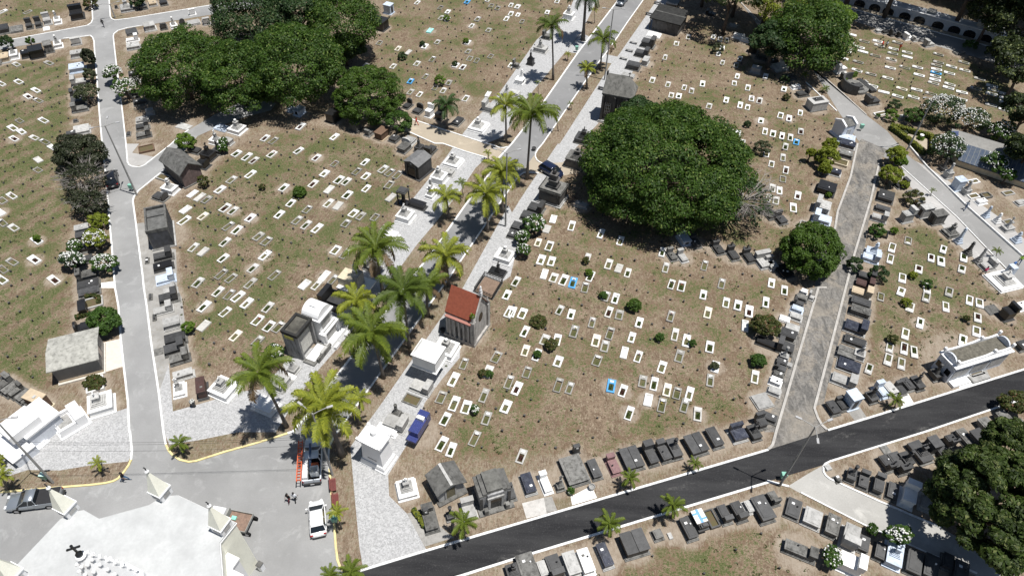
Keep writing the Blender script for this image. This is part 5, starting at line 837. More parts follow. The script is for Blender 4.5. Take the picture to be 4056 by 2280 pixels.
# black tomb in the palm shade
o, P = house('black granite terrace tomb with low walls in the palm shade', T(21, 800, 150), AX['A-']-90, 3, 3.4, 'terrace_tomb', lm='black terrace tomb')
P('floor', TM['k'], lambda b: b.box(0, 0, 0, 3., 3.6, .15)); [P('side_wall', TM['k'], lambda b: b.box(q*1.4, 0, .15, .2, 3.4, .6)) for q in (-1, 1)]; P('back_block', TM['k'], lambda b: b.box(0, 1.4, .15, 2.4, .7, 1.8)); P('slab', TM['d'], lambda b: b.box(0, -.2, .15, 1.2, 2.2, .5))
# white urn-like covered tomb left of right pavement: marble hip box
o, P = house('large white marble sarcophagus house with a hipped lid', T(21, 1745, 745, 2.4), AX['A+']-90, 2.6, 3.2, 'sarcophagus', lm='white hipped sarcophagus')
P('walls', TM['w'], lambda b: (b.box(0, 0, .15, 2.5, 3., 1.9), b.box(0, 0, 0, 2.8, 3.3, .15))); P('lid', TM['w'], lambda b: (b.box(0, 0, 2.05, 2.75, 3.25, .12), b.add([(-1.3, -1.55, 2.17), (1.3, -1.55, 2.17), (1.3, 1.55, 2.17), (-1.3, 1.55, 2.17), (-.7, -1.1, 2.62), (.7, -1.1, 2.62), (.7, 1.1, 2.62), (-.7, 1.1, 2.62)], [(0, 1, 5, 4), (1, 2, 6, 5), (2, 3, 7, 6), (3, 0, 4, 7), (4, 5, 6, 7)])))
# navy tiled tomb with white block
o, P = house('bright navy blue tiled tomb with a white block on top', T(21, 1650, 1405, 1.2), AX['A+'], 1.5, 3, 'tiled_tomb', lm='navy tiled tomb')
t_ = NT('navy_glazed_tiles'); bt = t_.n('TexBrick', offset=0.); bt.inputs['Scale'].default_value = 3.; bt.inputs['Color1'].default_value = (.022, .032, .12, 1); bt.inputs['Color2'].default_value = (.032, .046, .17, 1); bt.inputs['Mortar'].default_value = (.09, .1, .25, 1); t_.l(t_.co(), bt.inputs['Vector']); M_NT = t_.fin(bt.outputs[0], .25, .5)
P('chest', M_NT, lambda b: b.box(0, 0, 0, 1.2, 2.9, 1.2)); P('head_block', M_NT, lambda b: b.box(0, 1.0, 1.2, 1.2, .8, .3)); P('white_block', TM['w'], lambda b: b.box(0, .35, 1.2, .85, .45, .45)); P('front_step', M_NT, lambda b: b.box(0, -1.75, 0, 1.2, .6, .3))
# blue and white striped tiles on the small tomb south of the black road
o, P = house('small tomb covered in white tiles with blue stripes', T(32, 1880, 900, .8), AX['B-']-90, 1.1, 1.8, 'tiled_tomb')
P('chest', TM['d'], lambda b: (b.box(0, 0, 0, 1.2, 2.2, .2), b.box(0, 0, .2, 1., 1.9, .5))); P('tiled_lid', stone('white_tiles', (.66, .63, .57), .12, 5, .4, .1), lambda b: b.box(0, -.25, .7, 1.25, 1.45, .1)); P('blue_stripe', stone('blue_tiles', (.16, .34, .62), .15, 5, .4, .1), lambda b: (b.box(0, -.25, .8, .3, 1.45, .015), b.box(-.39, .1, .8, .47, .2, .014), b.box(.39, -.55, .8, .47, .2, .014))); P('head_block', TM['d'], lambda b: (b.box(0, .85, .7, .8, .35, .25), b.box(0, .85, .95, .5, .3, .15)))
# ------------------------------------------------------------------ chapel in the lower corner
ZR = hat(tp(30, 2600, 1340), tp(30, 0, 985)); ZR = 9.
rp = [(-400, 2300), (-80, 1700), (60, 1440), (600, 872), (725, 800), (840, 778), (995, 867), (1500, 728), (1640, 640), (1790, 628), (2380, 905), (2215, 1110), (2245, 1500), (2300, 2300)]
rw = [G(*tp(30, *q), ZR)[:2] for q in rp]; c0 = Vector(G(*tp(30, 1250, 1350), ZR)[:2])
o = thing('chapel', 'white flat roofed chapel with cream corner pinnacles and a bronze cross', 'chapel', (c0.x, c0.y, 0), 0, own=True); landmark('pinnacled chapel', c0)
rl = [Vector(q)-c0 for q in rw]; M_CRM = stone('cream_limewash', (.82, .81, .7), .05, .8, .8, .15, rand=0., stain_col=(.45, .44, .38)); M_ROOFW = stone('white_roof_coating', (.46, .468, .465), .17, .45, .7, .14, rand=0., stain_col=(.44, .44, .43))
mb = MB(); mb.prism([q*.985 for q in rl], 0, ZR-.3); mb.build('walls', M_CRM, o); mb = MB(); mb.prism(rl, ZR-.3, ZR-.15); mb.build('cornice', M_PAINT, o); mb = MB(); mb.prism([q*.992 for q in rl], ZR-.15, ZR); mb.build('roof', M_ROOFW, o)
def pinnacle(rc, bx, by, tipx, tipy, par):
    base = G(*tp(rc, bx, by), ZR+1.2); h = 1.2; d = AX['L+']+20
    x, y = base[0]-c0.x, base[1]-c0.y
    mb = MB(); mb.box(x, y, ZR, 1.25, 1.25, 1.05, PIN); mb.box(x, y, ZR+1.05, 1.45, 1.45, .15, PIN); pb_ = mb.build('pinnacle_base', M_PAINT, par)
    mb = MB(); mb.box(x, y, ZR+1.2, 1.32, 1.32, 3.0, PIN, .07); mb.build('pinnacle', M_CRM, par)
    mb = MB(); mb.lathe(x, y, [(.1, ZR+4.2), (.2, ZR+4.3), (.12, ZR+4.42), (.1, ZR+4.5)], 10); mb.build('finial_ring', M_PAINT, par)
    mb = MB(); mb.lathe(x, y, [(.06, ZR+4.5), (.03, ZR+5.)], 6); mb.box(x, y, ZR+4.78, .34, .06, .07, PIN); mb.build('small_cross', M_BRZ, par)
    mb = MB(); cs_, sn = math.cos(R_(PIN)), math.sin(R_(PIN))
    for ang_ in (-90, 0):
        a = R_(PIN+ang_); mb.box(x+math.cos(a)*.64, y+math.sin(a)*.64, ZR+.25, .05 if ang_ == 0 else .7, .7 if ang_ == 0 else .05, .55, PIN)
    mb.build('relief_panel', TM['l'], par)
PIN = ang(rw[9], rw[10])
for bx, by in ((645, 730), (1597, 567), (2205, 905), (100, 1410)): pinnacle(30, bx, by, 0, 0, o)
# spire with crockets and the bronze cross
ax_ = Vector(G(*tp(30, 795, 1225), ZR+8)[:2])-c0; n8 = 8; zs, zt = ZR, ZR+7.6
mb = MB(); mb.lathe(ax_.x, ax_.y, [(2.3, zs), (2.3, zs+.8), (2., zs+1.), (.28, zt)], n8); mb.build('spire', M_PAINT, o)
mb = MB()
for k in range(n8):
    for j in range(7):
        t = (j+.6)/7.3; r = (2.*(1-t)+.28*t)+.12; a = 2*math.pi*k/n8; z = zs+1+(zt-zs-1)*t
        mb.lathe(ax_.x+r*math.cos(a), ax_.y+r*math.sin(a), [(.03, z-.1), (.17, z), (.13, z+.14), (.03, z+.22)], 6)
mb.build('crockets', M_PAINT, o)
mb = MB(); mb.lathe(ax_.x, ax_.y, [(.3, zt), (.42, zt+.1), (.36, zt+.2)], 12); mb.build('spire_collar', M_PAINT, o); mb = MB(); mb.lathe(ax_.x, ax_.y, [(.1, zt+.2), (.25, zt+.32), (.27, zt+.45), (.16, zt+.6), (.07, zt+.72)], 12)
mb.cross(ax_.x, ax_.y, zt+.7, 1.05, .7, .13, PIN+45)
for dx, zz in ((-.38, 1.42), (.38, 1.42), (0, 1.8)): mb.lathe(ax_.x+dx*math.cos(R_(PIN+45)), ax_.y+dx*math.sin(R_(PIN+45)), [(.03, zt+zz-.14), (.12, zt+zz), (.03, zt+zz+.14)], 8)
mb.build('bronze_cross', M_BRZ, o)
mb = MB(); g0 = Vector(G(*tp(30, 1130, 1300), ZR+.8)[:2])-c0; g1 = Vector(G(*tp(30, 1240, 1440), ZR+.8)[:2])-c0
dd = ang(g0, g1); mb.box((g0.x+g1.x)/2, (g0.y+g1.y)/2, ZR, (g1-g0).length+1., .3, .9, dd); mb.build('gallery_wall', M_PAINT, o)
for q in ((2300, 1330), (2340, 1500)):
    g = Vector(G(*tp(30, *q), ZR-2.5)[:2])-c0; mb = MB(); mb.box(g.x, g.y, 0, 1.1, 1.4, ZR-2.5, PIN); mb.box(g.x, g.y, ZR-2.5, 1.3, 1.6, .25, PIN); mb.build('buttress', M_PAINT, o)
w0 = Vector(G(*tp(31, 35, 1330), 1.2)[:2]); o2 = thing('gate_pillar', 'white wall end with a grey cap beside the chapel', 'pillar', (w0.x, w0.y, 0), PIN, own=True); MB().box(0, 0, 0, .45, .45, 1.2).build('shaft', M_PAINT, o2); MB().box(0, 0, 1.2, .55, .55, .12).build('cap', TM['g'], o2)
# ------------------------------------------------------------------ trees
M_BARK = stone('tree_bark', (.13, .1, .08), .3, 2., .95, .3, rand=.1); M_TWIG = stone('dead_grey_twigs', (.27, .25, .23), .2, 3., .95, .2, rand=0.)
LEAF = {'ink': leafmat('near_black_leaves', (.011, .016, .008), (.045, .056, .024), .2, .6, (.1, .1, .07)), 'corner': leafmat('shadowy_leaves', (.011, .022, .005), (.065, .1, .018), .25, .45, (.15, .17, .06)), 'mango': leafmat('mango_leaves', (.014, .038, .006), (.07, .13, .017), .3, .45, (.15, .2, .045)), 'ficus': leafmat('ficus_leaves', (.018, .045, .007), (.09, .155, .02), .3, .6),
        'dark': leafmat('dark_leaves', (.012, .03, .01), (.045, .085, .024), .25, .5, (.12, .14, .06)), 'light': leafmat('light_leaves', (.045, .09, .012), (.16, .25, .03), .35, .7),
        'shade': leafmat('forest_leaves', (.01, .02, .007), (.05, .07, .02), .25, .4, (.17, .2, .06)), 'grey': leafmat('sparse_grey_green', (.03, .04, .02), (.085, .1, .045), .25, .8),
        'yellow': leafmat('yellow_green_leaves', (.08, .11, .012), (.26, .3, .035), .35, .9), 'rust': leafmat('rusty_leaves', (.028, .038, .011), (.1, .115, .028), .25, 1.2, (.2, .09, .06)), 'shrub': leafmat('shrub_leaves', (.02, .05, .01), (.08, .15, .025), .3, 1.1)}
M_FLO = leafmat('white_blossom', (.72, .72, .68), (.82, .82, .78), .2, 3.)
def crown_np(rx, ry, rz, n, size, seed, clumps=40, low=-.35, cr=(.2, .34), up=.5, gap=0.):
    """leaf cloud: clumps over a dome, leaves over every clump, facing outwards and up"""
    rg = np.random.default_rng(seed); K = clumps
    zz = low+(1-low)*(np.arange(K)+.5)/K; ph = np.arange(K)*2.39996+seed; q = np.sqrt(1-np.minimum(1, zz*zz)); d = np.stack([q*np.cos(ph), q*np.sin(ph), zz], 1)+rg.normal(size=(K, 3))*.1; d /= np.linalg.norm(d, axis=1)[:, None]
    rad = .68+.24*rg.random(K); ctr = d*rad[:, None]; cs = (cr[0]+(cr[1]-cr[0])*rg.random(K))
    w = cs**2*(.55+.9*rg.random(K)); w /= w.sum(); k = rg.choice(K, n, p=w)
    e = rg.normal(size=(n, 3)); e[:, 2] += .45; e += d[k]*.55; e /= np.linalg.norm(e, axis=1)[:, None]
    rr = cs[k]*(.62+.45*rg.random(n)**.7)
    p = ctr[k]+e*rr[:, None]*np.array([1, 1, .8]); nr = e*.8+rg.normal(size=(n, 3))*.45; nr[:, 2] += up; nr /= np.linalg.norm(nr, axis=1)[:, None]
    p = p*np.array([rx, ry, rz]); return leaves_np(p, nr, size, rg, .5)
def tree(name, desc, x, y, zc, rx, ry, rz, kind, n, size=.5, clumps=45, seed=1, cat='tree', low=-.35, trunk=True, group=None, own=False, flowers=0, twigs=0, cr=(.2, .34), lm=None, rot=None):
    o = thing(name, desc, cat, (x, y, 0), 0, group, own=own)
    if lm: landmark(lm, (x, y))
    v, f = crown_np(rx, ry, rz, n, size, seed, clumps, low, cr); v[:, 2] += zc
    link('crown' if name != 'shrub' else 'foliage', np_mesh('crown', v, f, LEAF[kind]), o)
    R = random.Random(seed)
    if trunk:
        mb = MB(); tr = .035*max(rx, ry)+.1; mb.tube([(0, 0, -.05), (R.uniform(-.2, .2)*tr, 0, zc*.35), (R.uniform(-.6, .6)*tr, R.uniform(-.6, .6)*tr, zc*.75)], [tr*1.4, tr, tr*.8], 9)
        for k in range(7):
            a = 2*math.pi*k/7+R.uniform(-.3, .3); b0 = zc*R.uniform(.45, .72)
            mb.tube([(0, 0, b0), (rx*.32*math.cos(a), ry*.32*math.sin(a), zc*.85), (rx*.68*math.cos(a), ry*.68*math.sin(a), zc+rz*R.uniform(.1, .45))], [tr*.5, tr*.34, tr*.1], 6)
        mb.build('trunk', M_BARK, o, True)
    if twigs:
        mb = MB()
        for k in range(twigs):
            a = R.uniform(0, 6.3); el = R.uniform(-.1, .9); r0 = R.uniform(.1, .5); p0 = Vector((rx*r0*math.cos(a), ry*r0*math.sin(a), zc+rz*r0*el)); L = R.uniform(.45, .75)
            p1 = p0+Vector((rx*L*.5*math.cos(a+.3), ry*L*.5*math.sin(a+.3), rz*L*.4*el)); a2 = a+R.uniform(-.7, .7); p2 = p1+Vector((rx*L*.6*math.cos(a2), ry*L*.6*math.sin(a2), rz*L*.4))
            mb.tube([p0, p1, p2], [.07, .05, .02], 4)
            for q in range(3): a3 = a2+R.uniform(-1.2, 1.2); mb.tube([p1*.4+p2*.6, p2+Vector((rx*.22*math.cos(a3), ry*.22*math.sin(a3), R.uniform(-.3, .5)))], [.035, .012], 3)
        mb.build('bare_twigs', M_TWIG, o)
    if flowers:
        flowers = int(flowers*1.7); rg = np.random.default_rng(seed+50); d = rg.normal(size=(flowers, 3)); d[:, 2] = np.abs(d[:, 2])+.15; d /= np.linalg.norm(d, axis=1)[:, None]; c = d*np.array([rx, ry, rz])*(.86+.16*rg.random(flowers))[:, None]; c[:, 2] += zc
        V = []; Fc = []
        oc = np.array([(1, 0, 0), (0, 1, 0), (-1, 0, 0), (0, -1, 0), (0, 0, .8), (0, 0, -.6)]); fc = np.array([(0, 1, 4), (1, 2, 4), (2, 3, 4), (3, 0, 4), (1, 0, 5), (2, 1, 5), (3, 2, 5), (0, 3, 5)])
        for i in range(flowers): V.append(c[i]+oc*(.08+.09*rg.random())); Fc.append(fc+6*i)
        link('blossoms', np_mesh('blossoms', np.concatenate(V), np.concatenate(Fc), M_FLO), o)
    TPOS.append((x, y, max(.5, min(rx, ry)*.35))); return o
def at(dx, dy, z):  # crown centre in the photo -> where that point stands in the world
    q = D(dx, dy, z); return q[0], q[1]
def mpp(dx, dy, z): # metres per photo unit there
    a = D(dx-20, dy, z); b = D(dx+20, dy, z); return math.dist(a, b)/40
def dtree(name, desc, dx, dy, rpx, zc, kind, n, asp=1., rzf=.7, **kw):
    x, y = at(dx, dy, zc); r = rpx*mpp(dx, dy, zc); return tree(name, desc, x, y, zc, r, r*asp, r*rzf, kind, n, **kw)
G1 = 'large spreading trees around the ring path'
dtree('mango_tree', 'spreading green tree on the street side of the dark grove', 455, 172, 112, 6., 'mango', 26250, 1.1, .8, size=.4, clumps=110, low=-.5, cr=(.16, .26), seed=11, group=G1, lm='side street tree')
dtree('mango_tree', 'broad bright green tree at the middle of the grove', 600, 195, 100, 5.5, 'mango', 21000, 1.15, .8, size=.4, clumps=100, low=-.5, cr=(.16, .26), seed=12, group=G1)
dtree('mango_tree', 'tall broad green tree of the grove, next to the round clipped tree', 738, 165, 122, 6.5, 'mango', 29750, 1.1, .8, size=.4, clumps=120, low=-.5, cr=(.16, .26), seed=13, group=G1, lm='tall grove tree')
dtree('mango_tree', 'dark green tree at the far corner of the grove', 640, 45, 98, 7, 'dark', 19250, 1.15, .8, size=.44, clumps=80, low=-.5, seed=14, group=G1)
dtree('mango_tree', 'dark glossy tree at the grove edge beside the sandy lawn', 862, 60, 88, 7, 'mango', 19250, 1.1, .85, size=.4, clumps=80, low=-.5, seed=15, group=G1)
dtree('mango_tree', 'shadowed tree behind the grove near the cross street', 750, 20, 85, 8, 'dark', 12250, 1.2, .8, size=.44, clumps=40, seed=16, group=G1)
dtree('mango_tree', 'lower shaded tree between grove and round clipped tree', 868, 122, 48, 3.5, 'dark', 8750, .95, .7, size=.5, clumps=30, seed=17, group=G1)
dtree('clipped_ficus', 'round clipped ficus with a dense dome crown', 928, 245, 89, 3.6, 'ficus', 24000, .98, .85, size=.34, clumps=170, low=-.45, seed=18, cr=(.13, .18), own=True, lm='round clipped ficus')
dtree('shrub', 'dark bush at the foot of the clipped ficus', 1005, 308, 32, 1.8, 'shrub', 2600, .9, .9, size=.34, clumps=20, seed=19, cat='bush', own=True)
dtree('spreading_tree', 'very large spreading tree with bare grey branches on one flank', 1672, 418, 212, 6., 'mango', 90000, 1.0, .6, size=.4, clumps=230, low=-.5, seed=21, own=True, cr=(.12, .2), lm='very large spreading tree')
dtree('spreading_tree', 'darker tree joined to the very large tree beside the gothic mausoleum', 1612, 290, 52, 4.5, 'dark', 9625, 1., .7, size=.45, clumps=40, seed=22, own=True)
dtree('bare_tree', 'leafless grey branched tree leaning out of the large crown', 1862, 505, 74, 3.8, 'dark', 1300, 1.1, .65, size=.45, clumps=30, seed=23, twigs=170, own=True)
dtree('round_tree', 'round dense tree standing alone at the bend of the gravel road', 2042, 632, 76, 3., 'ficus', 17000, 1., .9, size=.34, clumps=130, low=-.45, seed=24, cr=(.15, .22), own=True, lm='round gravel-road tree')
dtree('grove_tree', 'dark tree with yellowish tips near the far lawn', 2035, 92, 96, 6., 'mango', 17500, 1.1, .85, size=.5, clumps=75, low=-.5, seed=25, own=True, lm='yellow-tipped dark tree')
dtree('grove_tree', 'dark tree overhanging the old tombs by the upper path', 1950, 105, 58, 5.5, 'dark', 9625, .95, .7, size=.5, clumps=35, seed=26, own=True)
dtree('grove_tree', 'yellow green tree at the upper edge above the shaded path', 1965, 12, 70, 7., 'yellow', 5500, .9, .7, size=.45, clumps=40, seed=27, own=True)
dtree('grove_tree', 'mid green tree beside the yellowish one over the path', 2092, 42, 50, 6.5, 'light', 4200, .95, .7, size=.45, clumps=30, seed=28, own=True)
dtree('shade_tree', 'big dark tree at the lower corner shading the stone path', 2510, 1275, 150, 6.5, 'corner', 35000, 1.1, .8, size=.5, clumps=120, low=-.5, cr=(.11, .2), seed=31, own=True, lm='stone path tree')
dtree('shade_tree', 'grey green tree below the big corner tree', 2420, 1190, 60, 4., 'grey', 8000, .95, .8, size=.45, clumps=35, seed=32, own=True)
dtree('shade_tree', 'tall tree behind the dark tombs at the photo edge', 2560, 1130, 85, 6, 'corner', 15750, 1., .8, size=.5, clumps=80, cr=(.13, .22), seed=33, own=True)
dtree('shrub', 'rusty dark shrub hanging over the black road kerb', 2550, 1012, 34, 1.6, 'rust', 2600, .8, .8, size=.35, clumps=25, seed=34, cat='bush', own=True)
# high trees along the far wall: their crowns rise past the top of the picture and shade path and vault
G2 = 'tall trees shading the far path'
for i, (sx, sy, zc, r) in enumerate(((3270, 20, 17, 9), (3420, 60, 17.5, 8.), (3690, 110, 17, 8), (3840, 155, 18, 8.), (4010, 250, 15, 7.5), (3560, -70, 18, 9), (3760, -20, 18, 9), (3950, 40, 17, 9), (3130, -60, 16, 9), (3380, -140, 18, 10), (2900, -70, 14, 8), (2760, -30, 13, 6.), (4140, 150, 16, 9), (3300, -170, 12, 8), (3480, -110, 12, 8), (3640, -60, 12, 8), (3800, -10, 12, 8), (3960, 60, 11, 8), (3560, -190, 12, 9), (3760, -130, 12, 9), (3930, -60, 12, 9), (4080, 40, 12, 8), (3180, -190, 12, 8), (2840, 60, 13, 6), (2960, 100, 12, 5.5), (2720, 20, 13, 5))):
    x, y, _ = G(sx, sy); tree('tall_tree', 'tall dark tree rising over the far shaded path', x+zc*.24, y-zc*.05, zc, r, r, 4., 'shade', 6500, .65, 45, 40+i, group=G2)
for i, (dx, dy, r, z) in enumerate(((2560, 60, 75, 7), (2500, 30, 60, 7), (2575, 170, 60, 6), (2585, 280, 55, 5.5), (2590, 380, 50, 5), (2480, 345, 0, 0), (2545, 130, 45, 5))):
    if r: dtree('edge_tree', 'dark leafy tree crowding the far corner of the cemetery', dx, dy, r, z, 'shade', 6000, 1., .75, size=.5, clumps=40, seed=60+i, group='dark trees at the far corner')
dtree('grove_tree', 'dark green tree over the vault wall above the large lawn', 1845, -22, 70, 9, 'shade', 5000, 1., .6, size=.5, clumps=30, seed=70, own=True)
# street-side shrubs
dtree('shrub', 'dense dark shrub row start beside the side street, behind the black car', 200, 385, 62, 2.2, 'ink', 9625, .8, .7, size=.36, clumps=45, seed=71, cat='bush', own=True, lm='dense dark street shrub')
dtree('bare_tree', 'nearly leafless grey shrub tree beside the parked black car', 212, 455, 55, 2.4, 'ink', 2800, .9, .7, size=.3, clumps=35, seed=72, twigs=60, cat='tree', own=True)
dtree('shrub', 'grey green thin shrub tree further down the side street', 225, 512, 48, 2., 'ink', 2600, .75, .7, size=.32, clumps=35, seed=73, twigs=45, cat='bush', own=True)
dtree('shrub', 'yellow green shrub touching the kerb of the side street', 248, 555, 26, 1.3, 'yellow', 1500, .8, .8, size=.3, clumps=20, seed=74, cat='bush', own=True)
dtree('shrub', 'dark round clipped bush at the tomb row by the street', 222, 145, 16, 2., 'ink', 3850, 1., 1.6, size=.34, clumps=25, seed=75, cat='bush', own=True, trunk=False)
dtree('shrub', 'olive shrub with yellow blooms by the street kerb', 225, 190, 16, 1.4, 'grey', 1200, .9, 1.2, size=.35, clumps=18, seed=76, cat='bush', own=True)
dtree('shrub', 'thin olive tree leaning over the street tombs', 215, 232, 30, 2.2, 'grey', 1600, .9, .7, size=.35, clumps=25, seed=77, cat='bush', own=True)
dtree('shrub', 'bright green leafy bush beside the planter tomb', 263, 806, 40, 1.9, 'shrub', 3800, .85, .8, size=.34, clumps=35, seed=78, cat='bush', own=True, lm='planter tomb bush')
dtree('shrub', 'low green and red planting in the white edged bed', 238, 962, 27, .6, 'rust', 1500, .8, .45, size=.28, clumps=25, seed=79, cat='bush', own=True, trunk=False)
dtree('shrub', 'fan-leaved green bush beside the tomb row', 473, 822, 15, 1., 'light', 1000, .9, 1., size=.3, clumps=14, seed=80, cat='bush', own=True, trunk=False)
dtree('shrub', 'dark bush at the corner of the cross street', 15, 105, 17, 1.6, 'dark', 2800, .9, .9, size=.35, clumps=18, seed=81, cat='bush', own=True)
dtree('shrub', 'green bush by the cross street tombs', 75, 105, 11, 1.4, 'shrub', 900, .9, 1.2, size=.3, clumps=14, seed=82, cat='bush', own=True)
dtree('shrub', 'reddish dry bush in the far corner lawn', 228, 8, 18, 1.2, 'rust', 1200, .9, .9, size=.35, clumps=18, seed=83, cat='bush', own=True)
dtree('shrub', 'dark bush behind the big black tomb', 345, 5, 18, 1.5, 'dark', 2625, .9, .9, size=.35, clumps=18, seed=84, cat='bush', own=True)
dtree('shrub', 'green shrub beside the old blackened mausoleum', 468, 358, 24, 1.6, 'light', 2000, .85, 1., size=.32, clumps=25, seed=85, cat='bush', own=True)
dtree('shrub', 'round green bush on the open lawn', 753, 483, 16.5, .6, 'ficus', 2000, .95, .8, size=.24, clumps=30, seed=86, cat='bush', own=True, trunk=False, lm='round green lawn bush')
dtree('shrub', 'wide low bush going brown on the large lawn', 1356, 808, 21, .4, 'rust', 1600, .9, .5, size=.25, clumps=30, seed=87, cat='bush', own=True, trunk=False, lm='browning lawn bush')
dtree('shrub', 'dark green bush on a blue grave', 1594, 768, 18, .8, 'ficus', 1800, .9, .9, size=.26, clumps=28, seed=88, cat='bush', own=True, trunk=False)
dtree('shrub', 'brownish bush growing on a white grave', 1386, 866, 16, .8, 'rust', 1500, .95, .9, size=.24, clumps=25, seed=89, cat='bush', own=True, trunk=False)
dtree('shrub', 'large green and rust bush by the gravel road tombs', 1925, 820, 33, 1.5, 'rust', 3600, .85, .85, size=.32, clumps=35, seed=90, cat='bush', own=True, lm='rust-tinted bush')
dtree('shrub', 'round green bush left alone near the tomb row', 1907, 906, 19, .8, 'shrub', 1900, .9, .8, size=.26, clumps=25, seed=91, cat='bush', own=True, trunk=False)
for i, (dx, dy, r, k, d) in enumerate(((1352, 890, 10, 'shrub', 'small green bush on a grave near a rusty one'), (1517, 742, 10, 'shrub', 'pale green bush beside two white graves'), (1660, 848, 11, 'shrub', 'small bush with white flowers at the grave edge'), (1742, 862, 9, 'shrub', 'tiny green weed bush between graves'), (1215, 938, 10, 'rust', 'red croton bush at a white grave foot'), (1232, 940, 9, 'shrub', 'green croton bush next to the red one'), (1482, 685, 9, 'light', 'light green bush on the white grave foot'), (1473, 655, 9, 'rust', 'dry brown plant on the planted grave'), (1798, 920, 11, 'grey', 'silvery plant with white flowers on the slab'), (2280, 760, 12, 'yellow', 'yellow green ball bush over a white grave'), (2333, 714, 12, 'shrub', 'dark ball bush in the end lawn'), (2298, 692, 10, 'yellow', 'small yellow ball bush in the end lawn'), (2245, 852, 13, 'rust', 'olive bush on a white grave in the end lawn'), (2432, 800, 8, 'rust', 'dark red plant on a grave by the black tomb'), (2035, 45, 1, 'light', ''), (1150, 15, 0, '', ''), (1124, 46, 8, 'light', 'round green bush on a far lawn grave'), (1172, 103, 8, 'light', 'round green ball bush in a sandy ring'), (1012, 142, 12, 'dark', 'dark round bush on the sandy lawn'), (1144, 160, 7, 'dark', 'small dark bush on a grave between two sandy ones'), (1107, 202, 14, 'light', 'flat green weed patch in the far lawn'), (1062, 110, 7, 'dark', 'narrow dark plant on a white edged grave'), (1807, 122, 14, 'grey', 'thin dark bush on the upper lawn'), (1880, 312, 9, 'dark', 'dark plant on a grave among white frames'), (1917, 372, 20, 'grey', 'thin grey green bush behind the large tree'), (512, 455, 15, 'rust', 'low rusty weed bush near the old mausoleum'), (660, 470, 8, 'rust', 'small red plant near two graves'), (92, 598, 9, 'light', 'bright green planting on a ringed grave'), (1975, 200, 12, 'dark', 'dark bush against the old tombs'), (1978, 245, 9, 'rust', 'dark red bush at the lawn edge'), (2250, 265, 16, 'dark', 'spiky dark bush beside the curved monument'), (2242, 290, 17, 'light', 'bright green bush by the garden hedge'), (2225, 30, 0, '', ''), (2440, 115, 16, 'shrub', 'green bush by the shaded path'), (2500, 130, 18, 'dark', 'dark bush beyond the shaded path'), (2275, 465, 12, 'yellow', 'spiky yellow plant behind the black tomb'), (2300, 500, 24, 'rust', 'dark red leafy bush among the tombs'), (2255, 545, 0, '', ''), (2150, 665, 20, 'dark', 'dark green bush at the gravel road kerb'), (2210, 690, 24, 'dark', 'blue green tall bush behind the tomb row'), (2205, 580, 20, 'shrub', 'dense leafy planting in the dark kerbed bed'), (2250, 580, 9, 'light', 'light green tuft by the planted bed'), (2085, 490, 7, 'light', 'small green plant beside the black tomb'))):
    if r >= 5: dtree('shrub', d, dx, dy, r, .55 if r < 14 else 1., k, int(300+70*r), .95, .9, size=.24, clumps=16, seed=100+i, cat='bush', own=True, trunk=False)
for i, (dx, dy, r, z, k) in enumerate(((2255, 388, 24, 2.2, 'yellow'), (2240, 440, 27, 1.8, 'yellow'), (2265, 405, 16, 1.6, 'light'))):
    dtree('shrub', ('yellow green shrub tree at the head of the gravel road', 'full yellow green shrub between the gravel road and the path', 'light green bush between the two yellow shrubs')[i], dx, dy, r, z, k, 2600, .9, .9, size=.32, clumps=30, seed=150+i, cat='bush', own=True)
for i, (dx, dy, r, z) in enumerate(((2082, 395, 34, 2.), (2088, 365, 22, 2.5), (2040, 385, 14, 1.8), (2075, 425, 20, 1.2))):
    dtree('dracaena_clump', ('tallest yellow leaved dracaena clump by the dark tombs', 'upper dracaena tuft behind the tall clump', 'slim outer dracaena beside the clump', 'lower dracaena tuft at the tomb corner')[i], dx, dy, r*.8, z, 'yellow', 900+int(r*30), .8, 1., size=.5, clumps=26, seed=160+i, cat='plant', own=True, cr=(.16, .26))
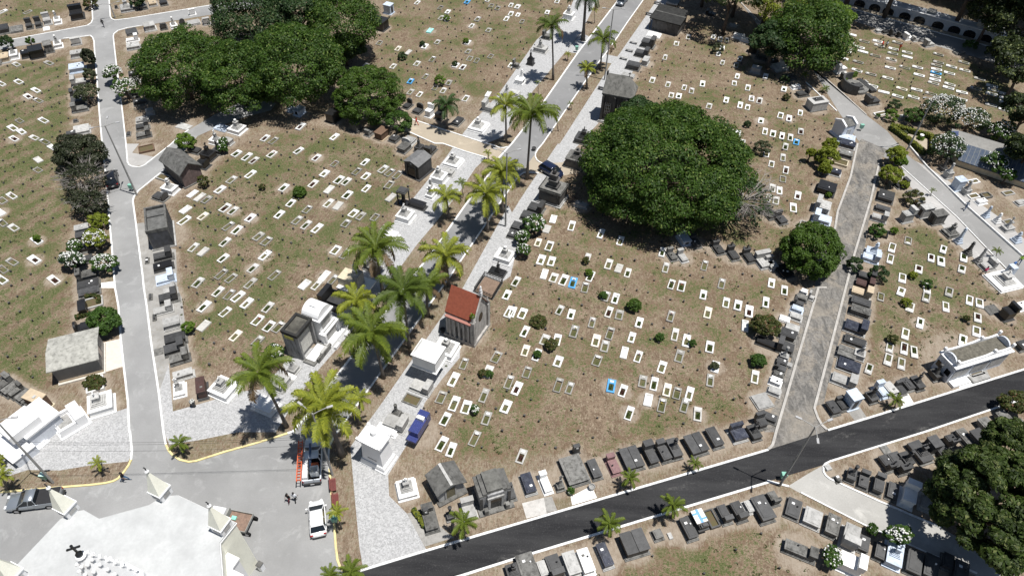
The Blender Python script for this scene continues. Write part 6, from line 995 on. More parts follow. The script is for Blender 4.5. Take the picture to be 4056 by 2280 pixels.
# frangipani with white blossom
for i, (dx, dy, r, z, fl, asp, d) in enumerate(((284, 183, 24, 2.3, 130, .9, 'flowering shrub heavy with white blossom over the street kerb'), (314, 222, 30, 2.2, 130, 1., 'leafy shrub dotted with white blossom beside the street'), (240, 600, 30, 1.8, 110, .9, 'yellowish shrub with white blossom near the dark tombs'), (182, 655, 34, 1.6, 170, .65, 'low white blossoming shrub by the lawn'), (262, 662, 32, 1.6, 110, .8, 'green blossoming shrub on the street kerb'), (188, 618, 18, 1.3, 30, 1., 'small dark shrub with few white blossoms'), (1345, 562, 27, 1.8, 60, 1., 'round dark shrub with white blossom beside the avenue tombs'), (1314, 596, 18, 1.4, 40, 1., 'second round shrub with white blossom by the tombs'), (1316, 628, 17, 1.4, 40, 1., 'smaller blossoming shrub beside the white plinth'), (2370, 278, 52, 2.6, 330, .65, 'long white blossoming hedge tree at the far lawn'), (2440, 305, 44, 2.4, 200, .7, 'white blossoming tree behind the store roof'), (2300, 290, 24, 1.6, 0, 1., 'dark leafy shrub under the blossoming hedge'), (2382, 372, 44, 2.4, 150, .8, 'blossoming tree beside the blue store roof'), (2505, 408, 28, 2.2, 60, 1.2, 'blossoming tree standing before the blue roof'), (2535, 440, 18, 1.8, 14, 1., 'thin blossoming shrub near the blue roof end'), (2520, 330, 34, 2.2, 70, .8, 'shaded blossoming tree at the photo edge'), (2258, 1345, 34, 2., 90, .6, 'blossoming shrub over the shaded stone path'), (690, 885, 24, 1.5, 38, .9, 'blossoming shrub behind the columbarium'), (2095, 1398, 23, 1.4, 45, 1.2, 'spiky shrub with pale flowers by the white block tomb'), (1772, 852, 0, 0, 0, 1., ''), (1195, 1028, 9, .8, 26, 1.2, 'small plant with white blossom on a grave'), (560, 372, 12, 1., 14, 1., 'small white flowered plant by the dark slab tombs'), (562, 356, 11, .9, 10, 1., 'second white flowered plant by the dark pedestal tomb'), (2195, 1330, 12, 1., 10, 1., 'small flowered bush by the stone path kerb'), (1125, 1035, 0, 0, 0, 1., ''))):
    if r: dtree('frangipani', d, dx, dy, r, z, 'yellow' if 'yellowish' in d else 'shrub' if fl < 150 else 'dark', 500+int(r*40), asp, .75 if r > 20 else .9, size=.34, clumps=22, seed=200+i, cat='flowering shrub', flowers=fl, own=True)
# hedges
M_HEDGE = leafmat('clipped_hedge', (.1, .115, .016), (.23, .245, .035), .2, 2.)
def hedge(desc, s, w, h, lm=None, n=900, m=None):
    p = [Vector(q) for q in pts(s)]; o = thing('clipped_hedge', desc, 'hedge', (p[0].x, p[0].y, 0), 0, own=True); rg = np.random.default_rng(len(s)); V = []; Fs = []
    if lm: landmark(lm, p[0])
    mb = MB()
    for a, b in zip(p, p[1:]):
        L = (b-a).length; d = math.degrees(math.atan2((b-a).y, (b-a).x)); c = (a+b)/2-p[0]; mb.box(c.x, c.y, 0, L+w*.3, w*.8, h*.9, d)
        k = int(n*L/6); u = (b-a)/L; v = Vector((-u.y, u.x)); t = rg.random(k)*L; q = (rg.random(k)-.5)*w; z = h*(.75+.35*rg.random(k)); sd = rg.random(k) < .35; z = np.where(sd, rg.random(k)*h, z); q = np.where(sd, np.sign(q)*w/2, q)
        V.append(np.stack([a.x-p[0].x+u.x*t+v.x*q, a.y-p[0].y+u.y*t+v.y*q, z], 1))
    c = np.concatenate(V); nr = rg.normal(size=c.shape); nr[:, 2] = np.abs(nr[:, 2])+.8; nr /= np.linalg.norm(nr, axis=1)[:, None]; vv, ff = leaves_np(c, nr, .22, rg, .6)
    mb.build('woody_core', LEAF['dark'], o); link('foliage', np_mesh('foliage', vv, ff, m or M_HEDGE), o)
hedge('olive clipped hedge enclosing the triangular garden', '3 1225 1285,3 1640 1395,13 1640 90,13 1610 100', .7, .9, 'triangular garden hedge')
hedge('long side of the olive clipped garden hedge', '3 1225 1300,3 1420 1440,13 1560 110', .7, .9)
hedge('narrow green hedge beside the slim dark stele', '31 1585 790,31 1650 880,31 1700 965', .45, .6)
hedge('yellowing hedge round the small planter tomb', '20 870 105,20 950 92,20 1010 110,20 1000 160', .5, .6, None, 900, LEAF['rust'])
hedge('rusty low hedge below the planter tomb', '20 770 310,20 900 265', .6, .5, None, 900, LEAF['rust'])
hedge('yellow leaved hedge behind the curved monument', '3 740 850,3 800 800,3 880 765', .6, .9, None, 900, LEAF['light'])
mbp = MB(); mbp.prism([Vector(q) for q in pts('3 1260 1300,3 1600 1400,13 1600 60,3 1480 1440')], 0, .035); structure('garden_soil', mbp, M_SAND)
for i, (x, y) in enumerate(((1365, 1350), (1530, 1400))):
    q = T(3, x, y); o = thing('garden_plant', ('pale striped garden plant inside the clipped hedge', 'white garden urn ringed by low plants inside the hedge')[i], 'plant', q, 0, own=True)
    link('leaves', tuft('leaves', 160, .6, .6, .6, .4, LEAF['grey' if i == 0 else 'light'], 300+i), o)
    if i: MB().lathe(0, 0, [(.25, 0), (.2, .5), (.35, .9), (.1, .95)], 10).build('urn', M_PAINT, o)
# ------------------------------------------------------------------ palms
FRM = {}
def frond_mesh(kind, droop, seed):
    rg = random.Random(seed); n = 24; L = 1.; V = []; Fc = []
    def pos(t): # unit-length arc: rises then droops
        a = .62-droop*t*1.15; return t, a
    x = z = 0; px = [(0, 0)]
    for i in range(n):
        t = i/n; a = .75-droop*(t**1.15)*1.7; x += math.cos(a)/n; z += math.sin(a)/n; px.append((x, z))
    for i in range(n):
        w = .012*(1-.75*i/n); o = len(V); (x0, z0), (x1, z1) = px[i], px[i+1]; V += [(x0, -w, z0), (x0, w, z0), (x1, w, z1), (x1, -w, z1)]; Fc.append((o, o+1, o+2, o+3))
        if i < 3: continue
        t = i/n; ll = .175*math.sin(math.pi*min(1, .14+t*.86))**.55+.05
        for s in (-1, 1):
            for h in (0, .5):
                bx, bz = x0+(x1-x0)*h, z0+(z1-z0)*h; fw = .5+.35*t+rg.uniform(-.1, .1); dz = -.25-.95*rg.random()
                l_ = ll*rg.uniform(.7, 1.2); e = (bx+l_*fw, s*l_*(1-fw*.35), bz+l_*dz*.75); m_ = (bx+l_*fw*.5, s*l_*.46, bz+l_*(.1+.16*rg.random())); wd = .0088
                o = len(V); V += [(bx-wd, 0, bz), (bx+wd, 0, bz), (m_[0]+wd*1.5, m_[1], m_[2]), (m_[0]-wd*1.5, m_[1], m_[2]), (e[0], e[1], e[2])]; Fc += [(o, o+1, o+2, o+3), (o+3, o+2, o+4)]
    return V, Fc
PM = {'g': leafmat('palm_green', (.03, .053, .009), (.115, .16, .022), .2, 1.), 'y': leafmat('palm_yellow_green', (.06, .09, .011), (.32, .335, .035), .2, 1.), 'm': leafmat('palm_mid_green', (.033, .062, .01), (.18, .225, .026), .25, 1.), 'x': leafmat('dead_frond', (.09, .06, .03), (.2, .14, .08), .1, 1.), 'd': leafmat('palm_dark_green', (.018, .045, .012), (.06, .11, .025), .25, 1.)}
def get_frond(kind, j):
    k = (kind, j)
    if k not in FRM:
        V, Fc = frond_mesh(1, (.62, .85, 1.1)[j], 5+j); me = bpy.data.meshes.new('frond'); me.from_pydata(V, [], Fc); me.update(); me.materials.append(PM[kind]); FRM[k] = me
    return FRM[k]
M_PTR = stone('palm_trunk', (.16, .14, .12), .25, 3., .95, .4, rand=.1)
PTINT = {'g': 'deep green', 'y': 'yellow green', 'm': 'mid green', 'd': 'dark'}
def palm(rb, bx, by, rc, cx_, cy_, r, kind, nf=15, desc=None, thick=.2, small=False):
    b = T(rb, bx, by); cp = tpx(rc, cx_, cy_)
    H = min((abs(PR(b[0], b[1], z)[1]-cp[1]), z) for z in np.arange(.3, 18, .1))[1]; c = G(*cp, H); off = (c[0]-b[0], c[1]-b[1])
    o = thing('palm_tree' if not small else 'young_palm', desc or (PTINT[kind]+(' young palm with short fronds' if small else ' palm with arching fronds' if r > 2.6 else ' small palm with a slim trunk')), 'palm', (b[0], b[1], 0), 0, 'palms planted along the roads')
    R = random.Random(int(bx*3+by)); mb = MB(); n = 7
    mb.tube([(off[0]*(t**1.3), off[1]*(t**1.3), H*t-.05) for t in [i/n for i in range(n+1)]], [thick*(1.45-.65*min(1, i/2.)) if i < 2 else thick*(.86-.2*i/n) for i in range(n+1)], 9); mb.build('trunk', M_PTR, o, True)
    nf = int(nf*1.3)
    for k in range(nf):
        ring = k/nf; j = 0 if ring < .3 else 1 if ring < .65 else 2
        dd_ = j == 2 and r > 2 and R.random() < .22; f = link('dead_frond' if dd_ else 'frond', get_frond('x' if dd_ else kind, j), o, (off[0], off[1], H-.05)); f.rotation_euler = (0, R_(R.uniform(-8, 8))+R_((-26, -4, 22)[j]+(22 if dd_ else 0)), R_(k*137.5+R.uniform(-12, 12))); s = r*(1.06 if r > 2.5 else .8 if r > 1.95 else .72)*R.uniform(.85, 1.1)*(.82 if j == 0 else 1); f.scale = (s, s, s)
    TPOS.append((b[0], b[1], .6)); BARE.append((b[0], b[1], .6, .5)); return o
PD = '''21 310 1395 21 33 850 3.5 m 16;31 865 235 21 690 1195 4.1 y 20 .3;21 1040 1370 21 1045 1110 2. y 11 .14;21 1285 905 21 1165 455 4.1 m 18;21 1545 600 21 1480 40 3.6 g 18;21 1730 285 21 1712 -15 2.9 m 14;21 1100 330 21 1010 125 3. y 13;11 1275 1490 11 1205 1050 3.9 m 17;11 1940 1420 11 1910 1125 3.7 y 16;11 1945 745 11 1912 535 2.6 y 13;11 2332 880 11 2315 505 3.5 y 16;11 2480 690 11 2478 275 3.2 y 15;11 2340 165 11 2330 85 1.2 y 9 .1;12 150 355 2 195 1150 4. m 17 .22;1 2515 1430 1 2512 1070 3. y 14;2 750 890 2 752 690 2.4 y 13;2 885 695 2 920 400 3. m 15;2 412 805 2 400 262 3. g 15;2 712 405 2 745 -50 3.8 d 20 .36;1 1925 1290 1 1920 1060 2.6 d 16 .14;2 465 1320 2 430 1160 1.5 m 9 .07;2 602 1105 2 590 1045 1. m 8 .06;2 828 235 2 828 100 1.3 y 9 .07;2 560 605 2 560 545 1.2 y 9 .06;2 1025 500 2 1035 430 .9 m 8 .06;2 265 960 2 260 830 1. m 7 .05;11 2085 530 11 2065 390 1.7 m 9 .06;11 1685 1080 11 1685 1005 1. m 8 .06;21 845 720 21 845 680 .7 y 6 .05;30 1900 210 30 1805 110 1.9 m 11 .11;30 1100 400 30 985 312 1.4 y 9 .07;30 80 580 30 15 440 1.8 y 11 .1;30 60 330 30 -5 285 1.4 y 10 .09;31 860 970 31 815 800 1.6 y 10 .09;31 2100 1070 31 2090 905 2.2 m 13 .1;32 1195 565 32 1190 462 1.8 m 12 .09;32 1822 385 32 1842 315 1.4 m 9 .07;32 990 1050 32 985 920 2. m 13 .1;32 1605 862 32 1622 735 2. m 13 .1;23 1275 1200 23 1282 1125 1.7 m 11 .08;31 985 1560 31 960 1400 2. m 13 .1;31 760 1570 31 745 1440 1.8 m 11 .1;3 595 930 3 575 890 1.5 m 10 .08;3 365 810 3 370 752 1.3 m 9 .06;13 1635 520 13 1655 465 .9 m 8 .05;13 2290 1140 13 2308 1075 1.2 m 9 .06'''
for it in PD.split(';'):
    a = it.split(); palm(a[0], float(a[1]), float(a[2]), a[3], float(a[4]), float(a[5]), float(a[6]), a[7], int(a[8]), None, float(a[9]) if len(a) > 9 else .2, float(a[6]) < 1.95)
# ------------------------------------------------------------------ vehicles
M_TYRE = plain('tyre_rubber', (.015, .015, .015), .9, .1); M_RIM = plain('alloy_rim', (.45, .45, .46), .35, .5, .8); M_CGL = plain('car_glass', (.012, .016, .02), .06, .5); M_LAMPW = plain('headlight', (.75, .75, .75), .15, .5); M_LAMPR = plain('tail_light', (.3, .012, .012), .25, .5); M_PLATE = plain('number_plate', (.6, .6, .6), .4); M_TRIM = plain('black_trim', (.02, .02, .02), .6)
def paint(n, c, r=.25, metal=0.):
    t = NT(n); t.fin(c, r, .5, metal); t.b.inputs['Coat Weight'].default_value = .4; return t.m
def loft(mb, secs):
    """secs: list of (x, [(y,z)...]) rings of equal length, closed"""
    k = len(secs[0][1]); o = len(mb.v); fs = []
    vs = [(x, y, z) for x, r in secs for y, z in r]
    for i in range(len(secs)-1):
        for j in range(k): fs.append((i*k+j, i*k+(j+1) % k, (i+1)*k+(j+1) % k, (i+1)*k+j))
    fs += [tuple(range(k-1, -1, -1)), tuple((len(secs)-1)*k+j for j in range(k))]
    mb.add(vs, fs)
def ring(hw, zb, zt, tum=.94):
    return [(-hw*.92, zb), (hw*.92, zb), (hw, zb+(zt-zb)*.35), (hw*.985, zb+(zt-zb)*.75), (hw*tum*.96, zt), (-hw*tum*.96, zt), (-hw*.985, zb+(zt-zb)*.75), (-hw, zb+(zt-zb)*.35)]
def wheels(o, L, wb, hw, r=.33):
    for sx in (-1, 1):
        for sy in (-1, 1):
            mb = MB(); n = 14; x, y = sx*wb/2, sy*(hw-.1)
            vs = [(x+r*math.cos(2*math.pi*i/n), y+d, r+r*math.sin(2*math.pi*i/n)) for d in (-.11, .11) for i in range(n)]
            mb.add(vs, [tuple(range(n)), tuple(range(2*n-1, n-1, -1))]+[(i, n+i, n+(i+1) % n, (i+1) % n) for i in range(n)])
            w_ = mb.build('wheel', M_TYRE, o); mb = MB(); d = sy*.115
            mb.add([(x+r*.6*math.cos(2*math.pi*i/n), y+d, r+r*.6*math.sin(2*math.pi*i/n)) for i in range(n)], [tuple(range(n))[::-sy]]); mb.build('rim', M_RIM, w_)
def car(desc, rc, x, y, rot, L, hw, H, pm, kind='hatch', lm=None):
    q = T(rc, x, y, .4); o = thing('parked_car', desc, 'car', (q[0], q[1], 0), rot, own=True)
    if lm: landmark(lm, q)
    hood = .93 if kind != 'suv' else 1.05; a = L/2
    S0 = [(-a, ring(hw*.6, .38, .76)), (-a+.07, ring(hw*.82, .28, hood*.92)), (-a+.22, ring(hw*.95, .22, hood*.98)), (-a+.5, ring(hw, .2, hood)), (a*.5, ring(hw, .2, hood)), (a-.6, ring(hw*.97, .2, hood*.93)), (a-.3, ring(hw*.88, .24, hood*.84)), (a-.1, ring(hw*.7, .3, hood*.72)), (a, ring(hw*.45, .36, .58))]
    mb = MB(); loft(mb, S0); b = mb.build('body', pm, o); b.data.shade_smooth()
    rear = -a+(.12 if kind == 'suv' else .32 if kind == 'hatch' else .7); fr = a*.62
    def cab(z, t, w): return [(-hw*w, z), (hw*w, z), (hw*t, z), (-hw*t, z)]
    top0, top1 = rear+.45, fr-.8
    mb = MB(); zb, zt = hood-.02, H
    V = [(rear, -hw*.9, zb), (rear, hw*.9, zb), (fr, hw*.9, zb), (fr, -hw*.9, zb), (top0, -hw*.74, zt-.04), (top0, hw*.74, zt-.04), (top1, hw*.74, zt-.02), (top1, -hw*.74, zt-.02)]
    mb.add(V, [(4, 7, 6, 5)[::-1] if False else (4, 5, 6, 7), (0, 1, 5, 4), (1, 2, 6, 5), (2, 3, 7, 6), (3, 0, 4, 7)]); mb.build('glasshouse', M_CGL, o)
    mb = MB(); loft(mb, [(top0-.06, [(-hw*.72, zt-.09), (hw*.72, zt-.09), (hw*.68, zt-.03), (-hw*.68, zt-.03)]), (top0+.15, [(-hw*.77, zt-.06), (hw*.77, zt-.06), (hw*.7, zt+.03), (-hw*.7, zt+.03)]), ((top0+top1)/2, [(-hw*.77, zt-.05), (hw*.77, zt-.05), (hw*.7, zt+.05), (-hw*.7, zt+.05)]), (top1-.1, [(-hw*.77, zt-.05), (hw*.77, zt-.05), (hw*.7, zt+.02), (-hw*.7, zt+.02)]), (top1+.05, [(-hw*.73, zt-.08), (hw*.73, zt-.08), (hw*.7, zt-.03), (-hw*.7, zt-.03)])]); r_ = mb.build('roof', pm, o); r_.data.shade_smooth()
    mb = MB()
    for s in (-1, 1):
        for (xa, xb) in ((rear, top0), (fr, top1), ((rear+fr)/2-.1, (top0+top1)/2)): mb.tube([(xa, s*hw*.905, zb), (xb, s*hw*.75, zt-.03)], .04, 4)
    mb.build('pillars', pm, o)
    for s in (-1, 1):
        MB().box(a-.2, s*hw*.6, .6, .24, .3, .16, s*-35).build('headlight', M_LAMPW, o); MB().box(-a+.08, s*hw*.76, .68, .1, .28, .2).build('tail_light', M_LAMPR, o); MB().box(fr-.25, s*(hw+.1), hood-.02, .14, .2, .14).build('mirror', pm, o)
    MB().box(-a-.0, 0, .52, .04, .42, .13).build('number_plate', M_PLATE, o); MB().box(-a+.02, 0, .3, .1, hw*1.5, .14).build('bumper', M_TRIM, o)
    wheels(o, L, L*.6, hw, .32); return o
def dirn(a, b): return ang(T(*a), T(*b))
car('white hatchback parked beside the yellow kerb', 31, 622, 872, dirn((31, 635, 1020), (31, 610, 700)), 4.0, .86, 1.47, paint('white_car_paint', (.8, .8, .8)), 'hatch', 'white hatchback')
car('black car parked against the side street kerb', 10, 1128, 358, dirn((10, 1140, 440), (10, 1115, 260)), 4.2, .92, 1.62, paint('black_car_paint', (.012, .013, .016), .15), 'suv', 'black parked car')
car('dark blue car parked under the large tree by the avenue', 12, 395, 280, dirn((12, 300, 225), (12, 490, 330)), 4.2, .9, 1.6, paint('blue_car_paint', (.012, .018, .045), .2), 'suv', 'dark blue car')
car('grey car coming along the avenue at the photo edge', 2, 1108, 15, AX['A-']-90+180, 4.3, .87, 1.47, paint('grey_car_paint', (.13, .15, .17), .25, .4), 'sedan', 'grey avenue car')
def pickup(desc, q, rot, L, hw, pm, lm, bed_m, name='pickup_truck', tailgate=True):
    o = thing(name, desc, 'pickup', (q[0], q[1], 0), rot, own=True); landmark(lm, q); a = L/2; hd = 1.05
    mb = MB(); loft(mb, [(-.25, ring(hw, .35, hd+.02)), (a*.42, ring(hw, .35, hd)), (a-.35, ring(hw*.95, .35, hd*.95)), (a, ring(hw*.8, .45, .8))]); mb.build('body', pm, o).data.shade_smooth()
    c0, c1 = -a*.22, a*.5; t0, t1 = c0+.15, c1-.85; zt = 1.72
    MB().add([(c0, -hw*.92, hd), (c0, hw*.92, hd), (c1, hw*.92, hd), (c1, -hw*.92, hd), (t0, -hw*.76, zt), (t0, hw*.76, zt), (t1, hw*.76, zt), (t1, -hw*.76, zt)], [(4, 5, 6, 7), (0, 1, 5, 4), (1, 2, 6, 5), (2, 3, 7, 6), (3, 0, 4, 7)]).build('glasshouse', M_CGL, o)
    mb = MB(); loft(mb, [(t0-.04, [(-hw*.78, zt-.05), (hw*.78, zt-.05), (hw*.72, zt+.03), (-hw*.72, zt+.03)]), ((t0+t1)/2, [(-hw*.79, zt-.05), (hw*.79, zt-.05), (hw*.72, zt+.06), (-hw*.72, zt+.06)]), (t1+.04, [(-hw*.78, zt-.06), (hw*.78, zt-.06), (hw*.72, zt+.01), (-hw*.72, zt+.01)])]); mb.build('roof', pm, o).data.shade_smooth()
    mb = MB()
    for s in (-1, 1):
        for xa, xb in ((c0, t0), (c1, t1), ((c0+c1)/2-.15, (t0+t1)/2)): mb.tube([(xa, s*hw*.925, hd), (xb, s*hw*.77, zt-.02)], .05, 4)
    mb.build('pillars', pm, o)
    mb = MB(); bl = a-.28-.0
    for s in (-1, 1): mb.box((-a-.27)/2, s*(hw-.06), .45, a-.27, .12, .68)
    mb.box(-a+.05, 0, .45, .1, 2*hw-.24, .62); mb.box(-.32, 0, .45, .1, 2*hw-.24, .66); mb.build('bed_walls', pm, o); MB().box((-a-.27)/2, 0, .55, a-.37, 2*hw-.24, .06).build('bed_floor', bed_m, o)
    for s in (-1, 1):
        MB().box(a-.12, s*hw*.62, .72, .2, .34, .2).build('headlight', M_LAMPW, o); MB().box(-a-.01, s*(hw-.07), .7, .05, .12, .34).build('tail_light', M_LAMPR, o); MB().box(c1-.2, s*(hw+.13), hd+.02, .14, .22, .18).build('mirror', M_TRIM, o)
    MB().box(-a-.08, 0, .38, .18, 2*hw*.9, .16).build('bumper', M_TRIM, o); MB().box(-a-.18, 0, .4, .02, .4, .12).build('number_plate', M_PLATE, o); wheels(o, L, L*.6, hw, .37); return o
q = T(30, 350, 690, .5); p1 = pickup('silver double cab pickup with a black bed cover by the yellow kerb', q, dirn((30, 590, 640), (30, 140, 700)), 5.2, .93, paint('silver_paint', (.36, .39, .42), .3, .6), 'silver pickup', M_TRIM)
MB().box(-1.45, 0, 1.13, 2.2, 1.74, .05).build('bed_cover', plain('black_vinyl', (.018, .018, .02), .7), p1)
q = T(31, 572, 270, .8); rot_ = dirn((31, 570, 480), (31, 585, 80)); p2 = pickup('white utility pickup carrying orange ladders and an aerial boom', q, rot_, 5.4, .98, paint('fleet_white', (.62, .66, .7), .3), 'utility pickup with ladders', M_TRIM, 'utility_truck')
MB().box(-1.4, .62, 1.0, 2.4, .5, .6).build('tool_locker', M_PAINT, p2); MB().box(-1.3, 0, .7, 2.2, .7, .2).build('boom_base', M_TRIM, p2)
MB().tube([(-1.6, .15, 1.3), (1.2, .1, 2.05)], .14, 8).build('boom', paint('boom_blue', (.05, .09, .17), .4), p2)
bk = MB(); [bk.box(-1.9+dx, -.35+dy, 1.05, .06 if dx else .8, .8 if dx else .06, .85) for dx, dy in ((-.4, 0), (.4, 0), (0, .4), (0, -.4))]; bk.box(-1.9, -.35, 1., .8, .8, .06); bk.build('work_basket', paint('basket_white', (.7, .72, .72), .4), p2); MB().box(-1.15, -.3, 1., .55, .8, .5).build('orange_box', plain('orange_box_paint', (.4, .09, .03), .5), p2)
lad = thing('ladder', 'orange extension ladder lying along the utility pickup', 'ladder', (q[0], q[1], 0), rot_, own=True)
for k in (0, 1):
    mb = MB(); y0 = 1.14+.24*k*0; 
    for s in (-.22, .22): mb.box(-.5, 1.22+s, 1.5+.14*k, 4.9, .07, .1)
    for i in range(14): mb.box(-2.8+i*.35, 1.22, 1.52+.14*k, .05, .37, .05)
    mb.build('ladder_section', plain('orange_fibreglass', (.62, .13, .055), .5), lad)
MB().box(-.5, 1.22, .9, .08, .5, .58).build('bracket', M_TRIM, lad)
# flatbed trailer partly hidden by the chapel
q = T(30, 2400, 900, .9); rot_ = dirn((30, 2330, 870), (30, 2510, 905)); o = thing('flatbed_truck', 'small flatbed truck with a worn wooden floor behind the pinnacle', 'truck', (q[0], q[1], 0), rot_, own=True)
M_WOOD = stone('worn_planks', (.25, .17, .13), .3, 6., .9, .3, rand=0.)
MB().box(0, 0, .75, 2.3, 1.9, .1).build('bed_floor', M_WOOD, o); mb = MB(); [mb.box(0, s*.97, .78, 2.4, .06, .35) for s in (-1, 1)]; mb.box(1.18, 0, .78, .06, 1.88, .35); mb.box(-1.18, 0, .78, .06, 1.88, .9); mb.build('side_boards', stone('grey_board', (.3, .3, .28), .2, 4, .8, .3, rand=0.), o); MB().box(0, 0, .5, 2.2, .8, .22).build('chassis', M_TRIM, o); MB().box(-2.1, 0, .5, 1.5, 1.7, 1.3, 0, .9).build('cab', M_PAINT, o); wheels(o, 2.3, 2.4, .95, .36); MB().box(-.6, .25, .85, .5, .4, .2).build('green_crate', plain('mint_plastic', (.25, .6, .48), .5), o)
# ------------------------------------------------------------------ lamp posts, bins, benches
M_POLE = stone('concrete_pole', (.33, .325, .31), .12, 2., .9, .3, rand=.05); M_LUM = plain('lamp_grey', (.36, .36, .36), .5)
def lamp(desc, rb, bx, by, rt, tx, ty, arms, lm=None, r=.14):
    b = T(rb, bx, by); H = min((abs(PR(b[0], b[1], z)[1]-tpx(rt, tx, ty)[1]), z) for z in np.arange(3, 16, .05))[1]
    o = thing('street_lamp', desc, 'street lamp', b, 0, 'street lamps in the cemetery', own=True)
    if lm: landmark(lm, b)
    MB().tube([(0, 0, 0), (0, 0, H*.5), (0, 0, H)], [r, r*.8, r*.55], 10).build('pole', M_POLE, o)
    for a in arms:
        c, s = math.cos(R_(a)), math.sin(R_(a)); am = MB().tube([(0, 0, H-.15), (c*.6, s*.6, H+.05), (c*1.5, s*1.5, H+.2)], .045, 6).build('arm', M_POLE, o)
        MB().box(c*1.7, s*1.7, H+.12, .6, .22, .1, a).build('luminaire', M_LUM, am)
    return o
lamp('tall lamp post by the silver pickup with a wire loop', 30, 535, 510, 20, -40, 1330, (10, 130, 250)); lamp('slim lamp post standing beside the utility pickup', 31, 770, 432, 21, 545, 1262, (25, 145), 'utility pickup lamp post'); lamp('tall slim lamp post on the pavement of the upper avenue', 2, 930, 803, 2, 1022, 95, (0, 180)); lamp('lamp post on the avenue pavement between the palms', 11, 2510, 828, 11, 2520, 90, (20, 160)); lamp('lamp post at the road fork by the parked black car', 10, 1378, 515, 0, 1085, 1262, (20, 100, 215)); lamp('lamp post between black road and stone path', 33, 115, 540, 23, 470, 1395, (25, 150, 260)); lamp('lamp post rising from the triangular hedge garden', 13, 1400, 60, 3, 1690, 985, (30, 190)); lamp('lamp post at the far street crossing', 0, 1160, 185, 0, 1050, 150, (30, 200))
for d, rc, x, y in (('green litter bin at the avenue crossing', 2, 648, 530), ('green litter bin on the lamp post at the fork', 10, 1330, 480), ('pale green litter bin under the lamp post near the pickup', 30, 470, 500), ('green litter bin by the young palm near the white hatchback', 31, 800, 930), ('pale green litter bin beside the black road lamp post', 33, 140, 490), ('green litter bin by the small chapel tomb', 3, 930, 1320)):
    q = T(rc, x, y); o = thing('litter_bin', d, 'litter bin', q, 0, own=True); MB().tube([(0, 0, 0), (0, 0, 1.)], .05, 6).build('post', M_POLE, o); MB().box(0, .18, .5, .5, .4, .75, 0, 1.2).build('bin', plain('green_plastic', (.2, .42, .33), .5), o)
    if 'lamp post near' in d: MB().box(0, .18, 1.25, .62, .5, .06).build('lid', plain('mint_lid', (.5, .7, .62), .5), o)
M_REDW = stone('red_brown_slats', (.19, .055, .05), .2, 4., .6, .2, rand=0.)
for d, x, y in (('red slatted bench beside the yellow kerb', 787, 545), ('second red slatted bench behind the young palm', 815, 700)):
    q = T(31, x, y); o = thing('park_bench', d, 'bench', q, dirn((31, 795, 600), (31, 785, 470)), own=True); mb = MB(); [mb.box(0, -.2+i*.11, .42, 1.5, .08, .04) for i in range(5)]; mb.build('seat', M_REDW, o); mb = MB(); [mb.box(0, .32+.02*i, .52+.12*i, 1.5, .05, .09) for i in range(4)]; mb.build('backrest', M_REDW, o)
    for s in (-.62, .62): MB().box(s, .05, 0, .06, .5, .42).build('leg', M_IRON, o)
for i, (d, x, y) in enumerate((('small concrete bench on the avenue pavement by the first tombs', 1222, 440), ('small concrete bench in the middle of three on the pavement', 1180, 520), ('small concrete bench at the pavement link', 1122, 600), ('dark stone bench beside the hipped mausoleum', 905, 905), ('small dark bench by the shed mausoleum', 1378, 155), ('dark bench at the top end of the avenue pavement', 1462, 45))):
    q = T(2, x, y); o = thing('stone_bench', d, 'bench', q, AX['A+']-90, own=True); MB().box(0, 0, .36, .5, 1.5, .12).build('seat', TM['l'] if i < 3 else TM['d'], o); [MB().box(0, s*.55, 0, .4, .18, .36).build('leg', TM['g'], o) for s in (-1, 1)]
for d, rc, x, y in (('small round planter pot beside the flagstone tomb', 32, 800, 570), ('potted plant at the foot of the flagstone tomb', 32, 590, 615), ('dark bin by the wall of the red roofed mausoleum', 21, 1880, 440), ('dark pot on the far avenue kerb island', 12, 220, 65), ('white stone urn by the upper path', 3, 1095, 1190), ('large pale planter bowl near the garden hedge', 3, 1390, 1240)):
    q = T(rc, x, y); o = thing('planter_pot', d, 'pot', q, 0, own=True); m = TM['l'] if 'dark' not in d else TM['d']; MB().lathe(0, 0, [(.25, 0), (.32, .3), (.36, .55), (.3, .55), (.26, .4)], 12).build('bowl', m, o)
    if 'plant at' in d or 'bowl' in d or 'urn' in d: link('leaves', tuft('leaves', 60, .35, .35, .5, .4, LEAF['shrub'], 5), o, (0, 0, .4))
# terrace of the flagstone tomb etc.
# ------------------------------------------------------------------ overhead wires
def wire(desc, pts_):
    o = thing('overhead_wire', desc, 'wire', pts_[0], 0, own=True); p0 = Vector(pts_[0]); P = []
    for a, b in zip(pts_, pts_[1:]):
        a, b = Vector(a), Vector(b); n = 14
        for i in range(n): t = i/n; q = a.lerp(b, t); q.z -= (a-b).length*.02*4*t*(1-t); P.append(q-p0)
    P.append(Vector(pts_[-1])-p0); MB().tube(P, .012, 4).build('cable', M_IRON, o)
A_ = T(30, 535, 510); B_ = T(31, 770, 432)
for k, h in enumerate((8.2, 7.8, 6.6)): wire(('upper thin cable crossing the plaza between two posts', 'middle thin cable crossing the plaza', 'lower thin cable crossing the plaza')[k], [(A_[0], A_[1], h), (B_[0], B_[1], h-.3)])
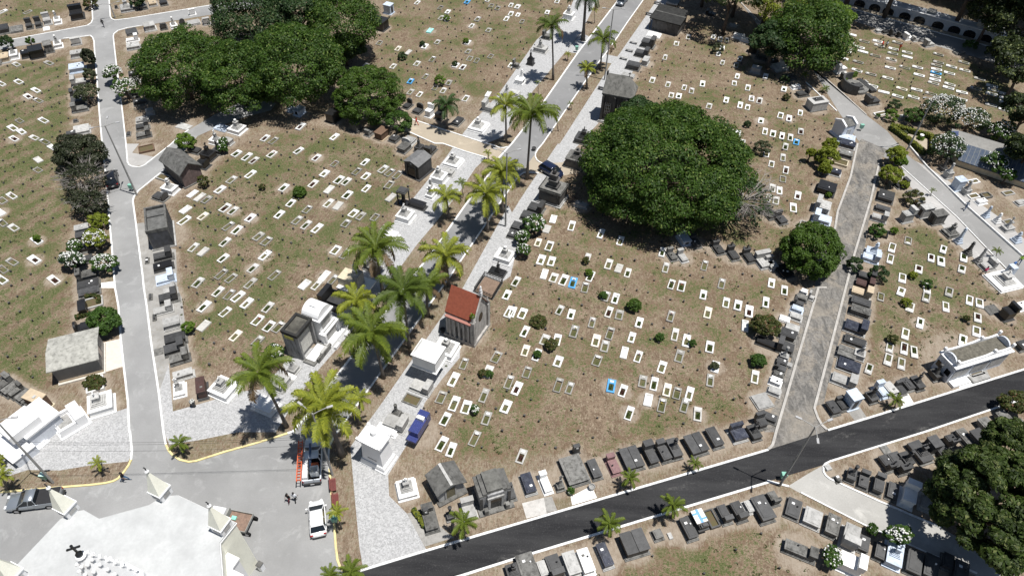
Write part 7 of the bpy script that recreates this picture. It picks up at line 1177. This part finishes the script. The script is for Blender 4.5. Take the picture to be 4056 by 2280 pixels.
# ------------------------------------------------------------------ people
M_SKIN = plain('skin', (.22, .12, .08), .6); M_HAIR = plain('hair', (.012, .01, .009), .7)
def person(desc, rc, x, y, face, shirt, pants, stride=.25, lean=0., arm=.3, h=1.7):
    q = T(rc, x, y); o = thing('person', desc, 'person', q, face, own=True); k = h/1.75
    J = {}; V = []; E = []; Rr = []; Mt = []
    def p(n, co, r, par=None):
        J[n] = len(V); V.append((co[0]*k, co[1]*k, co[2]*k)); Rr.append(r*k)
        if par is not None: E.append((J[par], J[n]))
    lx = lean
    p('pel', (0, 0, .95), .15); p('waist', (lx*.15, 0, 1.1), .135, 'pel'); p('chest', (lx*.4, 0, 1.34), .165, 'waist'); p('neck', (lx*.6, 0, 1.5), .06, 'chest'); p('head0', (lx*.7+.01, 0, 1.58), .085, 'neck'); p('head1', (lx*.75+.02, 0, 1.68), .1, 'head0'); p('nose', (lx*.75+.11, 0, 1.63), .02, 'head0')
    for s, nm in ((1, 'l'), (-1, 'r')):
        d = s*stride
        p('hip'+nm, (0, s*.1, .9), .1, 'pel'); p('kn'+nm, (d*.75+.05, s*.1, .5), .07, 'hip'+nm); p('an'+nm, (d*1.3-.03, s*.1, .09), .045, 'kn'+nm); p('to'+nm, (d*1.3+.15, s*.11, .04), .04, 'an'+nm)
        p('sh'+nm, (lx*.42, s*.2, 1.42), .065, 'chest'); p('el'+nm, (lx*.4-d*arm*.7, s*.27, 1.15), .045, 'sh'+nm); p('wr'+nm, (lx*.45-d*arm*1.2+.12, s*.26, .93), .03, 'el'+nm); p('pa'+nm, (lx*.45-d*arm*1.25+.15, s*.26, .85), .032, 'wr'+nm)
        for f in range(5):
            a = (f-2)*.018; p('f%d%s' % (f, nm), (lx*.45-d*arm*1.25+.16+a*1.1, s*(.255 if f else .235), .77-.012*abs(f-2)), .009, 'pa'+nm)
    me = bpy.data.meshes.new('body'); me.from_pydata(V, E, []); b = bpy.data.objects.new('body', me); COL.objects.link(b)
    md = b.modifiers.new('s', 'SKIN'); sv_ = me.skin_vertices[0].data
    for i, r in enumerate(Rr): sv_[i].radius = (r, r)
    sv_[0].use_root = True; b.modifiers.new('u', 'SUBSURF').levels = 1
    dg = bpy.context.evaluated_depsgraph_get(); m2 = bpy.data.meshes.new_from_object(b.evaluated_get(dg)); bpy.data.objects.remove(b)
    for m in (shirt, pants, M_SKIN, M_TRIM): m2.materials.append(m)
    for f in m2.polygons:
        c = f.center/k
        f.material_index = 2 if c.z > 1.5 or (abs(c.y) > .2 and c.z < 1.12) else 0 if c.z > .97 else 3 if c.z < .1 else 1
    m2.shade_smooth(); link('body', m2, o)
    MB().lathe(lx*.75*k-.0, 0, [(.1*k, 1.63*k), (.125*k, 1.7*k), (.11*k, 1.77*k), (.05*k, 1.81*k)], 9).build('hair', M_HAIR, o, True); return o
C_ = lambda n, c: plain(n, c, .8, .1)
person('person in a black shirt and blue jeans striding off the kerb', 30, 1265, 490, 5, C_('black_cloth', (.015, .015, .017)), C_('blue_denim', (.05, .11, .2)), .38); person('person in dark clothes walking on the plaza beside another', 31, 340, 700, 250, C_('black_cloth', 0), C_('wine_cloth', (.12, .03, .04)), .2); person('person in a white shirt walking on the plaza beside another', 31, 402, 690, 80, C_('white_cloth', (.7, .72, .76)), C_('black_cloth', 0), .25)
person('person in dark clothes walking on the avenue under the palms', 21, 1298, 735, 60, C_('black_cloth', 0), C_('pale_cloth', (.4, .45, .52)), .3); person('person in red walking along the sandy ring path', 1, 1617, 1262, 160, C_('red_cloth', (.5, .07, .045)), C_('red_cloth', 0), .25); person('person walking over the far street crossing', 0, 1048, 275, 110, C_('black_cloth', 0), C_('grey_cloth', (.1, .1, .11)), .35)
person('person in a red shirt bending over a far lawn grave', 3, 1140, 490, 120, C_('red_cloth', 0), C_('black_cloth', 0), .2, .35); person('person in a white shirt standing with the red shirted one', 3, 1178, 490, 60, C_('white_cloth', 0), C_('black_cloth', 0), .15); person('person in orange overalls working on the far lawn', 3, 1310, 520, 20, C_('orange_cloth', (.42, .07, .03)), C_('orange_cloth', 0), .25, .2)
person('person in a pale shirt walking up the upper path', 13, 1975, 660, 45, C_('pale_cloth', 0), C_('navy_cloth', (.06, .09, .16)), .4); person('person in a neon green shirt carrying a blue bag', 13, 2515, 1205, 60, C_('neon_cloth', (.45, .7, .1)), C_('navy_cloth', 0), .3); person('person in a pink shirt beside the big white terrace tomb', 13, 2160, 1320, 100, C_('pink_cloth', (.55, .08, .16)), C_('grey_cloth', 0), .25); person('person in a dark uniform on the shaded avenue verge', 3, 460, 690, 90, C_('grey_cloth', 0), C_('black_cloth', 0), .15)
q = T(13, 2490, 1195, .75); bg_ = thing('bag', 'blue bag held by the person in neon green', 'bag', q, 20, own=True); MB().box(0, 0, -.2, .4, .22, .34, 0, .85).build('pouch', C_('blue_bag', (.06, .17, .45)), bg_); MB().tube([(-.12, 0, .12), (0, 0, .28), (.12, 0, .12)], .015, 5).build('handle', M_TRIM, bg_)
# flower urn on dark stand by the maroon tomb
q = T(20, 1955, 1190); o = thing('flower_stand', 'dark urn of white flowers at the maroon tomb foot', 'flower urn', q, 0, own=True); MB().lathe(0, 0, [(.22, 0), (.16, .2), (.3, .8), (.33, 1.), (.1, 1.02)], 10).build('urn', M_BRZ, o); link('flowers', tuft('flowers', 50, .3, .3, .4, .2, M_FLO, 9), o, (0, 0, .95))
# (after the tombs) pegs and ground cover
pegs = [p for p in pegs if all((p[0]-t[0])**2+(p[1]-t[1])**2 > t[2]**2 for t in TPOS)]
pegs.sort(key=lambda p: p[0]**2+p[1]**2)
for px, py, k in pegs[:300]:
    o = link('number_peg', PEG, None, (px, py, 0), LANG.get(k, 72)-90+rnd.uniform(-14, 14)); s_ = rnd.uniform(.75, 1.2); o.scale = (s_, s_, rnd.uniform(.7, 1.3))
    o['label'] = 'small dark number peg standing in the dry lawn'; o['category'] = 'grave peg'; o['group'] = 'number pegs in the lawns'
mb = MB()
for px, py, k in pegs[300:]: mb.box(px, py, 0, .22, .2, rnd.uniform(.2, .34), LANG.get(k, 72)-90+rnd.uniform(-14, 14))
o = mb.build('far_number_pegs', plain('far_peg_stone', (.045, .045, .042), .9)); o['kind'] = 'stuff'; o['label'] = 'many small dark number pegs dotted over the far lawns'; o['category'] = 'grave pegs'
def ground():
    st = .5; X0, X1, Y0, Y1 = -116, 120, 14, 172
    nx, ny = int((X1-X0)/st)+1, int((Y1-Y0)/st)+1
    gx, gy = np.meshgrid(np.linspace(X0, X1, nx), np.linspace(Y0, Y1, ny))
    green = np.full(gx.shape, .36); bare = np.full(gx.shape, .5); stripe = np.zeros(gx.shape)
    for k, (s, gr, an) in LAWNS.items():
        P = np.array(LP[k]); ins = np.zeros(gx.shape, bool); d = np.full(gx.shape, 1e9)
        for i in range(len(P)):
            a, b = P[i-1], P[i]
            with np.errstate(divide='ignore', invalid='ignore'):
                c = ((b[1] > gy) != (a[1] > gy)) & (gx < (a[0]-b[0])*(gy-b[1])/(a[1]-b[1]+1e-12)+b[0])
            ins ^= c
            ab = b-a; t = np.clip(((gx-a[0])*ab[0]+(gy-a[1])*ab[1])/(ab@ab), 0, 1); d = np.minimum(d, np.hypot(gx-a[0]-t*ab[0], gy-a[1]-t*ab[1]))
        sd = np.where(ins, d, -d); w = np.clip((sd+1.2)/3.2, 0, 1); w = w*w*(3-2*w)
        green = green*(1-w)+gr*w; bare = bare*(1-w)+.06*w
        if k == 'a': stripe = np.maximum(stripe, w)
    for x, y, r, s in BARE:
        i0, i1 = max(0, int((x-2*r-X0)/st)), min(nx, int((x+2*r-X0)/st)+2); j0, j1 = max(0, int((y-2*r-Y0)/st)), min(ny, int((y+2*r-Y0)/st)+2)
        if i0 >= i1 or j0 >= j1: continue
        d = np.hypot(gx[j0:j1, i0:i1]-x, gy[j0:j1, i0:i1]-y)/r; w = np.clip((1.35-d)/.6, 0, 1)*s
        bare[j0:j1, i0:i1] = np.maximum(bare[j0:j1, i0:i1], w); 
    v = np.stack([gx.ravel(), gy.ravel(), np.zeros(gx.size)], 1)
    idx = np.arange(nx*ny).reshape(ny, nx); f = np.stack([idx[:-1, :-1], idx[:-1, 1:], idx[1:, 1:], idx[1:, :-1]], -1).reshape(-1, 4)
    t = NT('dry_lawn_and_soil'); co = t.co()
    me = np_mesh('ground', v, f, t.m)
    for nm, arr in (('green', green), ('bare', bare), ('stripe', stripe)):
        at = me.attributes.new(nm, 'FLOAT', 'POINT'); at.data.foreach_set('value', arr.ravel().astype(np.float32))
    A = {nm: t.n('Attribute', attribute_name=nm).outputs['Fac'] for nm in ('green', 'bare', 'stripe')}
    big = t.noise(.16, 4, .6, co); mid = t.noise(.75, 5, .7, co, None, .8); fine = t.noise(3.2, 4, .75, co, (1, 1.9, 1, 25), 1.2); tiny = t.noise(11., 3, .7, co); fiber = t.noise(2.1, 4, .7, co, (2.4, .8, 1, -38), 1.)
    soil = t.mix(t.ramp(mid, .42, .58), (.135, .097, .066), (.222, .168, .12))
    soil = t.mix(t.math('MULTIPLY', t.ramp(fiber, .5, .62), .8), soil, (.31, .255, .188))
    soil = t.mix(t.math('MULTIPLY', t.ramp(fine, .5, .62), .8), soil, (.085, .056, .037))
    soil = t.mix(t.math('MULTIPLY', t.ramp(big, .47, .62), .45), soil, (.178, .11, .07))
    fin2 = t.noise(4.4, 3, .7, co, (1.3, 1, 1, 50), .8)
    grass = t.mix(t.ramp(tiny, .42, .58), (.034, .054, .014), (.09, .112, .04))
    grass = t.mix(t.math('MULTIPLY', t.ramp(fin2, .5, .62), .62), grass, (.195, .167, .102))
    rot = t.n('Mapping'); rot.inputs['Rotation'].default_value = (0, 0, R_(-57)); t.l(co, rot.inputs[0]); sx = t.n('SeparateXYZ'); t.l(rot.outputs[0], sx.inputs[0])
    wv = t.math('SINE', t.math('ADD', t.math('MULTIPLY', sx.outputs[1], 2.3), t.math('MULTIPLY', mid, 3.)))
    g = t.math('MULTIPLY', t.math('SUBTRACT', mid, .5), 1.)
    for fld, k in ((fine, 1.3), (fiber, .9), (big, 1.15)): g = t.math('MULTIPLY_ADD', t.math('SUBTRACT', fld, .5), k, g)
    g = t.math('MULTIPLY_ADD', t.math('MULTIPLY', wv, A['stripe']), .07, g)
    g = t.math('MULTIPLY_ADD', t.math('SUBTRACT', A['green'], .5), .45, g)
    gf = t.ramp(t.math('ADD', g, .5), .43, .57)
    gf = t.math('MULTIPLY', gf, t.math('SUBTRACT', 1., A['bare']))
    c = t.mix(gf, soil, grass)
    sand = t.mix(t.ramp(mid, .3, .7), (.245, .202, .156), (.325, .28, .228)); sand = t.mix(t.math('MULTIPLY', t.ramp(fine, .5, .8), .5), sand, (.2, .155, .11))
    bf = t.ramp(t.math('ADD', A['bare'], t.math('MULTIPLY', t.math('SUBTRACT', fiber, .5), .9)), .4, .8)
    c = t.mix(bf, c, sand)
    t.bump(t.math('ADD', fine, tiny), .5, .06)
    t.fin(c, .95, .1)
    o = link('ground', me); o['kind'] = 'structure'
    mb = MB(); mb.add([(-900, -300, -.06), (900, -300, -.06), (900, 1500, -.06), (-900, 1500, -.06)], [(0, 1, 2, 3)])
    structure('terrain', mb, stone('far_soil', (.22, .18, .125), .3, .05, .95, rand=0.))
ground()
# loose tufts that roughen the lawns and lap over the grave edges
_rg = np.random.default_rng(77); PTS = []
for k, poly in LP.items():
    xs = [p[0] for p in poly]; ys = [p[1] for p in poly]; n = int((max(xs)-min(xs))*(max(ys)-min(ys))*.55*(.5+LAWNS[k][1]))
    for _ in range(n):
        p = (rnd.uniform(min(xs), max(xs)), rnd.uniform(min(ys), max(ys)))
        if p[1] < 110 and inside(p, poly) and math.sin(p[0]*.31+p[1]*.17)+math.sin(p[0]*.13-p[1]*.29)+rnd.uniform(-1.2, 1.2) > .2: PTS.append(p)
PA = np.repeat(np.array(PTS), 6, 0); PA = np.concatenate([PA+_rg.normal(size=PA.shape)*.13, .03+.1*_rg.random((len(PA), 1))], 1)
_nr = _rg.normal(size=PA.shape); _nr[:, 2] = np.abs(_nr[:, 2])+.5; _nr /= np.linalg.norm(_nr, axis=1)[:, None]
_v, _f = leaves_np(PA, _nr, .24, _rg, .5)
o = link('grass', np_mesh('grass', _v, _f, leafmat('turf_tufts', (.04, .06, .018), (.125, .14, .055), .2, .25, (.27, .22, .13)))); o['kind'] = 'stuff'; o['label'] = 'short patchy turf tufts growing over the cemetery lawns'; o['category'] = 'grass'
# ------------------------------------------------------------------ labels: what a thing looks like, else how it stands to a thing one can find
ORD = 'first second third fourth fifth sixth seventh eighth ninth tenth eleventh twelfth thirteenth fourteenth fifteenth sixteenth seventeenth eighteenth nineteenth twentieth'.split()
def ordn(i):
    if i < 20: return ORD[i]
    return ('twenty ' if i < 29 else 'thirty ' if i < 39 else 'forty ')+ORD[(i+1) % 10-1] if (i+1) % 10 else ('thirtieth' if i == 29 else 'fortieth')
groups = {}
for r in REG: groups.setdefault(r[1], []).append(r)
for d, L in groups.items():
    if len(L) == 1: L[0][0]['label'] = d; continue
    best = {}
    for ph, lx, ly in LAND:
        order = sorted(range(len(L)), key=lambda i: (L[i][3][0]-lx)**2+(L[i][3][1]-ly)**2)
        for rk, i in enumerate(order):
            dist = math.hypot(L[i][3][0]-lx, L[i][3][1]-ly)
            if dist < .3: continue
            key = (rk+dist*.02, rk, ph)
            if i not in best or key < best[i]: best[i] = key
    for i, r in enumerate(L):
        k, rk, ph = best[i]; r[0]['label'] = d+', '+ordn(rk)+' from the '+ph
